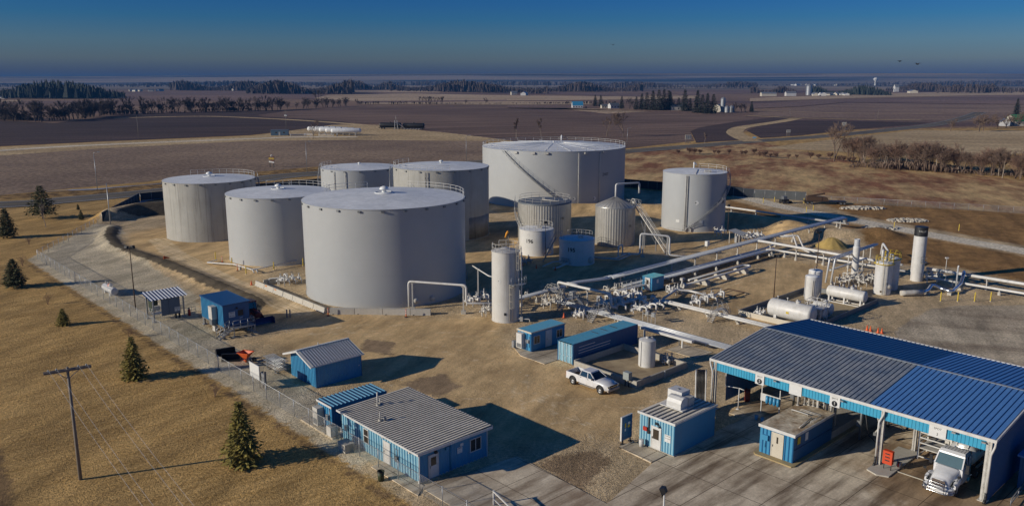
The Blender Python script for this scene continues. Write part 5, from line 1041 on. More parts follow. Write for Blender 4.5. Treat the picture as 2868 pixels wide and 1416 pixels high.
prun('pipe_run', 'low white pipes and stand at the near bollards of the clean white tank', [[(60.2, 146.8, .35), (57.8, 145.6, .4), (60.3, 139.5, .7), (60.8, 133, .7), (60.8, 132.6, .2)], [(60.8, 133.6, .7), (61.4, 132.8, .7), (61.4, 132.4, .2)], [(61, 133, .75), (70, 134.2, .75)]], .12, [(60.5, 137.5, .6, .4, 'U')], 'white')
# ---- valve manifolds
def valve_proto(m, wheel=True, s=1.0):
    T = bpy.data.objects.new('valve', None)
    b = MB(); b.lathe([(.0, -.28 * s), (.24 * s, -.28 * s), (.24 * s, -.22 * s), (.13 * s, -.2 * s), (.17 * s, 0), (.13 * s, .2 * s), (.24 * s, .22 * s), (.24 * s, .28 * s), (0, .28 * s)], 12, axis='X')
    b.tube([(0, 0, .1 * s), (0, 0, .75 * s)], [.09 * s, .045 * s], 7); b.lathe([(.12 * s, .3 * s), (.15 * s, .34 * s), (.15 * s, .4 * s), (.12 * s, .44 * s)], 10)
    return b
def manifold(name, label, u0, u1, v, h, n, m='white', arms=True, r=.17, depth=1.6, jit=.12, rz=ANG, legs=True):
    """header pipe along local x with valves and looping branches"""
    L = u1 - u0; T = thing(name, label, 'valve manifold', G(u0, v, 0), rz)
    b = MB(); b.pipe([(-.3, 0, h), (L + .3, 0, h)], r, 9); b.lathe([(r * 1.5, -.33), (r * 1.5, -.25)], 10, axis='X', c=(0, 0, h)); b.build('header_pipe', M[m], T)
    vb = valve_proto(m).build('valve', M[m], T); o = vb
    for i in range(n):
        x = L * (i + .5) / n
        if i: o = vb.copy(); COL.objects.link(o)
        side = -1 if i % 2 == 0 else 1
        o.location = (x, side * depth * .45, h + random.uniform(-.05, .1)); o.rotation_euler = (0, 0, R(90) + random.uniform(-.1, .1)); k = random.uniform(.8, 1.15); o.scale = (k, k, k * random.uniform(.9, 1.4))
        if arms:
            p = MB(); e = side * depth * random.uniform(.85, 1.1); hh = h + random.choice((0, .0, .35, .6))
            p.pipe([(x, 0, h), (x, side * depth * .25, h), (x, side * depth * .6, hh), (x, e, hh), (x + random.uniform(-.1, .1), e, .05)], r * .7, 7); p.build('branch_pipe', M[m], T)
        w_ = MB(); w_.tube([(x + .2 * math.cos(t), side * depth * .45 + .2 * math.sin(t), h + .82) for t in [2 * math.pi * k / 10 for k in range(10)]], .022, 4, closed=True); w_.bar((x - .2, side * depth * .45, h + .82), (x + .2, side * depth * .45, h + .82), .03); w_.build('handwheel', M['steel'] if i % 3 else M['white_old'], T)
    if legs:
        for x in (0.2, L - .2): p = MB(); p.bar((x, 0, -.05), (x, 0, h), .12); p.build('leg', M[m], T)
    return T
manifold('valve_manifold', 'blue shaded header with a row of valves in the middle of the valve yard', 88.5, 98.5, 77.0, .75, 10, 'white', r=.26, depth=1.5)
manifold('valve_manifold', 'row of white valves and arches nearest the low pipe bundle', 90.0, 97.0, 71.6, .7, 6, 'white', r=.22, depth=1.9)
manifold('valve_manifold', 'second header between the two valve rows of the valve yard', 90.0, 96.5, 74.6, .8, 6, 'white', r=.24, depth=1.2)
manifold('valve_manifold', 'tangle of white valves under the crossover stairs by the tall slim tank', 82.5, 88, 82.6, .7, 7, 'white_old', r=.13, depth=1.2)
manifold('valve_manifold', 'white valve cluster in front of the low rack beside the tall slim tank', 80.0, 85.0, 87.6, .7, 6, 'white_old', r=.12, depth=1.0)
manifold('valve_manifold', 'low pump and valve skid beside the orange cone behind the small office container', 82.3, 84.2, 75.8, .5, 4, 'white', r=.18, depth=1.3)
manifold('valve_manifold', 'white valve group just right of the little blue hut', 102.8, 105.6, 74.8, .55, 4, 'white', r=.14, depth=1.2)
manifold('valve_manifold', 'white sample skid with upright valves by the open pit frame', 99.8, 107.2, 68.2, .65, 7, 'white', r=.2, depth=1.1)
manifold('valve_manifold', 'white valve group left of the hut, behind the crossover walkway', 94.5, 101.0, 81.0, .6, 7, 'white_old', r=.12, depth=1.2)
manifold('valve_manifold', 'dense white manifold behind the long rack near the sloped sun roof', 148.5, 156.5, 90.2, .9, 12, 'white', r=.2, depth=1.6)
manifold('valve_manifold', 'small valve group at the foot of the spiral stair tank', 151.0, 154.5, 97.8, .9, 4, 'white', r=.14, depth=1.2)
manifold('valve_manifold', 'small valve cluster in the shade below tank 196', 100.8, 103.0, 106.3, .5, 4, 'white_old', r=.12, depth=.9)
manifold('valve_manifold', 'shaded blue pipework along the right foot of the largest foreground tank', 75.0, 79.5, 91.5, .8, 6, 'white', r=.14, depth=1.3)
manifold('valve_manifold', 'white valves and pipes between the road barriers and the largest foreground tank', 60.3, 64.0, 122.6, .75, 7, 'white', r=.14, depth=1.6)
manifold('valve_manifold', 'row of white pipe stubs between the tall slim tank and the big overhead pipe', 73.0, 75.5, 85.6, .8, 5, 'white_old', r=.09, depth=.8)
manifold('valve_manifold', 'white pumps and valves at the foot of the silver stack', 128.5, 136.0, 59.0, .7, 10, 'white_old', r=.13, depth=1.5)
manifold('valve_manifold', 'second row of pumps between the silver stack and the yellow railed tanks', 130.0, 137.5, 56.6, .8, 9, 'white_old', r=.13, depth=1.3)
manifold('valve_manifold', 'valves on top of the saddle of the leggy horizontal vessel', 121.0, 124.5, 55.5, 1.0, 5, 'white', r=.12, depth=1.3)
manifold('valve_manifold', 'pipe stand in the shade under the banded stack', 141.0, 146.0, 50.0, .8, 5, 'white', r=.16, depth=1.3)
manifold('valve_manifold', 'white valves beside the big horizontal tank in the dark bund', 101.6, 103.0, 58.4, .6, 3, 'white', r=.12, depth=.8)
T = thing('bypass_pipe', 'white hooped pipe beside the concrete road barriers', 'pipe', G(59.3, 121.6, 0), ANG)
b = MB(); b.pipe([(0, 2.2, .2), (0, 2.2, 1.0), (1.2, 1.0, 1.2), (2.4, .6, 1.2)], .1, 8); b.build('pipe', M['white'], T); b = MB(); b.bar((.9, .9, 0), (.9, .9, 1.1), .09); b.build('leg', M['white'], T)
# concrete sump wall by the barriers
T = thing('sump_wall', 'low concrete sump wall behind the first road barriers', 'wall', G(58.4, 119.5, 0), ANG)
b = MB(); b.box((0, 4.4, 0), (3.6, 4.65, .9)); b.build('wall_panel', M['concrete_block'], T); b = MB(); b.box((-.05, 1, -.02), (1.2, 4.4, .06)); b.build('floor', M['concrete_block'], T)
# ---- crossover stairs over the pipes
def crossover(u, v, label, rz=ANG, h=1.5, L=2.0, m='white_old'):
    T = thing('crossover_stairs', label, 'stairs', G(u, v, 0), rz); b = MB(); b.box((-L / 2, -.4, h - .05), (L / 2, .4, h)); b.build('platform', M[m], T)
    for s in (-1, 1):
        b = MB()
        for k in range(6): x = s * (L / 2 + .12 + .2 * k); z = h - (k + 1) * h / 6.5; b.box((x - .13, -.38, z - .02), (x + .13, .38, z + .02))
        for y in (-.4, .4): b.bar((s * L / 2, y, h), (s * (L / 2 + 1.35), y, 0), .04, .14)
        o = b.build('stair_flight', M[m], T); b = MB()
        for y in (-.4, .4): rail_line(b, [(s * L / 2, y, h), (s * (L / 2 + 1.3), y, .05)], .95, .028, 2)
        b.build('hand_rail', M[m], o)
    b = MB()
    for y in (-.4, .4): rail_line(b, [(-L / 2, y, h), (L / 2, y, h)], .95, .028, 2)
    b.build('guard_rail', M[m], T); return T
crossover(84.6, 73.0, 'white crossover stairs over the low pipe bundle behind the long container')
crossover(97.0, 61.6, 'white crossover stairs over the low twin pipes in the open yard')
crossover(86.5, 84.4, 'crossover stairs over the low rack at its bend', R(132.72), 1.7, 1.6)
crossover(85.7, 79.8, 'grey crossover stairs beside the pinkish overhead pipe', ANG, 1.6, 2.6, 'galv')
T = thing('crossover_stairs', 'dark stair platform behind the long rack below the dense manifold', 'stairs', G(150.2, 86.6, 0), R(132.7)); b = MB(); b.box((-.8, -.4, 1.5), (.8, .4, 1.55)); b.build('platform', M['steel'], T)
b = MB()
for k in range(6): b.box((.8 + .2 * k, -.4, 1.3 - .22 * k), (1.05 + .2 * k, .4, 1.34 - .22 * k))
for y in (-.42, .42): b.bar((.8, y, 1.5), (2.2, y, 0), .05, .15)
b.build('stair_flight', M['white_old'], T)
# walkway deck beside the hut
T = thing('walkway', 'long white raised walkway with railings left of the little blue hut', 'walkway', G(96.0, 79.2, 0), ANG)
b = MB(); b.box((0, -.5, .95), (6.0, .5, 1.05)); b.build('deck', M['white'], T)
for y in (-.5, .5): b = MB(); rail_line(b, [(0, y, 1.05), (6.0, y, 1.05)], 1.0, .03, 5); b.build('guard_rail', M['white_old'], T)
for x in (.2, 3, 5.8): b = MB(); b.bar((x, 0, 0), (x, 0, .95), .12); b.build('leg', M['white_old'], T)
# open tall stair between the corrugated tank and the spiral stair tank
T = thing('open_stair', 'steep open steel stair tower leaning at the narrow corrugated tank', 'stairs', (25.6, 165.2, 0), R(-66))
L_, H_ = 12.0, 8.1
for (s0, s1) in ((0, 1),):
    b = MB()
    for k in range(34): x = L_ * (k + .5) / 34; z = H_ * (1 - (k + .5) / 34); b.box((x - .14, -.4, z - .02), (x + .14, .4, z + .02))
    b.build('treads', M['galv'], T)
for y in (-.43, .43):
    b = MB(); b.bar((0, y, H_), (L_, y, 0), .06, .26); b.build('stringer', M['white_old'], T); b = MB(); rail_line(b, [(0, y, H_), (L_, y, 0)], 1.0, .035, 8); b.build('hand_rail', M['white_old'], T)
b = MB(); b.box((-2.4, -1.0, H_ - .1), (.1, 1.0, H_)); b.build('top_landing', M['galv'], T); b = MB(); rail_line(b, [(-2.4, -1, H_), (.1, -1, H_)], n=3); rail_line(b, [(.1, 1, H_), (-2.4, 1, H_), (-2.4, -1, H_)], n=3); b.build('guard_rail', M['white_old'], T)
for x, z in ((3.5, 5.5), (7.5, 2.9)): b = MB(); b.bar((x, 0, 0), (x, 0, z), .16); b.bar((x, 0, z * .5), (x - 1.6, 0, z * .95), .08); b.build('leg', M['galv'], T)
b = MB(); b.cbox((-1.2, .2, H_ + .45), (.9, .7, .7)); b.pipe([(-1.8, 0, H_), (-1.8, 0, H_ + 1.2), (-.6, 0, H_ + 1.2), (-.6, 0, H_)], .1, 7); b.build('valve_set', M['white_old'], T)
prun('pipe_run', 'grey boxed pipe duct in the gap left of the spiral stair tank', [[(158, 112, 1.4), (170, 112, 1.6), (171, 112, .3)], [(158, 113, .4), (172, 113.5, .5)]], .25, [(164, 112, 1.2, .6, 'V'), (169, 112, 1.3, .6, 'V')])
# ---- sun roof over a panel
T = thing('panel_canopy', 'small sloped metal sun roof over a control panel by the long rack', 'canopy', G(147.2, 90.6, 0), ANG)
b = MB(); b.ribbed((-1.6, -2.2, 2.1), (3.0, 0, 0), (0, 3.2, .7), (0, -.2, .98), .3, .04); b.build('roof', M['galv'], T)
for (x, y, z) in ((-1.2, -1.6, 2.2), (1.0, -1.6, 2.2), (-1.2, .7, 2.7), (1.0, .7, 2.7)): b = MB(); b.bar((x, y, 0), (x, y, z), .12); b.build('post', M['white_old'], T)
b = MB(); b.box((-1.0, -.9, .3), (-.2, -.4, 1.7)); b.box((.0, -.9, .3), (.8, -.4, 1.7)); b.build('control_panel', M['galv'], T)
T = thing('control_box', 'white control box on a post in front of the long rack', 'control box', G(137.5, 91.0, 0), ANG)
b = MB(); b.box((-.4, -.3, .7), (.4, .3, 1.7)); b.build('box_body', M['paper'], T); b = MB(); b.bar((0, 0, 0), (0, 0, .7), .1); b.build('leg', M['steel'], T)
T = thing('control_box', 'grey control box on legs among the valves by the pinkish overhead pipe', 'control box', G(87.3, 81.0, 0), ANG)
b = MB(); b.box((-.35, -.35, .9), (.35, .35, 2.1)); b.build('box_body', M['galv'], T)
for x in (-.3, .3): b = MB(); b.bar((x, 0, 0), (x, 0, .9), .09); b.build('leg', M['galv'], T)
T = thing('instrument_stand', 'thin metal frame with two grey boxes beside the low pipe bundle', 'frame', G(88.4, 68.5, 0), R(-47.3))
for x in (0, .9, 1.5, 2.2): b = MB(); b.bar((x, 0, 0), (x, 0, 1.5 if x in (0, 2.2) else 1.2), .06); b.build('post', M['white_old'], T)
b = MB(); b.bar((0, 0, 1.1), (2.2, 0, 1.1), .06); b.build('rail', M['white_old'], T); b = MB(); b.box((.6, -.15, 1.15), (1.05, .15, 1.65)); b.build('box_body', M['galv'], T); b = MB(); b.box((1.6, -.15, 1.0), (2.15, .15, 1.6)); b.build('box_body', M['galv'], T)
T = thing('tray_beam', 'flat white cable tray beam on posts behind the plastic tank', 'cable tray', G(82.6, 64.2, 0), R(-47.3))
b = MB(); b.box((0, -.3, 1.1), (8.2, .3, 1.4)); b.build('tray', M['white'], T)
for x in (.6, 6.6): b = MB(); b.bar((x, 0, 0), (x, 0, 1.1), .16); b.build('leg', M['white'], T)
T = thing('floodlight', 'floodlight stub and signal box at the pipe bundle end', 'lamp', G(83.2, 58.5, 0), ANG); b = MB(); b.bar((0, 0, 0), (0, 0, .8), .08); b.build('post', M['steel'], T); b = MB(); b.cbox((0, 0, .95), (.35, .3, .3)); b.build('lamp_head', M['galv'], T)
T = thing('pit_frame', 'rusty square frame lying round an open pit in the yard', 'frame', G(108.6, 66.6, 0), ANG)
for a, c in (((0, 0), (3.4, 0)), ((3.4, 0), (3.4, 3)), ((3.4, 3), (0, 3)), ((0, 3), (0, 0))): b = MB(); b.bar((*a, .3), (*c, .3), .12); b.build('beam', M['rust'], T)
for x, y in ((0, 0), (3.4, 0)): b = MB(); b.bar((x, y, 0), (x, y, .3), .1); b.build('leg', M['white_old'], T)
# ---- containment and plastic tank by the pickup
T = thing('containment_wall', 'low concrete bund round the white plastic tank beside the pickup', 'wall', G(67.4, 52.75, 0), ANG)
for a, c in (((0, 0), (9.4, .22)), ((0, .22), (.22, 9.4)), ((9.18, .22), (9.4, 9.6)), ((.22, 9.4), (9.18, 9.62))): b = MB(); b.box((*a, -.05), (*c, .8)); b.build('wall_panel', M['concrete_block'], T)
b = MB(); b.box((.22, .22, -.04), (9.18, 9.4, .07)); b.build('floor', mat('sandy_bund_floor', (.50, .39, .23), .9, col2=(.24, .17, .10), scale=.5, contrast=.4), T)
b = MB(); b.tube([(5.0, -.02, .85), (5.0, -.08, .8), (5.0, -.08, .0)], .05, 6); b.build('drain_pipe', M['white'], T)
T = thing('plastic_tank', 'upright white plastic tank inside the concrete bund', 'tank', G(74.1, 56.6, .07), ANG)
b = MB(); b.lathe([(1.0, 0), (1.0, 3.15)], 40); b.lathe([(1.03, 3.12), (1.03, 3.2)], 40); b.lathe([(1.0, 3.2), (.5, 3.38), (.001, 3.42)], 40); b.build('tank_shell', M['white'], T)
b = MB(); b.lathe([(.22, 3.3), (.22, 3.55), (.001, 3.58)], 14); b.lathe([(.14, 3.25), (.14, 3.5), (.001, 3.5)], 10, c=(.5, -.3, 0)); b.build('lid', M['white_old'], T)
b = MB(); b.tube([(-1.05, .1, .1), (-1.05, .1, 3.1)], .035, 5); b.tube([(.4, .9, 3.2), (.4, .9, 4.1), (.9, .9, 4.1)], .04, 5); b.build('fill_pipe', M['white_old'], T)
manifold('pump_skid', 'small pump frame beside the white plastic tank', 75.6, 76.9, 55.2, .5, 3, 'white_old', r=.08, depth=.7)
T = thing('utility_pedestal', 'grey equipment box on two posts at the bund corner', 'utility box', G(67.2, 53.9, 0), ANG)
b = MB(); b.box((-.3, -.4, .85), (.3, .4, 1.7)); b.build('box_body', mat('green_grey_box', (.33, .36, .34), .5), T)
for y in (-.25, .25): b = MB(); b.bar((-.05, y, 0), (-.05, y, .85), .1); b.build('leg', M['dark'], T)
# ---- second bund with horizontal vessels
T = thing('containment_wall', 'dark steel bund round the horizontal white tanks behind the canopy', 'wall', G(101, 49.8, 0), ANG)
for a, c in (((0, 0), (20.8, .15)), ((0, .15), (.15, 11.2)), ((20.65, .15), (20.8, 11.2)), ((.15, 11.05), (20.65, 11.2))): b = MB(); b.box((*a, -.05), (*c, .75)); b.build('wall_panel', M['steel'] if a[1] != .15 or a[0] != 0 else M['cream'], T)
b = MB(); b.box((.15, .15, -.05), (20.65, 11.05, .06)); b.build('floor', mat('bund_gravel_floor', (.46, .36, .21), .95, col2=(.33, .25, .14), scale=1.2), T)
def hvessel(name, label, u, v0, v1, z, r, legs, m='white', legm='white', saddle=False):
    T = thing(name, label, 'tank', G(u, v0, 0), ANG); L = v1 - v0; b = MB()
    prof = [(.001, -.28 * r)] + [(r * math.sin(R(a)), -.35 * r * math.cos(R(a))) for a in (30, 55, 75, 90)] + [(r, L)] + [(r * math.sin(R(a)), L + .35 * r * math.cos(R(a))) for a in (75, 55, 30)] + [(.001, L + .35 * r)]
    b.lathe(prof, 32, axis='Y', c=(0, 0, z)); b.build('vessel', M[m], T)
    for y in legs:
        b = MB()
        if saddle: b.box((-r * .8, y - .2, 0), (r * .8, y + .2, z - r * .55))
        else:
            for x in (-r * .7, r * .7): b.bar((x, y, 0), (x, y, z - r * .3), .22)
            b.bar((-r * .7, y, .12), (r * .7, y, .12), .14)
        b.build('saddle', M[legm], T)
    b = MB(); b.lathe([(.3, z + r - .1), (.3, z + r + .18), (.36, z + r + .18), (.36, z + r + .26), (.001, z + r + .28)], 14, c=(0, L * .35, 0)); b.build('manway', M[m], T)
    for k in range(4): b = MB(); b.tube([(0, L * (.12 + .25 * k), z + r - .05), (0, L * (.12 + .25 * k), z + r + .4)], .06, 6); b.cbox((0, L * (.12 + .25 * k), z + r + .42), (.2, .2, .12)); b.build('nozzle', M['white_old'], T)
    return T
T = hvessel('horizontal_tank', 'biggest horizontal white tank with a small yellow label half hidden by the canopy roof', 103.0, 50.9, 56.8, 1.75, 1.28, (1.0, 4.9), saddle=True)
b = MB(); b.box((-1.3, 2.7, 1.55), (-1.27, 3.1, 1.85)); b.build('label_plate', M['yellow'], T)
T = hvessel('horizontal_tank', 'horizontal white vessel standing on legs along the back of the bund', 118.3, 50.4, 55.9, 1.6, .86, (.3, 2.8, 5.2))
b = MB()
for x in (-.6, .6): b.bar((x, .3, .1), (x, 5.2, .1), .13)
b.build('skid_beam', M['white'], T)
hvessel('horizontal_tank', 'short horizontal vessel in the shade right of the biggest horizontal tank', 109.3, 51.2, 53.6, 1.3, .8, (.5, 1.9), saddle=True)
hvessel('horizontal_tank', 'small horizontal filter vessel below the standpipes inside the bund', 106.6, 50.8, 52.2, 1.2, .7, (.4, 1.0), saddle=True)
T = thing('standpipe_platform', 'white railed standpipes on top of the biggest horizontal tank end', 'platform', G(105.6, 51.6, 0), ANG)
b = MB(); b.box((-1, -1.2, 2.2), (1, 1.2, 2.28)); b.build('deck', M['white'], T)
b = MB(); rail_line(b, [(-1, -1.2, 2.28), (1, -1.2, 2.28), (1, 1.2, 2.28), (-1, 1.2, 2.28), (-1, -1.2, 2.28)], 1.0, .03, 3); b.build('guard_rail', M['white'], T)
for x, y in ((-1, -1.2), (1, -1.2), (-1, 1.2), (1, 1.2)): b = MB(); b.bar((x, y, 0), (x, y, 2.2), .1); b.build('leg', M['white'], T)
def vtank(name, label, c, r, h, z0=.35, m='white', cat='tank', dome=.25, n=36):
    T = thing(name, label, cat, (c[0], c[1], 0), ANG); b = MB(); b.lathe([(r * .92, 0), (r * .92, z0)], n); b.lathe([(r, z0), (r, h)], n); b.lathe([(r * .92, z0), (r, z0)], n); b.build('tank_shell', M[m], T)
    b = MB(); b.lathe([(r * math.cos(R(a)), h + dome * math.sin(R(a))) for a in (0, 20, 40, 60, 78)] + [(.001, h + dome)], n); b.build('roof', M['tank_roof'], T); return T
T = vtank('vertical_tank', 'front one of the twin upright white tanks in the bund', (46.3, 121.6), 1.04, 3.75, .5)
b = MB(); b.tube([(-.75, -.75, .6), (-.75, -.75, 3.3)], .035, 5); b.tube([(-.9, -.6, .6), (-.9, -.6, 3.3)], .035, 5); b.tube([(-.2, -1.05, .3), (.3, -1.3, 1.3)], .04, 5); b.build('side_pipe', M['cream'], T)
T = vtank('vertical_tank', 'rear one of the twin upright white tanks, slightly taller', (47.3, 123.0), 1.04, 4.3, .5)
b = MB(); b.tube([(-.5, 0, 4.5), (-.5, 0, 4.9), (.5, 0, 5.0)], .04, 5); b.build('roof_pipe', M['white_old'], T)
T = vtank('stack', 'slim white stack with a bare silver tip', (58.5, 134.9), .56, 5.7, .4, cat='stack', dome=.05)
b = MB(); b.lathe([(.46, 5.7), (.46, 7.0)], 28); b.lathe([(.42, 7.0), (.42, 5.9)], 28); b.lathe([(.46, 7.0), (.42, 7.0)], 28); b.build('silver_tip', M['galv_pipe'], T)
b = MB(); b.pipe([(.75, .3, .5), (.75, .3, 6.1), (.2, .2, 6.1)], .13, 8); b.build('side_pipe', M['white'], T)
b = MB(); rail_line(b, [(-1.1, -1.1, 1.6), (1.1, -1.1, 1.6), (1.1, 1.1, 1.6)], 1.0, .03, 2); b.box((-1.1, -1.1, 1.5), (1.1, -.5, 1.58)); b.build('platform', M['white_old'], T)
T = vtank('vertical_tank', 'near white tank with a yellow top railing and looping white pipe', (59.0, 125.4), 1.29, 5.0, .1)
ring_rail(1.3, 5.0, R(-200), R(120), 9, 1.1, .04).build('guard_rail', M['yellow'], T); b = MB(); b.lathe([(1.3, 4.9), (1.55, 4.9), (1.55, 5.0), (1.3, 5.0)], 36); b.build('walk_ring', M['yellow'], T)
b = MB(); b.pipe([(-.5, .2, 5.1), (-.5, .2, 7.0), (.4, .5, 7.0), (.4, .5, 5.2)], .19, 9); b.build('loop_pipe', M['white'], T); b = MB(); b.pipe([(.6, -.1, 5.1), (.6, -.1, 6.9), (2.6, 1.6, 7.6), (2.9, 1.9, 5.6)], .16, 9); b.build('bridge_pipe', M['white'], T)
lb, cg = caged_ladder(1.29, R(-150) - 0, .2, 5.6); o = lb.build('ladder', M['cream'], T)
b = MB(); b.lathe([(.0, .2), (.3, .2), (.3, .1), (.36, .1), (.36, -.1)], 16, axis='X'); o = b.build('manway', M['white_old'], T); o.location = pol(1.29, R(-105), 1.4); o.rotation_euler = (0, 0, R(-105))
text('T', .5, M['ink'], T, 0, 0, 'tank_mark', wrap=(1.29, R(-128), 1.8), bold=.02)
b = MB(); b.lathe([(.001, .03), (.16, .03), (.16, 0)], 12, axis='X'); o = b.build('drain_flange', M['rust'], T); o.location = pol(1.29, R(-165), .6); o.rotation_euler = (0, 0, R(-165))
T = vtank('vertical_tank', 'rear white tank with a yellow top railing, in shade beside the banded stack', (61.5, 128.3), 1.28, 5.15, .1)
ring_rail(1.3, 5.15, R(-180), R(180), 10, 1.1, .04).build('guard_rail', M['yellow'], T); b = MB(); b.lathe([(1.28, 5.05), (1.5, 5.05), (1.5, 5.15), (1.28, 5.15)], 36); b.build('walk_ring', M['yellow'], T)
b = MB(); b.lathe([(.3, 5.3), (.3, 5.7), (.001, 5.75)], 12, c=(.4, .2, 0)); b.tube([(-.5, .4, 5.3), (-.5, .4, 6.2)], .06, 6); b.build('roof_fittings', M['white'], T)
T = vtank('banded_stack', 'tall white stack with a black lettered band at its top', (68.7, 134.0), 1.03, 7.75, 1.5, cat='stack', dome=.01)
b = MB(); b.lathe([(1.045, 7.75), (1.045, 9.3)], 40); b.lathe([(1.045, 9.3), (.95, 9.3)], 40); b.lathe([(.95, 9.3), (.001, 9.28)], 40); b.build('black_band', M['dark'], T)
text('TALLEY', .42, M['white_old'], T, 0, 0, 'band_lettering', wrap=(1.05, R(-142), 8.6)); text('CZZAY', .34, M['white_old'], T, 0, 0, 'band_lettering', wrap=(1.05, R(-112), 8.3)) if False else None
b = MB(); rail_line(b, [(-1.2, -.9, 3.4), (-.2, -1.4, 3.4)], 1.0, .03, 2); b.box((-1.2, -1.45, 3.32), (.2, -.8, 3.4)); b.build('platform', M['steel'], T)
for a in (-140, -60, 30, 120): b = MB(); p = pol(.85, R(a), 0); b.bar((p.x, p.y, 0), (p.x, p.y, 1.6), .16); b.build('leg', M['white'], T)
# silver insulated S pipe and vent mast
T = thing('insulated_pipe', 'zigzag silver insulated pipe in front of the white pipes on the right', 'pipe', G(129, 49, 0), ANG)
b = MB(); b.pipe([(-.2, .3, .55), (.8, -.6, .6), (2.4, -2.0, .7)], .42, 12); b.build('wrapped_bend', M['white_old'], T)
b = MB(); b.pipe([(2.3, -1.9, .65), (4.2, -2.1, .6), (6.2, -1.9, 1.3), (6.9, -3.0, .7), (6.3, -5.0, .6), (8.5, -4.6, .6), (11.4, -4.5, 1.0), (13.0, -4.2, 2.4), (14.0, -3.9, 2.4)], .27, 12, 1.0); b.build('pipe', mat('bright_silver_cladding', (.62, .65, .70), .22, .9), T)
for x, y in ((4.2, -2.1), (6.4, -4.6), (11.0, -4.5)): b = MB(); b.box((x - .3, y - .3, -.05), (x + .3, y + .3, .38)); b.build('block', M['barrier'], T)
T = thing('vent_mast', 'upright silver vent pipe behind the zigzag insulated pipe', 'vent pipe', G(140.4, 45.2, 0), 0); b = MB(); b.pipe([(0, 0, 0), (0, 0, 3.7), (.1, 0, 3.85)], .13, 8); b.build('mast', M['galv_pipe'], T); b = MB(); b.lathe([(.2, 0), (.2, .3), (.14, .32)], 10); b.build('base', M['steel'], T)
# ============================================================ VEHICLES (local +x is forward)
def ring(x, hw, z0, z1, rb=.08, rt=.12, top=None):
    """rounded box section at x: half width hw, z0..z1; top = half width at the top"""
    t = top if top is not None else hw
    return [(x, -hw + rb, z0), (x, hw - rb, z0), (x, hw, z0 + rb), (x, hw * .5 + t * .5 if top else hw, (z0 + z1) / 2), (x, t, z1 - rt), (x, t - rt, z1), (x, -t + rt, z1), (x, -t, z1 - rt), (x, -(hw * .5 + t * .5) if top else -hw, (z0 + z1) / 2), (x, -hw, z0 + rb)]
def wheel(T, x, y, r, w, m='rubber', rim='galv', side=1):
    b = MB(); b.lathe([(r * .55, -w / 2), (r * .92, -w / 2), (r, -w * .36), (r, w * .36), (r * .92, w / 2), (r * .55, w / 2)], 24, axis='Y', c=(x, y, r)); o = b.build('wheel', M[m], T)
    c = MB(); s = side; c.lathe([(r * .57, s * w * .36), (r * .5, s * w * .28), (r * .2, s * w * .3), (r * .14, s * w * .42), (.001, s * w * .44)], 20, axis='Y', c=(x, y, r)); c.build('rim', M[rim], o)
    for k in range(6):
        pass
    return o
M['car'] = mat('white_car_paint', (.72, .72, .73), .22, col2=(.62, .61, .60), scale=1.2)
M['carglass'] = mat('car_glass', (.02, .03, .035), .06, spec=.9)
M['chrome'] = mat('chrome', (.6, .6, .6), .18, 1.0)
M['lamp'] = mat('headlamp_lens', (.6, .58, .5), .1)
T = thing('pickup_truck', 'white crew cab pickup truck parked beside the concrete bund', 'pickup truck', G(64.2, 56.4, 0), R(-47.28))
b = MB(); b.loft([ring(3.02, .78, .62, 1.05, .1, .15), ring(2.9, .93, .5, 1.16, .1, .14), ring(2.2, 1.0, .46, 1.27, .1, .14), ring(1.25, 1.0, .46, 1.33, .1, .12), ring(1.1, 1.0, .46, 1.34), ring(-1.0, 1.0, .46, 1.34), ring(-1.12, 1.0, .5, 1.34)]); b.build('body', M['car'], T)
b = MB()
for s in (-1, 1): b.box((-3.05, s * 1.0 - .07 if s > 0 else -1.0, .55), (-1.13, s * 1.0 if s > 0 else -.93, 1.34))
b.box((-3.08, -.93, .6), (-3.0, .93, 1.32)); b.box((-3.0, -.93, .6), (-1.13, .93, .78)); b.box((-1.2, -.93, .78), (-1.13, .93, 1.34)); b.build('cargo_bed', M['car'], T)
b = MB(); b.box((-2.98, -.9, .785), (-1.22, .9, .80)); b.build('bed_liner', M['rust'], T)
b = MB(); b.loft([[(1.22, -.9, 1.3), (1.22, .9, 1.3), (1.2, .88, 1.34), (1.2, -.88, 1.34)], [(.95, -.88, 1.48), (.95, .88, 1.48), (.93, .86, 1.5), (.93, -.86, 1.5)]], False)
b.loft([[(1.22, -.93, 1.32), (1.22, .93, 1.32), (-1.12, .93, 1.32), (-1.12, -.93, 1.32)], [(.35, -.72, 1.88), (.35, .72, 1.88), (-.92, .72, 1.88), (-.92, -.72, 1.88)]], False); b.build('windows', M['carglass'], T)
b = MB(); b.loft([[(.42, -.74, 1.86), (.42, .74, 1.86), (-.98, .74, 1.86), (-.98, -.74, 1.86)], [(.3, -.66, 1.95), (.3, .66, 1.95), (-.9, .66, 1.95), (-.9, -.66, 1.95)]], False)
for s in (-1, 1):
    for (xa, xb) in ((1.2, .4), (.1, .0), (-1.05, -.92)): b.bar((xa, s * .94, 1.32), (xb, s * .735, 1.88), .09, .07)
b.bar((-1.1, 0, 1.34), (-.95, 0, 1.87), .06); b.build('cab_roof', M['car'], T)
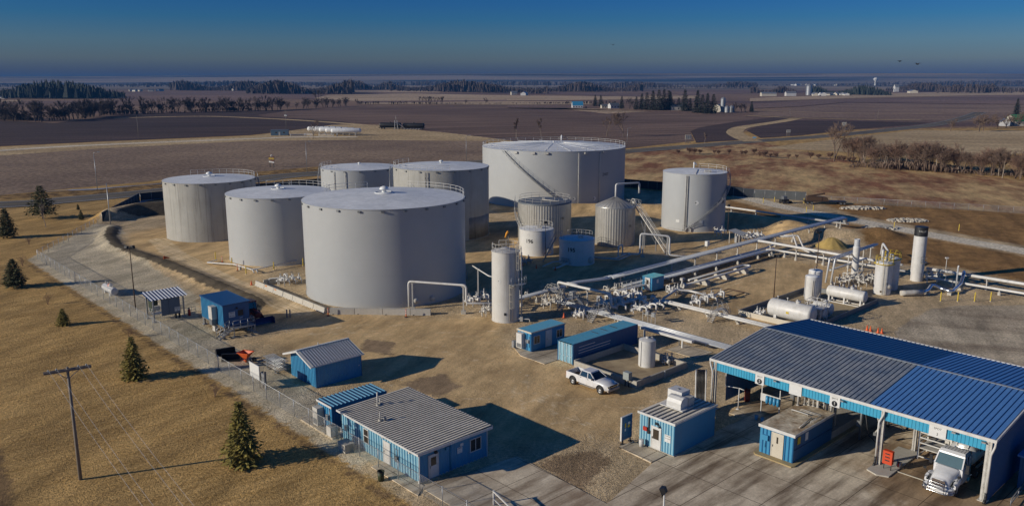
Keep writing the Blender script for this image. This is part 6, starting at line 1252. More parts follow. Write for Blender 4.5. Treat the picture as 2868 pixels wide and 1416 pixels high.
for s in (-1, 1):
    for x0, x1 in ((.98, .05), (-.02, -1.02)):
        b = MB(); b.box((x1, s * 1.004 - .006, .55), (x0, s * 1.004 + .006, 1.31)); d_ = b.build('door', M['car'], T)
        q = MB(); q.cbox((x1 + .16, s * 1.02, 1.2), (.18, .03, .05)); q.build('handle', M['dark'], d_)
    b = MB(); b.cbox((.95, s * 1.12, 1.42), (.12, .2, .2)); b.build('mirror', M['dark'], T)
    b = MB(); b.cbox((2.96, s * .78, .98), (.14, .3, .2)); b.build('headlight', M['lamp'], T)
    b = MB(); b.cbox((-3.09, s * .9, 1.05), (.05, .14, .4)); b.build('tail_lamp', M['red'], T)
    b = MB(); b.bar((1.2, s * 1.02, .42), (-1.1, s * 1.02, .42), .1, .06); b.build('running_board', M['galv'], T)
    for x in (1.98, -2.02):
        b = MB(); b.tube([(x + .53 * math.cos(t), s * 1.005, .5 + .53 * math.sin(t)) for t in [math.pi * k / 10 for k in range(11)]], .05, 5); b.lathe([(.001, s * .985), (.5, s * .985), (.5, s * 1.003), (.001, s * 1.003)], 20, axis='Y', c=(x, 0, .48)); b.build('wheel_arch', M['dark'], T)
        wheel(T, x, s * .93, .42, .28, side=s)
b = MB(); b.box((3.0, -.62, .78), (3.05, .62, 1.1)); o = b.build('grille', M['dark'], T); b = MB(); b.bar((3.06, -.62, .94), (3.06, .62, .94), .03, .06); b.bar((3.06, 0, .78), (3.06, 0, 1.1), .03, .06); b.build('grille_bar', M['chrome'], o)
b = MB(); b.box((2.95, -.95, .5), (3.12, .95, .72)); b.build('front_bumper', mat('dusty_bumper', (.42, .36, .30), .5), T); b = MB(); b.box((-3.2, -.9, .5), (-3.05, .9, .68)); b.build('rear_bumper', M['galv'], T)
# ---- tanker truck
T = thing('tanker_truck', 'white tractor unit with a bull bar and silver tanker trailer driving out of the canopy', 'truck', G(66.75, 21.1, .05), ANG + math.pi)
b = MB(); b.loft([ring(-.05, .62, .95, 1.45, .1, .2, .5), ring(-.2, .80, .8, 1.62, .1, .2, .6), ring(-.9, .98, .75, 1.78, .1, .2, .74), ring(-1.75, 1.08, .75, 1.95, .1, .15, .86), ring(-1.95, 1.1, .75, 2.0, .1, .12, .95)]); b.build('hood', M['car'], T)
b = MB(); b.loft([ring(-1.9, 1.12, .7, 1.98, .08, .08), ring(-2.0, 1.15, .65, 2.1, .08, .1), ring(-3.7, 1.15, .65, 2.1, .08, .1)]); b.loft([[(-2.45, -1.03, 2.78), (-2.45, 1.03, 2.78), (-3.7, 1.03, 2.78), (-3.7, -1.03, 2.78)], [(-2.5, -1.0, 2.9), (-2.5, 1.0, 2.9), (-3.7, 1.0, 2.95), (-3.7, -1.0, 2.95)], [(-2.8, -.9, 3.05), (-2.8, .9, 3.05), (-3.65, .9, 3.05), (-3.65, -.9, 3.05)]], False)
for s in (-1, 1):
    b.bar((-1.92, s * 1.06, 2.0), (-2.47, s * .98, 2.8), .1); b.bar((-2.95, s * 1.12, 2.0), (-2.95, s * 1.02, 2.8), .12, .06); b.box((-3.7, s * 1.13 - .05, 2.05), (-3.3, s * 1.13 + .02 if s > 0 else -1.08, 2.8))
b.box((-3.72, -1.1, .9), (-3.66, 1.1, 2.8)); b.build('cab', M['car'], T)
b = MB(); b.loft([[(-1.9, -1.04, 1.98), (-1.9, 1.04, 1.98), (-3.4, 1.1, 2.05), (-3.4, -1.1, 2.05)], [(-2.46, -.98, 2.79), (-2.46, .98, 2.79), (-3.4, 1.0, 2.79), (-3.4, -1.0, 2.79)]], False); b.build('windshield', mat('bright_windscreen', (.10, .16, .18), .03, spec=1.0), T)
for k in range(7): b = MB(); b.box((-3.5 + .0, -.75 + .25 * k - .02, 3.05), (-2.85, -.75 + .25 * k + .02, 3.07)); b.build('roof_rib', M['white_old'], T)
b = MB(); b.box((-.02, -.5, .98), (.02, .5, 1.42)); o = b.build('grille', mat('brown_grey_grille', (.12, .09, .075), .4), T); b = MB(); b.bar((.03, -.12, 1.05), (.03, .3, 1.38), .04); b.build('grille_bar', M['chrome'], o)
b = MB(); b.loft([ring(.25, .9, .5, .8, .08, .08), ring(.05, 1.12, .45, .9, .08, .08), ring(-.45, 1.18, .45, .9, .08, .08)]); b.build('front_bumper', M['car'], T)
b = MB()
for z, yw, x in ((.55, 1.05, .5), (.85, 1.0, .52)): b.pipe([(-.3, -1.22, z), (.2, -yw - .1, z), (x, -yw + .25, z), (x, yw - .25, z), (.2, yw + .1, z), (-.3, 1.22, z)], .045, 7, .25)
for z in (1.1, 1.35): b.pipe([(.5, -.62, .6), (.48, -.62, z), (.48, .62, z), (.5, .62, .6)], .04, 7, .15)
for s in (-1, 1): b.tube([(.5, s * .95, .55), (.5, s * .95, .85)], .04, 6)
b.build('bull_bar', M['chrome'], T)
for s in (-1, 1):
    b = MB(); b.loft([ring(-.35, .16, .85, 1.2, .04, .08), ring(-.6, .2, .8, 1.36, .04, .1), ring(-1.2, .22, 1.0, 1.45, .04, .1), ring(-1.8, .2, .95, 1.3, .04, .1)]); 
    b.v = [(x, y + s * 1.05, z) for x, y, z in b.v]; b.build('fender', M['car'], T)
    b = MB(); b.loft([ring(-.22, .1, 1.0, 1.15), ring(-.75, .12, 1.2, 1.42)]); b.v = [(x + .02, y + s * .95, z + .03) for x, y, z in b.v]; b.build('headlight', M['carglass'], T)
    b = MB(); b.box((-2.1, s * 1.42 - .12, 1.75), (-1.98, s * 1.42 + .12, 2.5)); b.bar((-2.05, s * 1.3, 2.45), (-2.2, s * 1.1, 2.5), .04); b.build('mirror', M['dark'], T)
    b = MB(); b.tube([(-.75, s * 1.1, 1.4), (-.55, s * 1.3, 1.85)], .025, 5); b.cbox((-.5, s * 1.32, 1.92), (.14, .2, .18)); b.build('hood_mirror', M['dark'], T)
    b = MB(); b.box((-3.0, s * 1.16 - .01, .8), (-2.05, s * 1.16 + .012, 2.02)); d_ = b.build('door', M['car'], T); q = MB(); q.cbox((-2.85, s * 1.19, 1.7), (.2, .04, .06)); q.build('handle', M['dark'], d_)
    b = MB(); b.tube([(-3.9, s * .95, .9), (-3.9, s * .95, 3.0)], .07, 8); b.build('exhaust_stack', M['chrome'], T)
    b = MB(); b.lathe([(.001, -2.9), (.3, -2.9), (.3, -4.2), (.001, -4.2)], 16, axis='X', c=(0, s * .95, .65)); b.build('fuel_tank', M['chrome'], T)
    wheel(T, -1.05, s * 1.0, .5, .3, side=s)
    for x in (-5.6, -6.9, -15.0, -16.3): wheel(T, x, s * .93, .5, .5, rim='chrome', side=s)
b = MB(); b.box((-8, -.45, .7), (-3.6, .45, 1.0)); b.build('chassis', M['dark'], T)
b = MB(); zt, rt = 2.05, 1.12; b.lathe([(.001, -4.72), (.45, -4.76), (.8, -4.86), (1.02, -5.02), (rt, -5.25), (rt, -9.0), (rt + .03, -9.02), (rt + .03, -9.15), (rt, -9.17), (rt, -16.8), (.9, -17.0), (.001, -17.1)], 40, axis='X', c=(0, 0, zt)); b.build('tank', mat('polished_tank', (.66, .66, .66), .3, .35, col2=(.58, .58, .58), scale=1), T)
b = MB(); b.box((-16.5, -.55, zt + rt - .04), (-5.4, .55, zt + rt + .12)); o = b.build('catwalk', M['white_old'], T)
b = MB(); b.box((-5.35, -.45, 2.3), (-4.55, .45, 2.36))
for s in (-1, 1): b.bar((-4.7, s * .45, 1.7), (-4.9, s * .45, 3.25), .06); 
for z in (2.4, 2.8, 3.2): b.bar((-4.75, -.45, z), (-4.75, .45, z), .06)
b.build('front_ladder', M['white'], T)
for s in (-1, 1): b = MB(); b.box((-17, s * 1.1 - .08, 1.05), (-5.3, s * 1.1 + .1, 1.12)); b.build('tank_fender', M['galv'], T)
te = text('Minn', 1.0, M['inkred'], T, (0, 0, 0), (0, 0, 0), 'side_lettering', 'LEFT', bold=.03)
for v_ in te.data.vertices:
    a = math.radians(48) - (v_.co.y + .1) / rt; y_ = (rt + .02) * math.cos(math.radians(28) + v_.co.y / rt); z_ = zt + (rt + .02) * math.sin(math.radians(28) + v_.co.y / rt); v_.co = (-5.9 - v_.co.x, y_, z_)
for k in range(3): b = MB(); b.lathe([(.26, zt + rt + .1), (.26, zt + rt + .28), (.001, zt + rt + .3)], 14, c=(-6.5 - 3.4 * k, 0, 0)); b.build('hatch', M['galv'], T)
# ---- tractor with a snow blade
T = thing('tractor', 'dark red tractor with a wide blue snow blade parked behind the stilted cabin', 'tractor', G(48.0, 106.6, 0), R(-47.28))
b = MB(); b.loft([ring(2.5, .38, .85, 1.5, .08, .15), ring(2.2, .45, .75, 1.65, .08, .15), ring(.6, .5, .75, 1.8, .08, .15)]); b.box((-1.6, -.45, .7), (.6, .45, 1.3)); b.build('body', M['darkred'], T)
b = MB(); b.loft([[(.6, -.7, 1.25), (.6, .7, 1.25), (-1.2, .75, 1.25), (-1.2, -.75, 1.25)], [(.3, -.65, 2.65), (.3, .65, 2.65), (-1.2, .68, 2.65), (-1.2, -.68, 2.65)]], False); b.build('cab_glass', M['carglass'], T)
b = MB(); b.box((-1.35, -.75, 2.65), (.45, .75, 2.8)); 
for s in (-1, 1):
    for xa, xb in ((.6, .3), (-1.2, -1.2)): b.bar((xa, s * .72, 1.25), (xb, s * .68, 2.66), .08)
b.build('cab_roof', M['darkred'], T)
for s in (-1, 1): wheel(T, -1.0, s * .95, .8, .5, rim='red', side=s); wheel(T, 1.8, s * .75, .5, .35, rim='red', side=s)
b = MB(); b.tube([(.9, .5, 1.7), (.9, .5, 2.6)], .05, 6); b.build('exhaust', M['steel'], T)
for s in (-1, 1): b = MB(); b.pipe([(-.2, s * .6, 1.4), (1.5, s * .6, 1.6), (3.0, s * .6, .6)], .09, 6); b.build('loader_arm', M['darkred'], T)
b = MB(); prof = [(3.05, 0), (2.98, .3), (3.0, .65), (3.15, .95), (3.2, .95), (3.06, .65), (3.04, .3), (3.12, 0)]; b.prism_y(prof, -1.75, 1.75)
for s in (-1, 1): b.box((2.98, s * 1.75 - .03, 0), (3.75, s * 1.75 + .03, .85))
b.build('snow_blade', mat('navy_blade', (.012, .03, .14), .45), T)
# ---- salt spreader, loader buckets
T = thing('salt_spreader', 'orange hopper salt spreader on small wheels near the fence', 'spreader', G(39.6, 90.2, 0), R(-20))
b = MB(); b.loft([[(-.75, -.6, 1.25), (.75, -.6, 1.25), (.75, .6, 1.25), (-.75, .6, 1.25)], [(-.22, -.2, .5), (.22, -.2, .5), (.22, .2, .5), (-.22, .2, .5)]], False, False); b.bar((-.78, -.62, 1.25), (.78, -.62, 1.25), .07); b.bar((-.78, .62, 1.25), (.78, .62, 1.25), .07); b.bar((-.78, -.62, 1.25), (-.78, .62, 1.25), .07); b.bar((.78, -.62, 1.25), (.78, .62, 1.25), .07); b.build('hopper', M['orange'], T)
b = MB(); b.lathe([(.001, .3), (.3, .3), (.3, .22), (.12, .2), (.12, .02), (.001, .02)], 14); b.build('spinner', M['orange'], T)
b = MB(); b.bar((.2, -.4, .5), (.9, -.4, .35), .06); b.bar((.2, .4, .5), (.9, .4, .35), .06); b.build('frame', M['dark'], T)
wheel(T, .85, -.45, .3, .16, side=-1); wheel(T, .85, .45, .3, .16)
def bucket(u, v, rz, label):
    T = thing('loader_bucket', label, 'loader bucket', G(u, v, 0), rz); b = MB(); prof = [(-.6, 0), (-.55, .55), (-.3, .8), (.1, .85), (.1, .8), (-.26, .74), (-.48, .5), (-.52, .06), (.55, .05), (.55, 0)]; b.prism_y(prof, -1.1, 1.1); b.build('scoop', M['dark'], T)
    for s in (-1, 1): b = MB(); b.prism_y([(-.58, 0), (-.53, .54), (-.28, .78), (.08, .82), (.5, .05), (.5, 0)], s * 1.1 - .03, s * 1.1 + .03); b.build('side_plate', M['dark'], T)
    b = MB(); b.bar((.56, -1.1, .03), (.56, 1.1, .03), .1, .04); b.build('cutting_edge', M['rust'], T)
bucket(39.0, 94.6, R(-60), 'dark loader bucket next to the stilted cabin stairs')
bucket(38.6, 92.0, R(-85), 'dark loader bucket next to the orange spreader')
# ---- small things in the yard
T = thing('fence_sign', 'blank white sign panel on posts right behind the fence', 'sign', G(36.9, 82.0, 0), ANG)
b = MB(); b.box((-.04, -1.15, .95), (.04, 1.15, 2.6)); b.build('board', M['paper'], T)
for y in (-.9, .9): b = MB(); b.bar((.08, y, 0), (.08, y, 2.5), .09); b.build('post', M['wood'], T)
T = thing('meter_post', 'grey electric meter cabinet on a timber post beside the blank white sign', 'utility box', G(37.3, 80.4, 0), ANG)
b = MB(); b.bar((0, 0, 0), (0, 0, 2.0), .22); b.bar((0, .5, 0), (0, .5, 1.9), .2); b.build('timber_post', M['wood'], T); b = MB(); b.box((-.25, -.35, .6), (-.12, .6, 1.85)); b.build('cabinet', M['galv'], T)
T = hvessel('propane_tank', 'white propane tank with an orange dome lid near the left fence', 37.9, 133.2, 137.7, .8, .58, (.9, 3.6), saddle=True)
b = MB(); b.lathe([(.28, 1.32), (.26, 1.55), (.15, 1.66), (.001, 1.68)], 14, c=(0, 2.2, 0)); b.build('dome_lid', M['orange'], T)
T = thing('trash_can', 'dark green litter can at the fence in front of the office', 'bin', G(34.9, 54.2, 0), ANG)
b = MB(); b.lathe([(.0, .0), (.26, 0), (.3, .82), (.25, .82), (.23, .1), (0, .1)], 16); b.build('can_body', mat('dark_green_can', (.035, .045, .015), .6), T); b = MB(); b.lathe([(.31, .8), (.33, .84), (.31, .88)], 16); b.build('rim', M['dark'], T)
# cones, delineators, bollards
def cone(u, v, label, group='orange traffic cones', s=1.0):
    T = thing('traffic_cone', label, 'traffic cone', G(u, v, .02), random.random(), group); b = MB(); b.lathe([(.17 * s, .04), (.035 * s, .74 * s), (.001, .74 * s)], 14); b.build('cone_body', M['orange'], T); q = MB(); q.box((-.2 * s, -.2 * s, 0), (.2 * s, .2 * s, .04)); q.build('base', M['orange'], T); return T
CN = cone(99.9, 105.3, 'left one of the two cones standing in front of tank 196')
def cone2(u, v, label): return dup(CN, G(u, v, .02), random.random() * 6, label)
cone2(100.3, 102.1, 'right one of the two cones standing in front of tank 196'); cone2(101.7, 98.7, 'traffic cone in the shade at the outlet pipe of tank 195')
cone2(81.3, 77.1, 'traffic cone beside the pump skid behind the small office container'); cone2(57.0, 125.6, 'traffic cone at the far end of the road barriers')
for k, (u, v) in enumerate(((107.3, 45.0), (107.2, 44.5))): cone2(u, v, ('first', 'second')[k] + ' cone from the left of the group behind the canopy')
for k, (u, v) in enumerate(((107.25, 43.5), (107.4, 43.05))): cone2(u, v, ('third', 'last')[k] + ' cone from the left of the group behind the canopy')
T = thing('traffic_cone', 'orange cone lying on its side at the sandy road edge', 'traffic cone', G(53.0, 152.4, 0.75), 0, 'orange traffic cones'); b = MB(); b.lathe([(.24, 0), (.05, 1.0), (.001, 1.0)], 14, axis='X', c=(-.4, 0, .2)); b.build('cone_body', M['orange'], T); b = MB(); b.box((-.46, -.28, -.05), (-.4, .28, .5)); b.build('base', M['orange'], T)
def delin(u, v, label):
    T = thing('delineator', label, 'delineator', G(u, v, 0), 0, 'tall orange delineators'); b = MB(); b.lathe([(.07, .08), (.055, 1.2), (.001, 1.22)], 10); b.build('post', M['orange'], T); b = MB(); b.lathe([(.073, .85), (.070, .97)], 10); b.lathe([(.076, .55), (.074, .67)], 10); b.build('white_band', M['paper'], T); b = MB(); b.lathe([(.26, 0), (.24, .08), (.001, .09)], 8); b.build('base', M['dark'], T); return T
DL = delin(60.6, 145.4, 'far tall orange delineator among the yellow bollards')
for u, v, l in ((59.8, 137.1, 'near tall orange delineator among the yellow bollards'), (57.1, 101.0, 'tall orange delineator at the corner of the concrete barriers'), (64.9, 92.7, 'tall orange delineator at the overhead pipe post by the barriers')): dup(DL, G(u, v, 0), 0, l)
def bollard(u, v, h, label, group):
    T = thing('bollard', label, 'bollard', G(u, v, 0), 0, group); b = MB(); b.lathe([(.09, 0), (.09, h - .05), (.06, h), (.001, h)], 12); b.build('post', M['yellow'], T); b = MB(); b.lathe([(.16, -.02), (.15, .05), (.001, .06)], 12); b.build('footing', M['barrier'], T); return T
BO = bollard(60.7, 148.6, 1.5, 'leftmost of the five yellow bollards round the clean white tank', 'yellow bollards')
for i, (u, v) in enumerate(((60.8, 141.6), (59.8, 133.6), (64.8, 133.1), (70.2, 132.4))): dup(BO, G(u, v, 0), 0, ('second', 'third', 'fourth', 'rightmost')[i] + ' from the left of five yellow bollards by the clean white tank')
for i, (u, v) in enumerate(((130.3, 43.9), (132.2, 42.1), (134.0, 40.3), (136.0, 38.7))): dup(BO, G(u, v, 0), 0, ('leftmost', 'second', 'third', 'rightmost')[i] + ' of the four yellow bollards in front of the zigzag pipe')
for i, (u, v) in enumerate(((202.5, 116.6), (206.2, 115.3), (210.3, 108.7), (210.9, 108.2), (196.3, 100.6), (199.7, 100.5), (189.0, 75.3), (197.0, 64.2))): dup(BO, G(u, v, 0), 0, 'yellow marker post ' + ('left on the gravel road by the screen fence', 'right on the gravel road by the screen fence', 'left of the pair by the dark machinery', 'right of the pair by the dark machinery', 'left of two below the gravel road', 'right of two below the gravel road', 'beside the rock pile at the gravel road', 'alone on the grass bank far right')[i])
T = thing('bollard', 'pair of dark pipe posts standing together on the sandy road', 'post', G(52.4, 104.0, 0), 0)
for x in (-.2, .25): b = MB(); b.lathe([(.1, 0), (.1, 1.2), (.001, 1.22)], 10, c=(x, 0, 0)); b.build('post', M['steel'], T)
# concrete barriers
def barrier():
    T = thing('road_barrier', 'x', 'barrier', (0, 0, 0), ANG, 'concrete road barriers'); b = MB(); b.v = []; prof = [(-.3, 0), (-.3, .08), (-.16, .32), (-.09, .82), (.09, .82), (.16, .32), (.3, .08), (.3, 0)]
    b.prism_y(prof, -1.55, 1.55); b.build('barrier_body', M['barrier'], T)
    for y in (-1.0, 0, 1.0): q = MB(); q.box((-.31, y - .12, .0), (-.26, y + .12, .07)); q.build('drain_slot', M['dark'], T)
    return T
JB = barrier(); vs = [123.2, 120.0, 116.8, 113.6, 110.4, 107.2, 104.0]
nm = ('first and farthest', 'second', 'third', 'fourth', 'fifth', 'sixth', 'seventh and nearest')
for i, v in enumerate(vs):
    o = JB if i == 0 else dup(JB, (0, 0, 0), ANG); o.location = G(57.45, v, 0); o['label'] = nm[i] + ' concrete barrier of the row along the sandy road'
    if i in (1, 2): q = MB(); q.box((-.13, .6, .5), (-.1, 1.3, .75)); m_ = q.build('orange_mark', mat('orange_spray', (.6, .25, .08), .8), o); m_.rotation_euler = (0, 0, 0)
    o.rotation_euler = (0, 0, ANG)
def block(i, a, c):
    p, q_ = G(*a), G(*c); d = q_ - p; T = thing('retaining_block', ('leftmost', 'second', 'third', 'rightmost')[i] + ' of the four long concrete blocks below the largest tank', 'barrier', p, math.atan2(d.y, d.x), 'long concrete blocks'); L = d.length
    b = MB(); b.prism([(0.03, 0), (L - .03, 0), (L - .03, .6), (.03, .6)], -.1, .88); b.build('block_body', M['barrier'], T); b = MB(); b.box((.4, -.02, .0), (.6, 0, .1)); b.build('lifting_slot', M['dark'], T)
pts = [(57.5, 101.3), (60.2, 98.9), (63.1, 96.0), (65.9, 93.1), (68.0, 91.0)]
for i in range(4): block(i, pts[i], pts[i + 1])
# far machinery by the screen fence
T = thing('low_loader', 'dark machinery on a low trailer by the screen fence far right', 'trailer', (80.5, 222.0, 0), R(-8))
b = MB(); b.box((0, -1.2, .7), (11, 1.2, .95)); b.build('deck', M['dark'], T); b = MB(); b.box((.6, -1, .95), (4.6, 1, 2.1)); b.prism_y([(4.6, .95), (6.5, .95), (6.0, 1.9), (4.6, 2.1)], -.9, .9); b.bar((1, 0, 2.1), (5.5, .3, 2.9), .4); b.build('machine_body', M['rust'], T)
for x in (.8, 1.9, 9.5, 10.4):
    for s in (-1, 1): wheel(T, x, s * 1.05, .42, .35, rim='steel', side=s)
T = thing('skid_loader', 'small dark skid loader left of the low trailer far right', 'loader', (75.3, 222.5, 0), R(15)); b = MB(); b.box((-1.2, -.7, .4), (1.0, .7, 1.2)); b.build('body', M['dark'], T); b = MB(); b.box((-.6, -.6, 1.2), (.5, .6, 2.0)); b.build('cab', M['steel'], T)
for s in (-1, 1):
    for x in (-.7, .6): wheel(T, x, s * .85, .42, .3, rim='steel', side=s)
b = MB(); b.pipe([(-1.0, .75, 1.3), (.8, .75, 1.4), (1.7, .75, .4)], .1, 6); b.build('lift_arm', M['steel'], T)
b = MB(); b.prism_y([(1.7, 0), (2.3, .05), (1.8, .7)], -.9, .9); b.build('bucket', M['dark'], T)
T = thing('sand_pile', 'heap of yellow sand behind the thick white crossing pipe', 'sand pile', (65.2, 162.3, 0)); b = MB(); n = 40; rings_ = []
for i, (rr, zz) in enumerate(((3.5, -.1), (2.7, .55), (1.9, 1.15), (1.1, 1.7), (.5, 1.95))): rings_.append([(rr * (1 + .1 * math.sin(3 * t + i) + .05 * math.sin(7 * t)) * math.cos(t), rr * .85 * (1 + .1 * math.sin(3 * t + i) + .05 * math.sin(9 * t)) * math.sin(t), zz + .06 * math.sin(5 * t + i)) for t in [2 * math.pi * k / n for k in range(n)]])
b.loft(rings_, True); o = b.build('heap', mat('yellow_sand', (.52, .37, .12), .95, col2=(.36, .25, .08), scale=2, bump=.4, bscale=12), T); 
def rocks(name, label, c, rx, ry, n, s0, m):
    b = MB()
    for k in range(n):
        a = random.random() * 6.28; q = math.sqrt(random.random()); x, y = c[0] + rx * q * math.cos(a), c[1] + ry * q * math.sin(a); s = s0 * random.uniform(.5, 1.3); z = (1 - q * q) * .8 * s0
        pts = [Vector((math.cos(t) * math.cos(p), math.sin(t) * math.cos(p), math.sin(p))) * s * random.uniform(.7, 1.2) + Vector((x, y, z)) for p in (-.6, .6) for t in (0, 1.5, 3.1, 4.7)]
        b.add(pts, [(0, 1, 5, 4), (1, 2, 6, 5), (2, 3, 7, 6), (3, 0, 4, 7), (4, 5, 6, 7), (3, 2, 1, 0)])
    o = b.build(name, m); tag(o, label, 'rocks', kind='stuff'); return o
rk = mat('pale_rock', (.50, .46, .39), .9, col2=(.36, .33, .28), scale=1.5)
rocks('rock_pile', 'pale rock pile below the gravel road, the nearer one', (84.5, 183.5), 4.2, 2.4, 150, .42, rk); rocks('rock_pile', 'pale rock pile beside the gravel road, the farther one', (96, 194), 5, 2.4, 150, .42, rk)
rocks('bank_stones', 'stony bank between the posts of the long pipe rack', (69.5, 171.5), 8, 3.5, 380, .34, mat('dull_stone', (.36, .31, .24), .95)); rocks('rock_pile', 'rocks at the far gravel lane by the trailer', (93, 213), 6, 2, 110, .5, rk)
# ============================================================ POLES, SIGNS AND FENCES
def pole(name, label, p, h, r, cat='pole', m='wood', heads=None, group=None):
    T = thing(name, label, cat, (p[0], p[1], -.05), 0, group); b = MB(); b.tube([(0, 0, 0), (0, 0, h)], [r, r * .65], 9); b.build('mast', M[m], T); return T
def flood_pole(p, h, label, az=0.0, m='rust', n=2, r=.09):
    T = pole('light_pole', label, p, h, r, 'light pole', m)
    b = MB(); ca, sa = math.cos(az), math.sin(az); b.bar((-.5 * ca, -.5 * sa, h), (.5 * ca, .5 * sa, h), .07); b.build('bracket', M['dark'], T)
    for k in range(n):
        s = -1 + 2 * k if n > 1 else 0; q = MB(); q.loft([[(-.2, -.12, -.18), (.2, -.12, -.18), (.2, -.12, .18), (-.2, -.12, .18)], [(-.3, .2, -.26), (.3, .2, -.26), (.3, .2, .26), (-.3, .2, .26)]], False); o = q.build('lamp_head', M['dark'], T); o.location = (.5 * ca * s, .5 * sa * s, h + .25); o.rotation_euler = (R(-25), 0, az + (.5 * s))
    return T
UP = (-36.74, 63.62); PR = R(33)
T = pole('utility_pole', 'tall timber utility pole with a double crossarm standing alone on the near left lawn', UP, 10.15, .16, 'utility pole')
ca, sa = math.cos(PR), math.sin(PR)
for dy in (-.14, .14): b = MB(); b.bar((-1.75 * ca - dy * sa, -1.75 * sa + dy * ca, 9.9), (1.75 * ca - dy * sa, 1.75 * sa + dy * ca, 9.9), .13, .16); b.build('crossarm', M['wood'], T)
for s in (-1, 1): b = MB(); b.bar((s * .9 * ca, s * .9 * sa, 9.82), (0, 0, 9.1), .05); b.build('brace', M['steel'], T)
for q in (-1.4, -.8, .8, 1.4): b = MB(); b.lathe([(.05, 9.95), (.08, 10.05), (.06, 10.14), (.001, 10.16)], 8, c=(q * ca, q * sa, 0)); b.build('insulator', M['steel'], T)
end = at(700, 1700, 8.6); end2 = Vector((UP[0], UP[1], 9.5)) + (Vector((UP[0], UP[1], 9.5)) - Vector((end.x, end.y, 8.6))).normalized() * 90
for i, q in enumerate((-1.4, -.8, .8, 1.4)):
    b = MB(); p0 = Vector((UP[0] + q * ca, UP[1] + q * sa, 10.12)); pts = []
    e1 = Vector((end.x + q, end.y, 8.6))
    pts += [p0.lerp(e1, k / 10) - Vector((0, 0, 2.0 * (k / 10) * (1 - k / 10))) for k in range(11)]
    b.tube(pts, .006, 4); tag(b.build('power_line', M['galv_pipe']), 'overhead power wire hanging from the timber utility pole crossarm towards the near edge', 'wire', 'power wires of the utility pole')
flood_pole((-56.0, 116.4), 9.2, 'tall rust brown floodlight pole by the left fence', R(20)); flood_pole((6.4, 152.4), 6.7, 'dark slim floodlight pole in front of tank 196', 0, 'dark', 1, .07)
flood_pole((54.3, 140.9), 7.0, 'rust brown floodlight pole behind the twin upright tanks', R(30)); flood_pole((39.9, 119.6), 7.2, 'rust brown floodlight pole at the bund corner in the open yard', R(-20)); flood_pole((48.5, 179.5), 5.8, 'thin floodlight pole at the right foot of the spiral stair tank', 0, 'rust', 1, .06)
nl_ = at(1861, 1371, 5.5); flood_pole((nl_.x, nl_.y), 5.3, 'black floodlight on a white pole at the bottom edge of the picture', R(60), 'white', 1, .08)
T = pole('light_pole', 'slim white lamp post behind the vent mast on the right', (77.2, 140.7), 2.4, .06, 'light pole', 'white'); b = MB(); b.cbox((0, 0, 2.5), (.5, .4, .22)); b.build('lamp_head', M['white'], T)
pole('timber_mast', 'plain pale mast at the corner of the dark screen fence', (-92.8, 184.9), 10.3, .13, 'pole', 'galv')
def street_lamp(p, h, label):
    T = pole('street_lamp', label, p, h, .11, 'street lamp', 'galv', group='street lamps along the highway'); b = MB(); b.pipe([(0, 0, h), (.1, 0, h + .5), (1.2, 0, h + .7)], .07, 6); b.build('arm', M['galv'], T); b = MB(); b.cbox((1.5, 0, h + .7), (.8, .3, .16)); b.build('lamp_head', M['galv'], T); return T
street_lamp((-129.3, 251.7), 11, 'leftmost street lamp on the far side of the highway'); street_lamp((-75.7, 299.5), 10.8, 'street lamp on the highway behind the brown roadside sign'); street_lamp((-19.4, 345.5), 10, 'street lamp on the highway just left of the widest tank'); street_lamp((61.6, 437), 8, 'street lamp on the highway to the right behind the widest tank')
for p, h, l in (((-214.9, 470.8), 13.6, 'bare timber pole beside the gravel track at the left'), ((259.2, 767), 7.5, 'field pole on the farm lane, left one of two'), ((319.6, 718), 8.2, 'field pole on the farm lane, right one of two')): pole('timber_pole', l, p, h, .16, 'pole', 'wood')
T = pole('utility_pole', 'far utility pole with transformers behind the long grey hut', (-154.8, 562.5), 13.2, .2, 'utility pole')
for z in (12.9, 11.8): b = MB(); b.bar((-1.2, 0, z), (1.2, 0, z), .16); b.build('crossarm', M['wood'], T)
for x in (-.6, 0, .6): b = MB(); b.lathe([(.25, 9.4), (.28, 10.6), (.001, 10.7)], 10, c=(x, -.35, 0)); b.build('transformer', M['galv'], T)
# signs
T = thing('roadside_sign', 'brown roadside sign with yellow letters beyond the highway', 'sign', (-94, 318, 0), R(-12))
for x in (-.8, .8): b = MB(); b.bar((x, 0, 0), (x, 0, 3), .2); b.build('post', M['dark'], T)
b = MB(); b.box((-1.1, -.15, 1.9), (1.1, .15, 4.2)); o = b.build('board', mat('brown_sign_board', (.12, .045, .03), .6), T); text('ZINN', .95, M['yellow'], o, (0, -.16, 3.4), (R(90), 0, 0), bold=.03)
b = MB(); b.prism_y([(-1.1, 1.95), (1.1, 1.75), (1.1, 2.15), (-1.1, 2.55)], -.18, -.16); b.build('white_wedge', M['paper'], T); b = MB(); b.lathe([(.3, -.1), (.42, -.1), (.42, .1), (.3, .1)], 14, axis='Y', c=(0, 0, 4.5)); b.build('round_top', M['paper'], T)
def billboard(p, w, h, z, rz, label):
    T = thing('billboard', label, 'billboard', (p[0], p[1], 0), rz, 'billboards by the highway'); b = MB(); b.box((-w / 2, -.12, z), (w / 2, .12, z + h)); b.build('panel', M['cream'], T)
    for k in range(4): b = MB(); x = -w / 2 + w * (k + .5) / 4; b.bar((x, .2, 0), (x, .2, z + h), .22); b.build('post', M['wood'], T)
    for k in range(3): b = MB(); b.box((-w / 2 + .2 + k * w / 3, -.14, z + .3), (-w / 2 + w / 3 - .2 + k * w / 3, -.125, z + h - .3)); b.build('panel_frame', M['galv'], T)
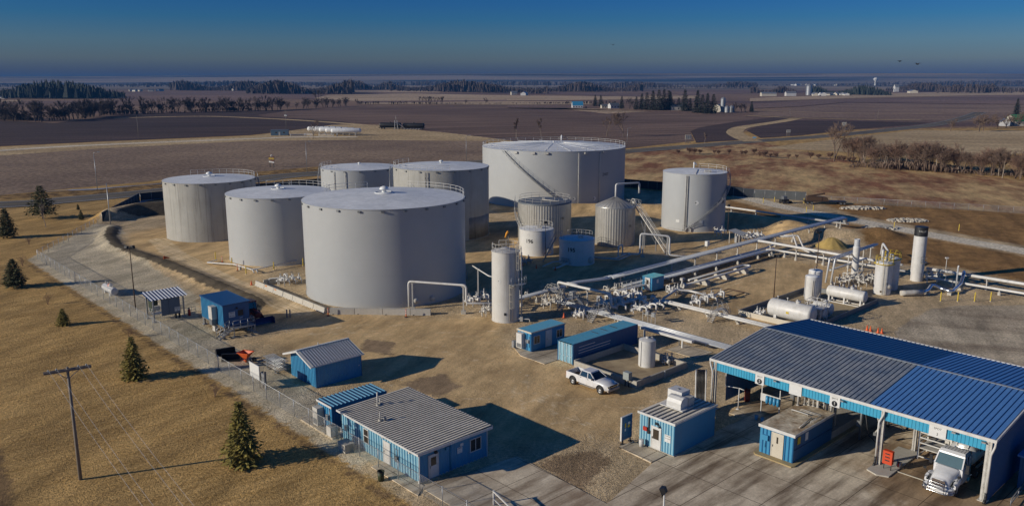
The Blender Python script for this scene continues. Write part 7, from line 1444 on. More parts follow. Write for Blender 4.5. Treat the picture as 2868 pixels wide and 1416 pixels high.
billboard((94.9, 440.5), 3.4, 2.4, 2.3, R(10), 'pale billboard nearest the widest tank'); billboard((168.8, 499.7), 2.6, 1.7, 2.2, R(8), 'pale billboard in the middle of the dark field edge'); billboard((212.8, 525.3), 2.6, 2.2, 5.0, R(0), 'pale billboard half hidden behind the twin stemmed bare tree')
T = thing('road_sign', 'small blue road sign on the highway verge', 'sign', (137, 462, 0), 0); b = MB(); b.box((-1, -.05, 1.4), (1, .05, 2.2)); b.build('board', M['sky_blue'], T); b = MB(); b.bar((0, .1, 0), (0, .1, 2.0), .1); b.build('post', M['galv'], T)
# ---- fences
fm = bpy.data.materials.new('chain_link'); fm.use_nodes = True; t_ = fm.node_tree; t_.nodes.clear()
o_ = t_.nodes.new('ShaderNodeOutputMaterial'); mx_ = t_.nodes.new('ShaderNodeMixShader'); tr_ = t_.nodes.new('ShaderNodeBsdfTransparent'); df_ = t_.nodes.new('ShaderNodeBsdfPrincipled'); df_.inputs['Base Color'].default_value = (.34, .34, .33, 1); df_.inputs['Metallic'].default_value = .4
tc_ = t_.nodes.new('ShaderNodeTexCoord'); fac = None
for rot in (45, -45):
    mp_ = t_.nodes.new('ShaderNodeMapping'); mp_.inputs['Rotation'].default_value = (R(rot), 0, 0); t_.links.new(tc_.outputs['Object'], mp_.inputs[0]); wv = t_.nodes.new('ShaderNodeTexWave'); wv.bands_direction = 'Y'; wv.inputs['Scale'].default_value = 11.0; t_.links.new(mp_.outputs[0], wv.inputs['Vector'])
    gt = t_.nodes.new('ShaderNodeMath'); gt.operation = 'GREATER_THAN'; gt.inputs[1].default_value = .975; t_.links.new(wv.outputs['Fac'], gt.inputs[0])
    if fac is None: fac = gt
    else: mm = t_.nodes.new('ShaderNodeMath'); mm.operation = 'MAXIMUM'; t_.links.new(fac.outputs[0], mm.inputs[0]); t_.links.new(gt.outputs[0], mm.inputs[1]); fac = mm
t_.links.new(fac.outputs[0], mx_.inputs[0]); t_.links.new(tr_.outputs[0], mx_.inputs[1]); t_.links.new(df_.outputs[0], mx_.inputs[2]); t_.links.new(mx_.outputs[0], o_.inputs[0])
M['screen'] = mat('dark_fence_screen', (.016, .022, .032), .8, col2=(.024, .03, .042), scale=.5)
M['screen_grey'] = mat('grey_fence_screen', (.10, .11, .115), .8, col2=(.07, .075, .08), scale=.5)
def fence(label, p, q, h, step, m, cat='fence', post='galv', rail=True):
    """local +y runs along the fence"""
    p = Vector((*p, 0)) if len(p) == 2 else p; q = Vector((*q, 0)) if len(q) == 2 else q; d = q - p; L = d.length; T = thing('fence', label, cat, p, math.atan2(-d.x, d.y)); n = max(1, round(L / step))
    b = MB(); b.box((-.012, 0, .03), (.012, L, h)) if m != fm else b.add([(0, 0, .03), (0, L, .03), (0, L, h), (0, 0, h)], [(0, 1, 2, 3)]); b.build('fence_panel', m, T)
    b = MB(); b.tube([(0, 0, 0), (0, 0, h + .06)], .04, 6); b.lathe([(.055, h + .05), (.03, h + .12), (.001, h + .13)], 6); o = b.build('post', M[post], T)
    for k in range(1, min(n, 96) + 1): o2 = o.copy(); COL.objects.link(o2); o2.location = (0, L * k / n, 0)
    if rail: b = MB(); b.tube([(0, 0, h), (0, L, h)], .025, 5); b.build('top_rail', M[post], T)
    return T
fence('long chain link fence between the lawn and the tank yard', tuple(G(36.0, 38))[:2], tuple(G(36.0, 171.8))[:2], 1.75, 3.05, fm); fence('chain link fence turning back from the far left corner of the yard', tuple(G(36.0, 171.9))[:2], tuple(G(57.7, 207.3))[:2], 1.75, 3.0, fm)
fence('dark screened fence climbing behind the far left tank', (-98.2, 191.9), (-104.5, 226), 2.4, 3.0, M['screen']); fence('dark screened fence facing the highway behind the left tanks', (-104.4, 226.2), (-60, 262), 2.4, 3.0, M['screen']); fence('dark screened fence between the left tanks and the widest tank', (-59.8, 262.1), (30, 262), 2.4, 3.0, M['screen'])
fence('dark screened fence in the gap right of the widest tank', (30.2, 262), (70, 233.2), 2.6, 3.0, M['screen']); fence('grey screened fence panels by the gravel road beyond the spiral stair tank', (70.2, 233.1), (83, 227.5), 2.5, 2.7, M['screen_grey'])
fence('thin chain link fence along the red grass field far right', (86, 226), (150, 196), 1.7, 3.4, fm)
T = thing('gate', 'white pipe gate at the bottom edge in front of the office yard', 'gate', G(39.2, 44.6, .05), R(-62))
for x in (0, 3.4): b = MB(); b.bar((x, 0, 0), (x, 0, 1.25), .12); b.build('gate_post', M['white'], T)
b = MB(); b.bar((0, 0, 1.15), (3.4, 0, 1.15), .1); b.bar((0, 0, .5), (3.4, 0, .5), .07); b.build('gate_bar', M['white'], T)
# ============================================================ TREES
M['bark'] = mat('grey_brown_bark', (.17, .125, .095), .9, col2=(.11, .08, .06), scale=8); M['bark_pale'] = mat('pale_bark', (.36, .30, .24), .9, col2=(.22, .175, .13), scale=5); M['twig'] = mat('brown_twigs', (.20, .135, .095), .9, col2=(.14, .095, .07), scale=2); M['twig_red'] = mat('reddish_twigs', (.24, .145, .10), .9, col2=(.16, .10, .07), scale=2); M['twig_grey'] = mat('grey_far_twigs', (.085, .062, .055), .9, col2=(.06, .046, .043), scale=.2)
M['needle'] = mat('olive_needles', (.34, .27, .055), .85, col2=(.14, .12, .03), scale=1.6, contrast=.35); M['needle_dark'] = mat('dark_needles', (.13, .125, .045), .85, col2=(.055, .06, .026), scale=1.4, contrast=.35); M['needle_far'] = mat('far_conifer_needles', (.03, .038, .028), .9, col2=(.018, .023, .02), scale=.25)
def bare(name, h, spread, seed, levels=4, m='bark', tm='twig', stems=1, fork=.28, rad=.02, up=.5, twn=3, rmin=0.0):
    rnd = random.Random(seed); tb = MB(); cb = MB()
    def grow(p, d, L, r, lv, trunk):
        pts = [p]; q = p; n = 3 if lv < levels else 2
        for k in range(n):
            d = (d + Vector((rnd.uniform(-1, 1), rnd.uniform(-1, 1), rnd.uniform(-.3, .6))) * .16).normalized(); q = q + d * L / n; pts.append(q)
        (tb if trunk else cb).tube(pts, [max(r * (1 - .45 * i / n), rmin) for i in range(n + 1)], 5 if trunk else 3, cap=False)
        if lv >= levels:
            return
        k = rnd.choice((3, 4)) if lv else rnd.choice((4, 5)); k += (lv == levels - 1) * twn
        for j in range(k):
            f = rnd.uniform(.35, 1.0) if lv else rnd.uniform(fork, 1.0); i0 = min(int(f * n), n - 1); b0 = pts[i0].lerp(pts[i0 + 1], f * n - i0); a = rnd.uniform(0, 6.283); t = rnd.uniform(.45, .95) * spread
            nd = (d * (1 - t * .4) + Vector((math.cos(a), math.sin(a), up * rnd.uniform(.3, 1.2))) * t).normalized(); grow(b0, nd, L * rnd.uniform(.5, .72) * (1.0 if lv else (1.25 - .45 * f)), r * rnd.uniform(.38, .55), lv + 1, False)
    for s in range(stems):
        a = rnd.uniform(0, 6.28); lean = .0 if stems == 1 else .22; grow(Vector((.15 * h * .1 * s, 0, 0)), Vector((math.cos(a) * lean, math.sin(a) * lean, 1)), h * .58, h * rad, 0, True)
    zs = max(v[2] for v in tb.v + cb.v); k = h / zs
    for B in (tb, cb): B.v = [(x * k, y * k, z * k) for x, y, z in B.v]
    T = thing(name, 'x', 'tree', (0, 0, 0)); tb.build('trunk', M[m], T); cb.build('crown', M[tm], T); return T
def spruce(name, h, w, seed, m='needle', dens=1.0, base=.06):
    rnd = random.Random(seed); tb = MB(); tb.tube([(0, 0, 0), (0, 0, h * .5), (0, 0, h * .97)], [h * .022, h * .014, .01], 6); cb = MB(); n = int(26 * dens) + 8
    for i in range(n):
        f = (i + rnd.uniform(0, .6)) / n; z = h * (base + (1 - base) * f); L = w * (1 - f) ** .8 * rnd.uniform(.72, 1.12) * (1 if f > .12 else .75) + .05 * w; k = max(4, int((9 - 5 * f) * dens)); a0 = rnd.uniform(0, 6.28)
        for j in range(k):
            a = a0 + 6.283 * j / k + rnd.uniform(-.25, .25); LL = L * rnd.uniform(.7, 1.15); droop = rnd.uniform(.12, .34) * (1 - f * .8); m_ = 5
            for q in range(m_):
                t = (q + 1) / m_; c = Vector((math.cos(a) * LL * t, math.sin(a) * LL * t, z - droop * LL * t * (1.3 - t * .5))); s = (.11 + .10 * (1 - t * .3)) * h * .42 * (1 - .45 * f) * rnd.uniform(.6, 1.15)
                for r_ in range(2):
                    u_ = Vector((rnd.uniform(-1, 1), rnd.uniform(-1, 1), rnd.uniform(-.5, .35))).normalized(); v_ = Vector((math.cos(a), math.sin(a), -.25)) + u_ * .5; cc = c + Vector((rnd.uniform(-1, 1), rnd.uniform(-1, 1), rnd.uniform(-1, 1))) * s * .35
                    cb.add([cc - u_ * s * .42, cc + u_ * s * .42, cc + v_ * s * .8 + u_ * s * .16, cc + v_ * s * .7 - u_ * s * .2], [(0, 1, 2, 3)])
    T = thing(name, 'x', 'tree', (0, 0, 0)); tb.build('trunk', M['bark'], T); cb.build('crown', M[m], T); return T
def place(proto, spots, group=None, first=True):
    for i, (x, y, s, lab) in enumerate(spots):
        o = proto if (i == 0 and first) else dup(proto, (0, 0, 0)); o.location = (x, y, -.05); o.rotation_euler = (0, 0, random.uniform(0, 6.28)); o.scale = (s, s, s) if not hasattr(s, '__len__') else s; o['label'] = lab
        if group: o['group'] = group
SPA = spruce('spruce_tree', 5.9, 1.75, 3, 'needle', 1.25); SPB = spruce('spruce_tree', 5.0, 1.5, 11, 'needle_dark', 1.15, .12)
gp = 'spruces on the lawn'
place(SPA, [(-23.9, 66.6, 1.0, 'big bright spruce nearest the office building'), (-43.0, 87.5, (.85, .85, .86), 'spruce on the lawn left of the blue shed'), (-62.3, 108.2, (.55, .55, .42), 'small spruce on the lawn below the striped shelter')], gp)
place(SPB, [(-81.7, 129.3, (1.35, 1.35, .98), 'broad dark spruce at the left edge, the nearer one'), (-109.0, 172.2, (1.5, 1.5, 1.3), 'dark spruce at the left edge, the farther one'), (-114.1, 211.2, .33, 'tiny spruce nearest the highway on the lawn'), (-105.0, 195.3, .5, 'small spruce by the corner of the dark screen fence')], gp)
PN = spruce('pine_tree', 8.2, 3.6, 21, 'needle_dark', 1.0, .2); place(PN, [(-115.6, 197.4, (1.1, 1.1, 1.0), 'wide dark pine next to the highway at the far left')])
YB = bare('young_tree', 7.2, .75, 5, 4, 'bark_pale', 'bark_pale', fork=.3); place(YB, [(-108.1, 185.4, (.75, .75, 1), 'pale leafless young tree in front of the wide dark pine')])
BSH = bare('bush', 2.0, 1.1, 9, 3, 'twig_red', 'twig_red', stems=5, rad=.012, twn=4)
for o in [BSH]: o['category'] = 'bush'
place(BSH, [(-50.7, 102.9, (1.3, 1.3, .8), 'reddish bare bush at the fence behind the small spruce'), (-31.9, 82.2, (1.2, 1.2, .8), 'reddish bare bush on the lawn below the blank white sign'), (-99.9, 164.6, 1.0, 'bare bush on the lawn by the farther left spruce'), (-89.6, 144.8, 1.2, 'pinkish bare bush behind the broad left spruce'), (-70.5, 119.0, (.9, .9, 1), 'thin bare bush on the lawn near the propane tank'), (-101, 196, .8, 'small bare bush at the end of the chain link fence')], 'bare bushes on the lawn')
TA = bare('bare_tree', 14.0, .95, 31, 4, fork=.25, stems=1, twn=4, rmin=0.05); TB_ = bare('bare_tree', 12, .6, 33, 4, 'bark_pale', 'twig', fork=.2, twn=4, up=1.0, rmin=0.05); TC = bare('bare_tree', 17, .85, 35, 4, 'bark', 'twig', fork=.42, stems=2, twn=4, rmin=0.035)
place(TA, [(57.4, 496.4, 1.05, 'left one of the big leafless pair behind the widest tank'), (67, 492, 1.1, 'right one of the big leafless pair behind the widest tank'), (-115, 472.4, (.55, .55, .85), 'thin leafless tree in front of the far propane tanks')], 'leafless trees behind the tanks')
place(TB_, [(2.5, 479, 1.0, 'narrow leafless tree above the left part of the widest tank'), (17.8, 496.4, .95, 'narrow leafless tree above the middle of the widest tank'), (104, 441, .5, 'small leafless tree right of the nearest billboard')], 'leafless trees behind the tanks')
place(TC, [(135.6, 342.2, 1.0, 'tall twin stemmed leafless tree at the red grass field')])
# saplings along the right field edge
SP1 = bare('sapling', 9, .7, 41, 4, 'bark_pale', 'twig', fork=.3, twn=4, up=.9, rmin=0.018); SP2 = bare('sapling', 8, 1.1, 43, 4, 'bark', 'twig', stems=3, fork=.2, twn=4, rad=.014, rmin=0.016); SP3 = bare('sapling', 8, 1.2, 45, 3, 'twig', 'twig_red', stems=7, rad=.01, twn=6, rmin=0.022)
def line_pts(seq, n, jit=(2, 3)):
    P = [za(*s) for s in seq]; L = [(P[i + 1] - P[i]).length for i in range(len(P) - 1)]; tot = sum(L); o = []
    for k in range(n):
        d = tot * (k + random.uniform(.1, .9)) / n; i = 0
        while i < len(L) - 1 and d > L[i]: d -= L[i]; i += 1
        q = P[i].lerp(P[i + 1], min(1, d / L[i])); o.append((q.x + random.uniform(-jit[0], jit[0]), q.y + random.uniform(-jit[1], jit[1])))
    return o
ln = line_pts([('A4', 940, 905), ('A4', 1250, 955), ('A4', 1550, 985), ('A4', 1900, 1010), ('A4', 2250, 1045), ('A4', 2650, 1065), ('A4', 3000, 1085)], 66, (2.5, 7))
lab = 'leafless sapling in the dense thicket row along the right field edge'
for pr, k in ((SP1, 0), (SP2, 1), (SP3, 2)): place(pr, [(x, y, random.uniform(.9, 1.45), lab) for x, y in ln[k::3]], 'saplings of the right field edge')
for o in (SP3,): o['category'] = 'tree'
ln = line_pts([('A3', 1750, 900), ('A3', 2100, 905), ('A3', 2576, 910), ('A4', 150, 880), ('A4', 640, 885), ('A4', 1000, 930)], 26, (2, 3))
BB = bare('brush_bush', 2.6, 1.3, 47, 3, 'twig', 'twig_red', stems=7, rad=.009, twn=6, rmin=0.022); BB['category'] = 'bush'
place(BB, [(x, y, random.uniform(.8, 1.4), 'brown leafless bush in the low brush line along the red grass field') for x, y in ln], 'bushes along the red grass field')
ln = line_pts([('A4', 1760, 615), ('A4', 2000, 625), ('A4', 2250, 615), ('A4', 2480, 590), ('A4', 2700, 560)], 12, (8, 20)); TD = bare('bare_tree', 11, 1.1, 51, 4, 'bark', 'twig', fork=.15, stems=2, twn=3, rmin=0.04)
place(TD, [(x, y, random.uniform(.75, 1.15), 'leafless spreading tree in the grove left of the green roofed barn') for x, y in ln], 'grove by the green barn')
# far woods that read as one mass
def woods(label, px0, py0, px1, py1, h, n, depth, conif=.3, m='twig_grey'):
    a, c = at(px0, py0), at(px1, py1); rnd = random.Random(int(px0 + py0)); b = MB()
    for k in range(n):
        t = rnd.random(); p = a.lerp(c, t); fw = rnd.random(); p = p + p.normalized() * depth * fw; hh = h * rnd.uniform(.75, 1.3) * (.75 + .35 * math.sin(t * 9 + px0)); w_ = hh * rnd.uniform(.22, .38)
        if rnd.random() < conif:
            ph = rnd.uniform(0, 6); b.add([(p.x + w_ * .8 * math.cos(ph + q * 1.256), p.y + w_ * .8 * math.sin(ph + q * 1.256), hh * .08) for q in range(5)] + [(p.x, p.y, hh * 1.15)], [(q, (q + 1) % 5, 5) for q in range(5)])
        else:
            for j in range(11):
                e = rnd.uniform(0, 6.28); rr = w_ * rnd.uniform(.3, 1.1); z1 = hh * rnd.uniform(.65, 1.05); dx, dy = math.cos(e), math.sin(e); s = w_ * .22
                b.add([(p.x - dy * s * .3, p.y + dx * s * .3, 0), (p.x + dy * s * .3, p.y - dx * s * .3, 0), (p.x + dx * rr + dy * s, p.y + dy * rr - dx * s, z1), (p.x + dx * rr - dy * s, p.y + dy * rr + dx * s, z1 * .93)], [(0, 1, 2, 3)])
    o = b.build('woods', M[m]); tag(o, label, 'woods', kind='stuff'); return o
# far rows of bare trees, each its own thing
FT1 = bare('row_tree', 12.5, .7, 61, 3, 'twig_grey', 'twig_grey', fork=.2, twn=5, rad=.022, up=1.0, rmin=0.055); FT2 = bare('row_tree', 12, .85, 63, 3, 'twig_grey', 'twig_grey', stems=2, fork=.25, twn=5, rad=.02, rmin=0.055); FT3 = bare('row_tree', 9, 1.2, 65, 3, 'twig_grey', 'twig_grey', stems=4, fork=.1, twn=5, rad=.016, rmin=0.05)
woods('tangled undergrowth beneath the long far tree row', -60, 335, 120, 339, 5, 160, 25, 0); woods('tangled undergrowth below the right part of the long tree row', 290, 323, 720, 310, 3.5, 240, 25, 0)
ln = line_pts([('A1', -300, 545), ('A1', 0, 552), ('A1', 450, 575), ('A1', 800, 548), ('A1', 1050, 505), ('A1', 1700, 488), ('A1', 2576, 466), ('B1', 2600, -490) if False else ('A1', 2800, 462)], 150, (3, 14)); lab = 'leafless tree in the long row along the dark field far left'
for pr, k in ((FT1, 0), (FT2, 1), (FT3, 2)): place(pr, [(x, y, random.uniform(.95, 1.5), lab) for x, y in ln[k::3]], 'tree row along the dark field')
ln = line_pts([('S', 780, 307), ('S', 860, 304), ('S', 985, 297)], 22, (4, 16)); lab = 'leafless tree in the broken row right of the long far row'
place(FT2, [(x, y, random.uniform(.7, 1.25), lab) for x, y in ln], 'broken tree row', first=False)
ln = line_pts([('A2', 1690, 402), ('A2', 1980, 402)], 13, (5, 8)); place(FT1, [(x, y, random.uniform(.75, .95), 'leafless tree in the short isolated row far behind the tank cars') for x, y in ln], 'short isolated tree row', first=False)
for (px, py, s, l) in (('A2', (680, 428), 1.7, 'tallest leafless tree standing out of the broken row'), ('A2', (1075, 412), .8, 'lone small leafless tree right of the broken row'), ('A2', (2365, 405), .9, 'lone leafless tree in the far field, right one'), ('A2', (2160, 400), .6, 'lone leafless tree in the far field, left one')):
    q = za(px, *py); place(FT2 if s < 1.5 else FT1, [(q.x, q.y, s, l)], 'lone far trees', first=False)
# far conifers round the farm
CF1 = spruce('far_conifer', 20, 4.6, 71, 'needle_far', .8, .05); CF2 = spruce('far_conifer', 17, 5.2, 73, 'needle_far', .8, .03); gp = 'conifers round the farm'
cf = [(955, 420, .8), (1010, 425, .95), (1220, 445, .8), (1365, 455, .95), (1420, 455, 1.0), (1470, 458, 1.25), (1530, 460, 1.2), (1590, 462, 1.45), (1640, 460, 1.25), (1690, 460, 1.4), (1705, 455, 1.1), (1790, 460, .9), (1850, 470, 1.25), (1905, 470, .9), (1975, 485, 1.25), (2025, 490, 1.2), (2075, 495, 1.1), (2135, 495, 1.25), (2520, 475, .6)]
for i, (x, y, s) in enumerate(cf): q = za('A3', x, y); place((CF1, CF2)[i % 2], [(q.x, q.y, s * .95, 'dark conifer in the shelter belt round the far farmhouse')], gp, first=(i < 2))
for (x, y, s) in ((1300, 450, 1.2), (1750, 455, 1.0), (2350, 480, .95), (2420, 478, .9), (2460, 478, .8)): q = za('A3', x, y); place(FT2, [(q.x, q.y, s, 'leafless tree among the farm conifers')], 'leafless trees at the farm', first=False)
q = za('A4', 2500, 470); place(CF1, [(q.x, q.y, .8, 'dark conifer rising behind the green roofed barn')], gp, first=False); q = za('A4', 18, 448); place(CF2, [(q.x, q.y, .5, 'small lone conifer at the left end of the brown field')], gp, first=False)
# far woods
woods('dark mixed wood at the far left edge', -300, 278, 352, 277, 23, 520, 260, .6, 'needle_far')
woods('far wooded ridge left of centre', 478, 254, 740, 256, 24, 420, 500, .35); woods('dark wood behind the broken tree row', 690, 264, 985, 265, 25, 520, 500, .3); woods('low wooded ridge right of the dark wood', 980, 253, 1100, 252, 24, 180, 500, .1)
woods('wooded hill above the pale fields in the centre', 1090, 256, 1535, 264, 25, 700, 600, .15); woods('wood line behind the far farm', 1525, 259, 1800, 258, 22, 360, 500, .15); woods('far wood band right of centre', 1690, 250, 2120, 249, 22, 420, 1500, .3)
woods('evergreen plantation on the far right', 2270, 266, 2495, 268, 16, 320, 200, .9, 'needle_far'); woods('far wooded rise on the right', 2480, 257, 2780, 259, 20, 420, 900, .3); woods('wood line at the far right edge', 2620, 262, 3200, 262, 18, 380, 500, .2)
woods('distant wood band below the horizon, left', -300, 245, 1100, 245, 24, 1300, 2200, .3); woods('distant wood band below the horizon, right', 1100, 243, 3200, 243, 26, 1900, 2500, .3); woods('faint last wood line under the horizon', -400, 236, 3300, 236, 30, 1900, 3500, .2)
woods('hedge line along the ploughed field far away', 1000, 293, 1900, 292, 3.5, 260, 30, .0); woods('bare wood strip at the right farm', 2100, 262, 2230, 262, 14, 120, 300, .3); woods('scrubby undergrowth between the saplings on the right', 2380, 470, 3000, 507, 2.4, 620, 18, .0, 'twig')
# ============================================================ FAR BUILDINGS
def house(name, label, p, L, W, h, rise, rz, wall='white', roof='steel', cat='house', door=True):
    T = thing(name, label, cat, (p.x, p.y, 0), rz); b = MB(); b.box((-L / 2, -W / 2, 0), (L / 2, W / 2, h)); b.add([(-L / 2 - .01, -W / 2, h), (-L / 2 - .01, W / 2, h), (-L / 2 - .01, 0, h + rise)], [(0, 2, 1)]); b.add([(L / 2 + .01, -W / 2, h), (L / 2 + .01, W / 2, h), (L / 2 + .01, 0, h + rise)], [(0, 1, 2)]); b.build('wall', M[wall], T)
    e = .4; b = MB()
    for s in (-1, 1): b.add([(-L / 2 - e, s * (W / 2 + e), h - rise * e / (W / 2)), (L / 2 + e, s * (W / 2 + e), h - rise * e / (W / 2)), (L / 2 + e, 0, h + rise + .05), (-L / 2 - e, 0, h + rise + .05)], [(0, 1, 2, 3)])
    b.build('roof', M[roof], T)
    if door:
        for k in range(3): b = MB(); x = -L / 3 + k * L / 3; b.box((x - .6, -W / 2 - .06, h * .25), (x + .6, -W / 2 - .01, h * .7)); b.build('window', M['glass'], T)
    return T
M['green_roof'] = mat('green_metal_roof', (.05, .24, .10), .5, col2=(.04, .19, .085), scale=.3)
# gambrel barn
def gambrel(name, label, p, L, W, rz, wall, roof):
    T = thing(name, label, 'barn', (p.x, p.y, 0), rz); sec = [(-W / 2, 0), (-W / 2, 3.2), (-W * .36, 6.2), (0, 8.2), (W * .36, 6.2), (W / 2, 3.2), (W / 2, 0)]
    b = MB(); b.add([(-L / 2, y, z) for y, z in sec], [tuple(range(7))]); b.add([(L / 2, y, z) for y, z in sec], [tuple(range(7))[::-1]])
    for i in (0, 5): b.add([(-L / 2, *sec[i]), (L / 2, *sec[i]), (L / 2, *sec[i + 1]), (-L / 2, *sec[i + 1])], [(0, 1, 2, 3)])
    b.build('wall', M[wall], T); b = MB()
    for i in range(1, 5): b.add([(-L / 2 - .3, *sec[i]), (L / 2 + .3, *sec[i]), (L / 2 + .3, *sec[i + 1]), (-L / 2 - .3, *sec[i + 1])], [(0, 1, 2, 3)])
    o = b.build('roof', M[roof], T); o.location = (0, 0, .05)
    for k in range(4): b = MB(); x = -L / 2 + L * (k + .5) / 4; b.box((x - .7, -W / 2 - .08, 1.2), (x + .7, -W / 2 - .01, 2.4)); b.build('window', M['glass'], T)
    return T
gambrel('barn', 'blue roofed white barn alone at the field edge left of the farm conifers', za('A3', 775, 440), 13, 9, R(5), 'white', 'blue_wall')
gb = za('A4', 2640, 575); gambrel('barn', 'big green roofed barn at the right edge of the picture', gb, 32, 12, R(-4), 'cream', 'green_roof'); house('shed', 'small white shed left of the green roofed barn', za('A4', 2385, 578), 7, 6, 3.4, 2, R(70), 'white', 'steel', 'shed')
house('farmhouse', 'farmhouse between the two left groups of farm conifers', za('A3', 1140, 442), 12, 8, 4, 2.6, R(20)); house('farmhouse', 'long cream farmhouse right of the tallest conifers', za('A3', 1780, 460), 17, 8, 4, 2.6, R(5), 'cream'); house('farm_shed', 'low farm shed at the left farmhouse', za('A3', 1050, 440), 9, 6, 3, 2, R(10), 'cream', 'steel', 'shed')
gambrel('barn', 'pale barn behind the farm silo', za('A3', 2185, 478), 10, 9, R(60), 'cream', 'steel')
def silo(label, p, r, h, m='galv'):
    T = thing('silo', label, 'silo', (p.x, p.y, 0)); b = MB(); b.lathe([(r, 0), (r, h)], 18); b.build('silo_body', M[m], T); b = MB(); b.lathe([(r * 1.02, h), (r * .75, h + r * .55), (.001, h + r * .9)], 18); b.build('dome', M['galv'], T)
silo('tall grey silo at the far farm', za('A3', 2232, 478), 2.6, 13.5); silo('short grain bin right of the tall farm silo', za('A3', 2275, 483), 2.6, 5.0); silo('second grain bin right of the tall farm silo', za('A3', 2320, 483), 2.8, 5.0, 'steel'); silo('round grey silo at the distant right farm', za('A4', 552, 290), 7, 20)
for i, (tag_, x, y, L, w_, h, l) in enumerate((('A4', 172, 300, 32, 14, 9, 'tan metal building of the distant right farm'), ('A4', 380, 298, 22, 12, 10, 'grey building of the distant right farm, left of its silo'), ('A4', 610, 298, 16, 10, 7, 'white house right of the distant silo'), ('A4', 685, 298, 14, 12, 8, 'white gabled house further right of the distant silo'), ('A4', 780, 293, 26, 10, 6, 'long low white building of the distant farm'), ('A4', 900, 294, 26, 10, 6, 'last low building of the distant farm'), ('A4', 1525, 272, 26, 20, 9, 'white domed building in the far right field'), ('A4', 1370, 258, 12, 14, 22, 'pale tower building on the far right rise'), ('A2', 375, 292, 20, 12, 10, 'cream building under the dark wood'), ('A3', 245, 312, 34, 12, 8, 'low brownish barn at the wood edge in the centre'), ('A3', 140, 308, 14, 10, 9, 'small white building at the wood edge in the centre'), ('A1', 1410, 215, 60, 30, 14, 'pale buildings of the distant left farm'), ('A1', 2335, 266, 9, 9, 8, 'tiny white hut on the far field at the left'), ('A1', 25, 345, 14, 10, 5, 'white building in front of the far left wood'))):
    house('far_building', l, za(tag_, x, y), L, w_, h * .65, h * .35, R(random.choice((0, 15, 80))), ('cream', 'white')[i % 2], 'galv', 'building', False)
for i, (tag_, x, y, n, s) in enumerate((('A3', 1010, 185, 10, 700), ('A3', 1300, 195, 12, 700), ('A4', 560, 205, 8, 300), ('A2', 1110, 185, 6, 900), ('A4', 130, 172, 9, 800), ('A1', 1420, 272, 9, 120), ('A4', 700, 292, 8, 90))):
    p = za(tag_, x, y)
    for k in range(n): q = p + Vector((random.uniform(-s, s) * .5, random.uniform(-s, s) * .4, 0)); f = max(1, p.length / 2600); house('village_house', 'tiny pale house in the distant village ' + ('left of the white tower', 'right of centre under the horizon', 'on the right rise', 'in the middle under the horizon', 'above the distant right farm', 'along the left wood edge', 'beside the distant right silo')[i], q, 13 * f, 9 * f, 4 * f, 3 * f, random.uniform(0, 3), random.choice(('white', 'cream')), 'steel', 'house', False)['group'] = 'distant houses %s' % ('one', 'two', 'three', 'four', 'five', 'six', 'seven')[i]
T = thing('water_tower', 'white water tower on the far right horizon', 'water tower', tuple(za('A4', 1175, 205)), 0); b = MB(); b.lathe([(6, 0), (5, 30), (14, 38), (14, 46), (6, 52), (.001, 53)], 16); b.build('tower_body', M['white'], T); b = MB(); b.lathe([(14.2, 40), (14.2, 41)], 16); b.build('walk_ring', M['steel'], T)
# far propane row, hut and tank cars
pa = [(-109.8, 502), (-114.4, 507), (-119.4, 512), (-124.2, 517), (-129.2, 522)]
for i, (x, y) in enumerate(pa):
    T = thing('propane_tank', ('nearest', 'second', 'third', 'fourth', 'farthest')[i] + ' of the five long white propane tanks in the far field', 'tank', (x, y, 0), R(8), 'far propane tanks'); b = MB(); r, L, z = 1.5, 17.5, 3.2; b.lathe([(.001, -1.2), (.75, -1.05), (1.3, -.6), (r, 0), (r, L - 1.5), (1.3, L - .9), (.75, L - .45), (.001, L - .3)], 22, axis='X', c=(0, 0, z)); b.build('vessel', M['tank_roof'], T)
    for xx in (2.5, 13.5): b = MB(); b.box((xx - .4, -1.2, 0), (xx + .4, 1.2, 2.2)); b.build('saddle', M['barrier'], T)
    b = MB(); b.lathe([(.4, z + r - .1), (.4, z + r + .4), (.001, z + r + .45)], 10, c=(5, 0, 0)); b.build('dome_lid', M['steel'], T)
FP = None
for (x0, y0, n, dx, dy) in ((-135, 499, 15, .62, .22), (-128.5, 507, 11, .6, -.35), (-118, 500, 13, .75, .0)):
    for k in range(n):
        if FP is None: T = thing('guard_post', 'x', 'post', (x0, y0, 0), 0, 'white guard posts in the far field'); b = MB(); b.lathe([(.13, 0), (.13, 1.5), (.001, 1.55)], 7); b.build('post', M['white'], T); FP = T; o = T
        else: o = dup(FP, (0, 0, 0))
        o.location = (x0 + dx * k, y0 + dy * k, 0); o['label'] = 'small white guard post near the far propane tanks and long hut'
T = thing('equipment_hut', 'long grey blue hut with a pale end wall in the far field', 'hut', (-144, 508, 0), R(8)); b = MB(); b.box((-5.2, -2, 0), (5.2, 2, 3.3)); b.build('wall', mat('blue_grey_hut', (.09, .16, .22), .6), T); b = MB(); b.box((-5.3, -2.1, 3.3), (5.3, 2.1, 3.55)); b.build('roof', M['steel'], T); b = MB(); b.box((-5.24, -1.98, .02), (-5.21, 1.98, 3.28)); b.build('end_wall', M['white'], T); b = MB(); b.box((-.5, -2.04, 0), (.4, -2.01, 2.2)); b.build('door', M['white_old'], T)
for x in (-2.5, 2.2): b = MB(); b.box((x, -2.04, 1.4), (x + 1, -2.01, 2.2)); b.build('window', M['glass'], T)
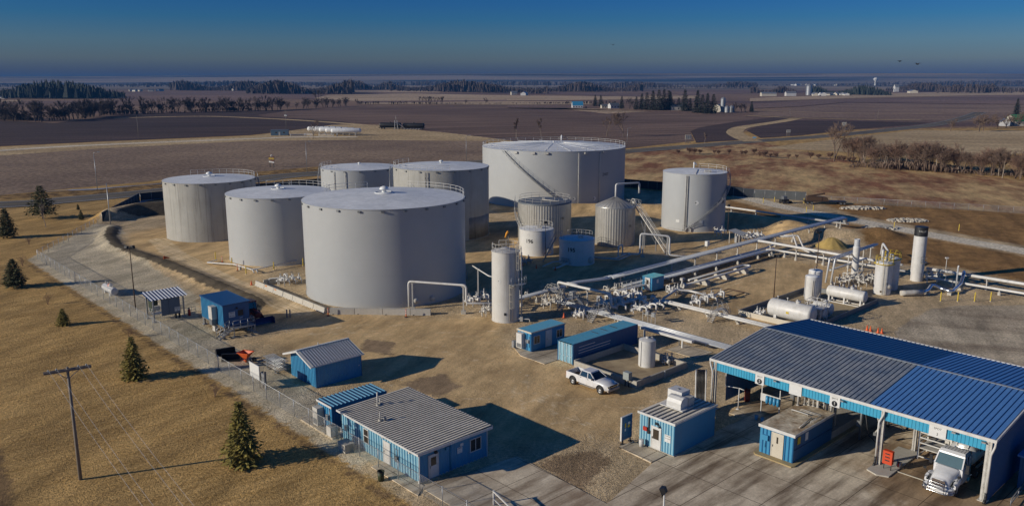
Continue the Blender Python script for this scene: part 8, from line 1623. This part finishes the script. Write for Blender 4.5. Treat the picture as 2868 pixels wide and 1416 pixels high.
for i, (x, y, rz) in enumerate(((-60.5, 568.3, R(178)), (-77.5, 574.5, R(178)))):
    T = thing('tank_car', ('black railway tank car in the far field, the nearer right one', 'black railway tank car behind the loading tower in the far field')[i], 'tank car', (x, y, 0), rz, 'far tank cars'); b = MB(); b.lathe([(.001, 0), (1.0, .15), (1.55, .6), (1.6, 1), (1.6, 14.5), (1.4, 15.1), (.001, 15.5)], 20, axis='X', c=(0, 0, 2.9)); b.build('tank', M['dark'], T)
    b = MB(); b.box((-.3, -1.4, .9), (15.8, 1.4, 1.3)); b.build('frame', M['dark'], T); b = MB(); b.lathe([(.6, 4.4), (.6, 5.0), (.001, 5.05)], 12, c=(7.7, 0, 0)); b.build('dome', M['dark'], T)
    for xx in (1.5, 3.3, 12, 13.8):
        for s in (-1, 1): b = MB(); b.lathe([(.001, s * .7), (.46, s * .7), (.46, s * .85), (.001, s * .85)], 14, axis='Y', c=(xx, 0, .46)); b.build('wheel', M['steel'], T)
T = thing('loading_tower', 'grey steel loading tower with a gangway beside the far tank cars', 'tower', (-80, 566, 0), 0); b = MB()
for x, y in ((-1, -1), (1, -1), (-1, 1), (1, 1)): b = MB(); b.bar((x, y, 0), (x * .8, y * .8, 6.5), .16); b.build('leg', M['galv'], T)
b = MB(); b.box((-1.2, -1.2, 4.8), (1.2, 1.2, 4.95)); b.build('deck', M['galv'], T); b = MB(); b.bar((1, 0, 4.8), (6, -1, 1.2), .6, .15); b.build('gangway', M['galv'], T); b = MB(); b.tube([(0, 0, 4.9), (0, 0, 9.8), (1.5, 0, 9.6)], .1, 6); b.build('mast', M['galv'], T)
T = thing('pipe_heap', 'tangle of pale pipes on the ground below the far tank cars', 'pipes', (-74, 560, 0), 0)
for k in range(6): b = MB(); b.pipe([(k * 2.0, 0, .2), (k * 2.0 + .6, 0, 1.1), (k * 2.0 + 2.4, .4, .8)], .15, 6); b.build('pipe', M['white_old'], T)
# birds
def bird(px, py, dist, s, rz, label):
    d = (at(px, py + 400 if False else 1000) - CAM.location); dx = (px - 1434) / FPX; dy = (py - 708) / FPX; v = Vector((dx, _c - dy * _s, -_s - dy * _c)).normalized() * dist + CAM.location
    T = thing('bird', label, 'bird', v, rz, 'birds in the sky'); b = MB(); b.lathe([(.001, -.3), (.05, -.22), (.09, -.05), (.08, .1), (.05, .2), (.055, .26), (.03, .31), (.001, .34)], 8, axis='X')
    for q in (-1, 1): b.loft([[(-.08, q * .05, .02), (.12, q * .05, .02), (.12, q * .05, .04), (-.08, q * .05, .04)], [(-.06, q * .35, .16), (.1, q * .35, .16), (.1, q * .35, .175), (-.06, q * .35, .175)], [(-.1, q * .75, .08), (-.05, q * .75, .08), (-.05, q * .75, .09), (-.1, q * .75, .09)]], False)
    b.add([(-.28, -.03, 0), (-.28, .03, 0), (-.5, .1, .01), (-.5, -.1, .01)], [(0, 1, 2, 3)]); o = b.build('bird_body', M['dark'], T); o.scale = (s, s, s)
bird(1717, 126, 160, .9, 1.2, 'tiny dark bird alone in the sky above the centre'); bird(2520, 172, 160, .9, .2, 'tiny dark bird low in the right sky, left of two'); bird(2570, 180, 150, 1.1, 2.0, 'tiny dark bird low in the right sky, right of two')
# ============================================================ HAZE
b = MB(); b.box((-17000, -1200, -1.5), (17000, 17500, 78))
hm = bpy.data.materials.new('haze'); hm.use_nodes = True; t_ = hm.node_tree; t_.nodes.clear(); o_ = t_.nodes.new('ShaderNodeOutputMaterial'); v_ = t_.nodes.new('ShaderNodeVolumePrincipled')
v_.inputs['Color'].default_value = (.075, .26, .60, 1); v_.inputs['Density'].default_value = 0.9e-4; v_.inputs['Anisotropy'].default_value = 0
t_.links.new(v_.outputs[0], o_.inputs['Volume']); tag(b.build('haze', hm), 'thin blue haze lying over the far fields', 'haze', kind='stuff')
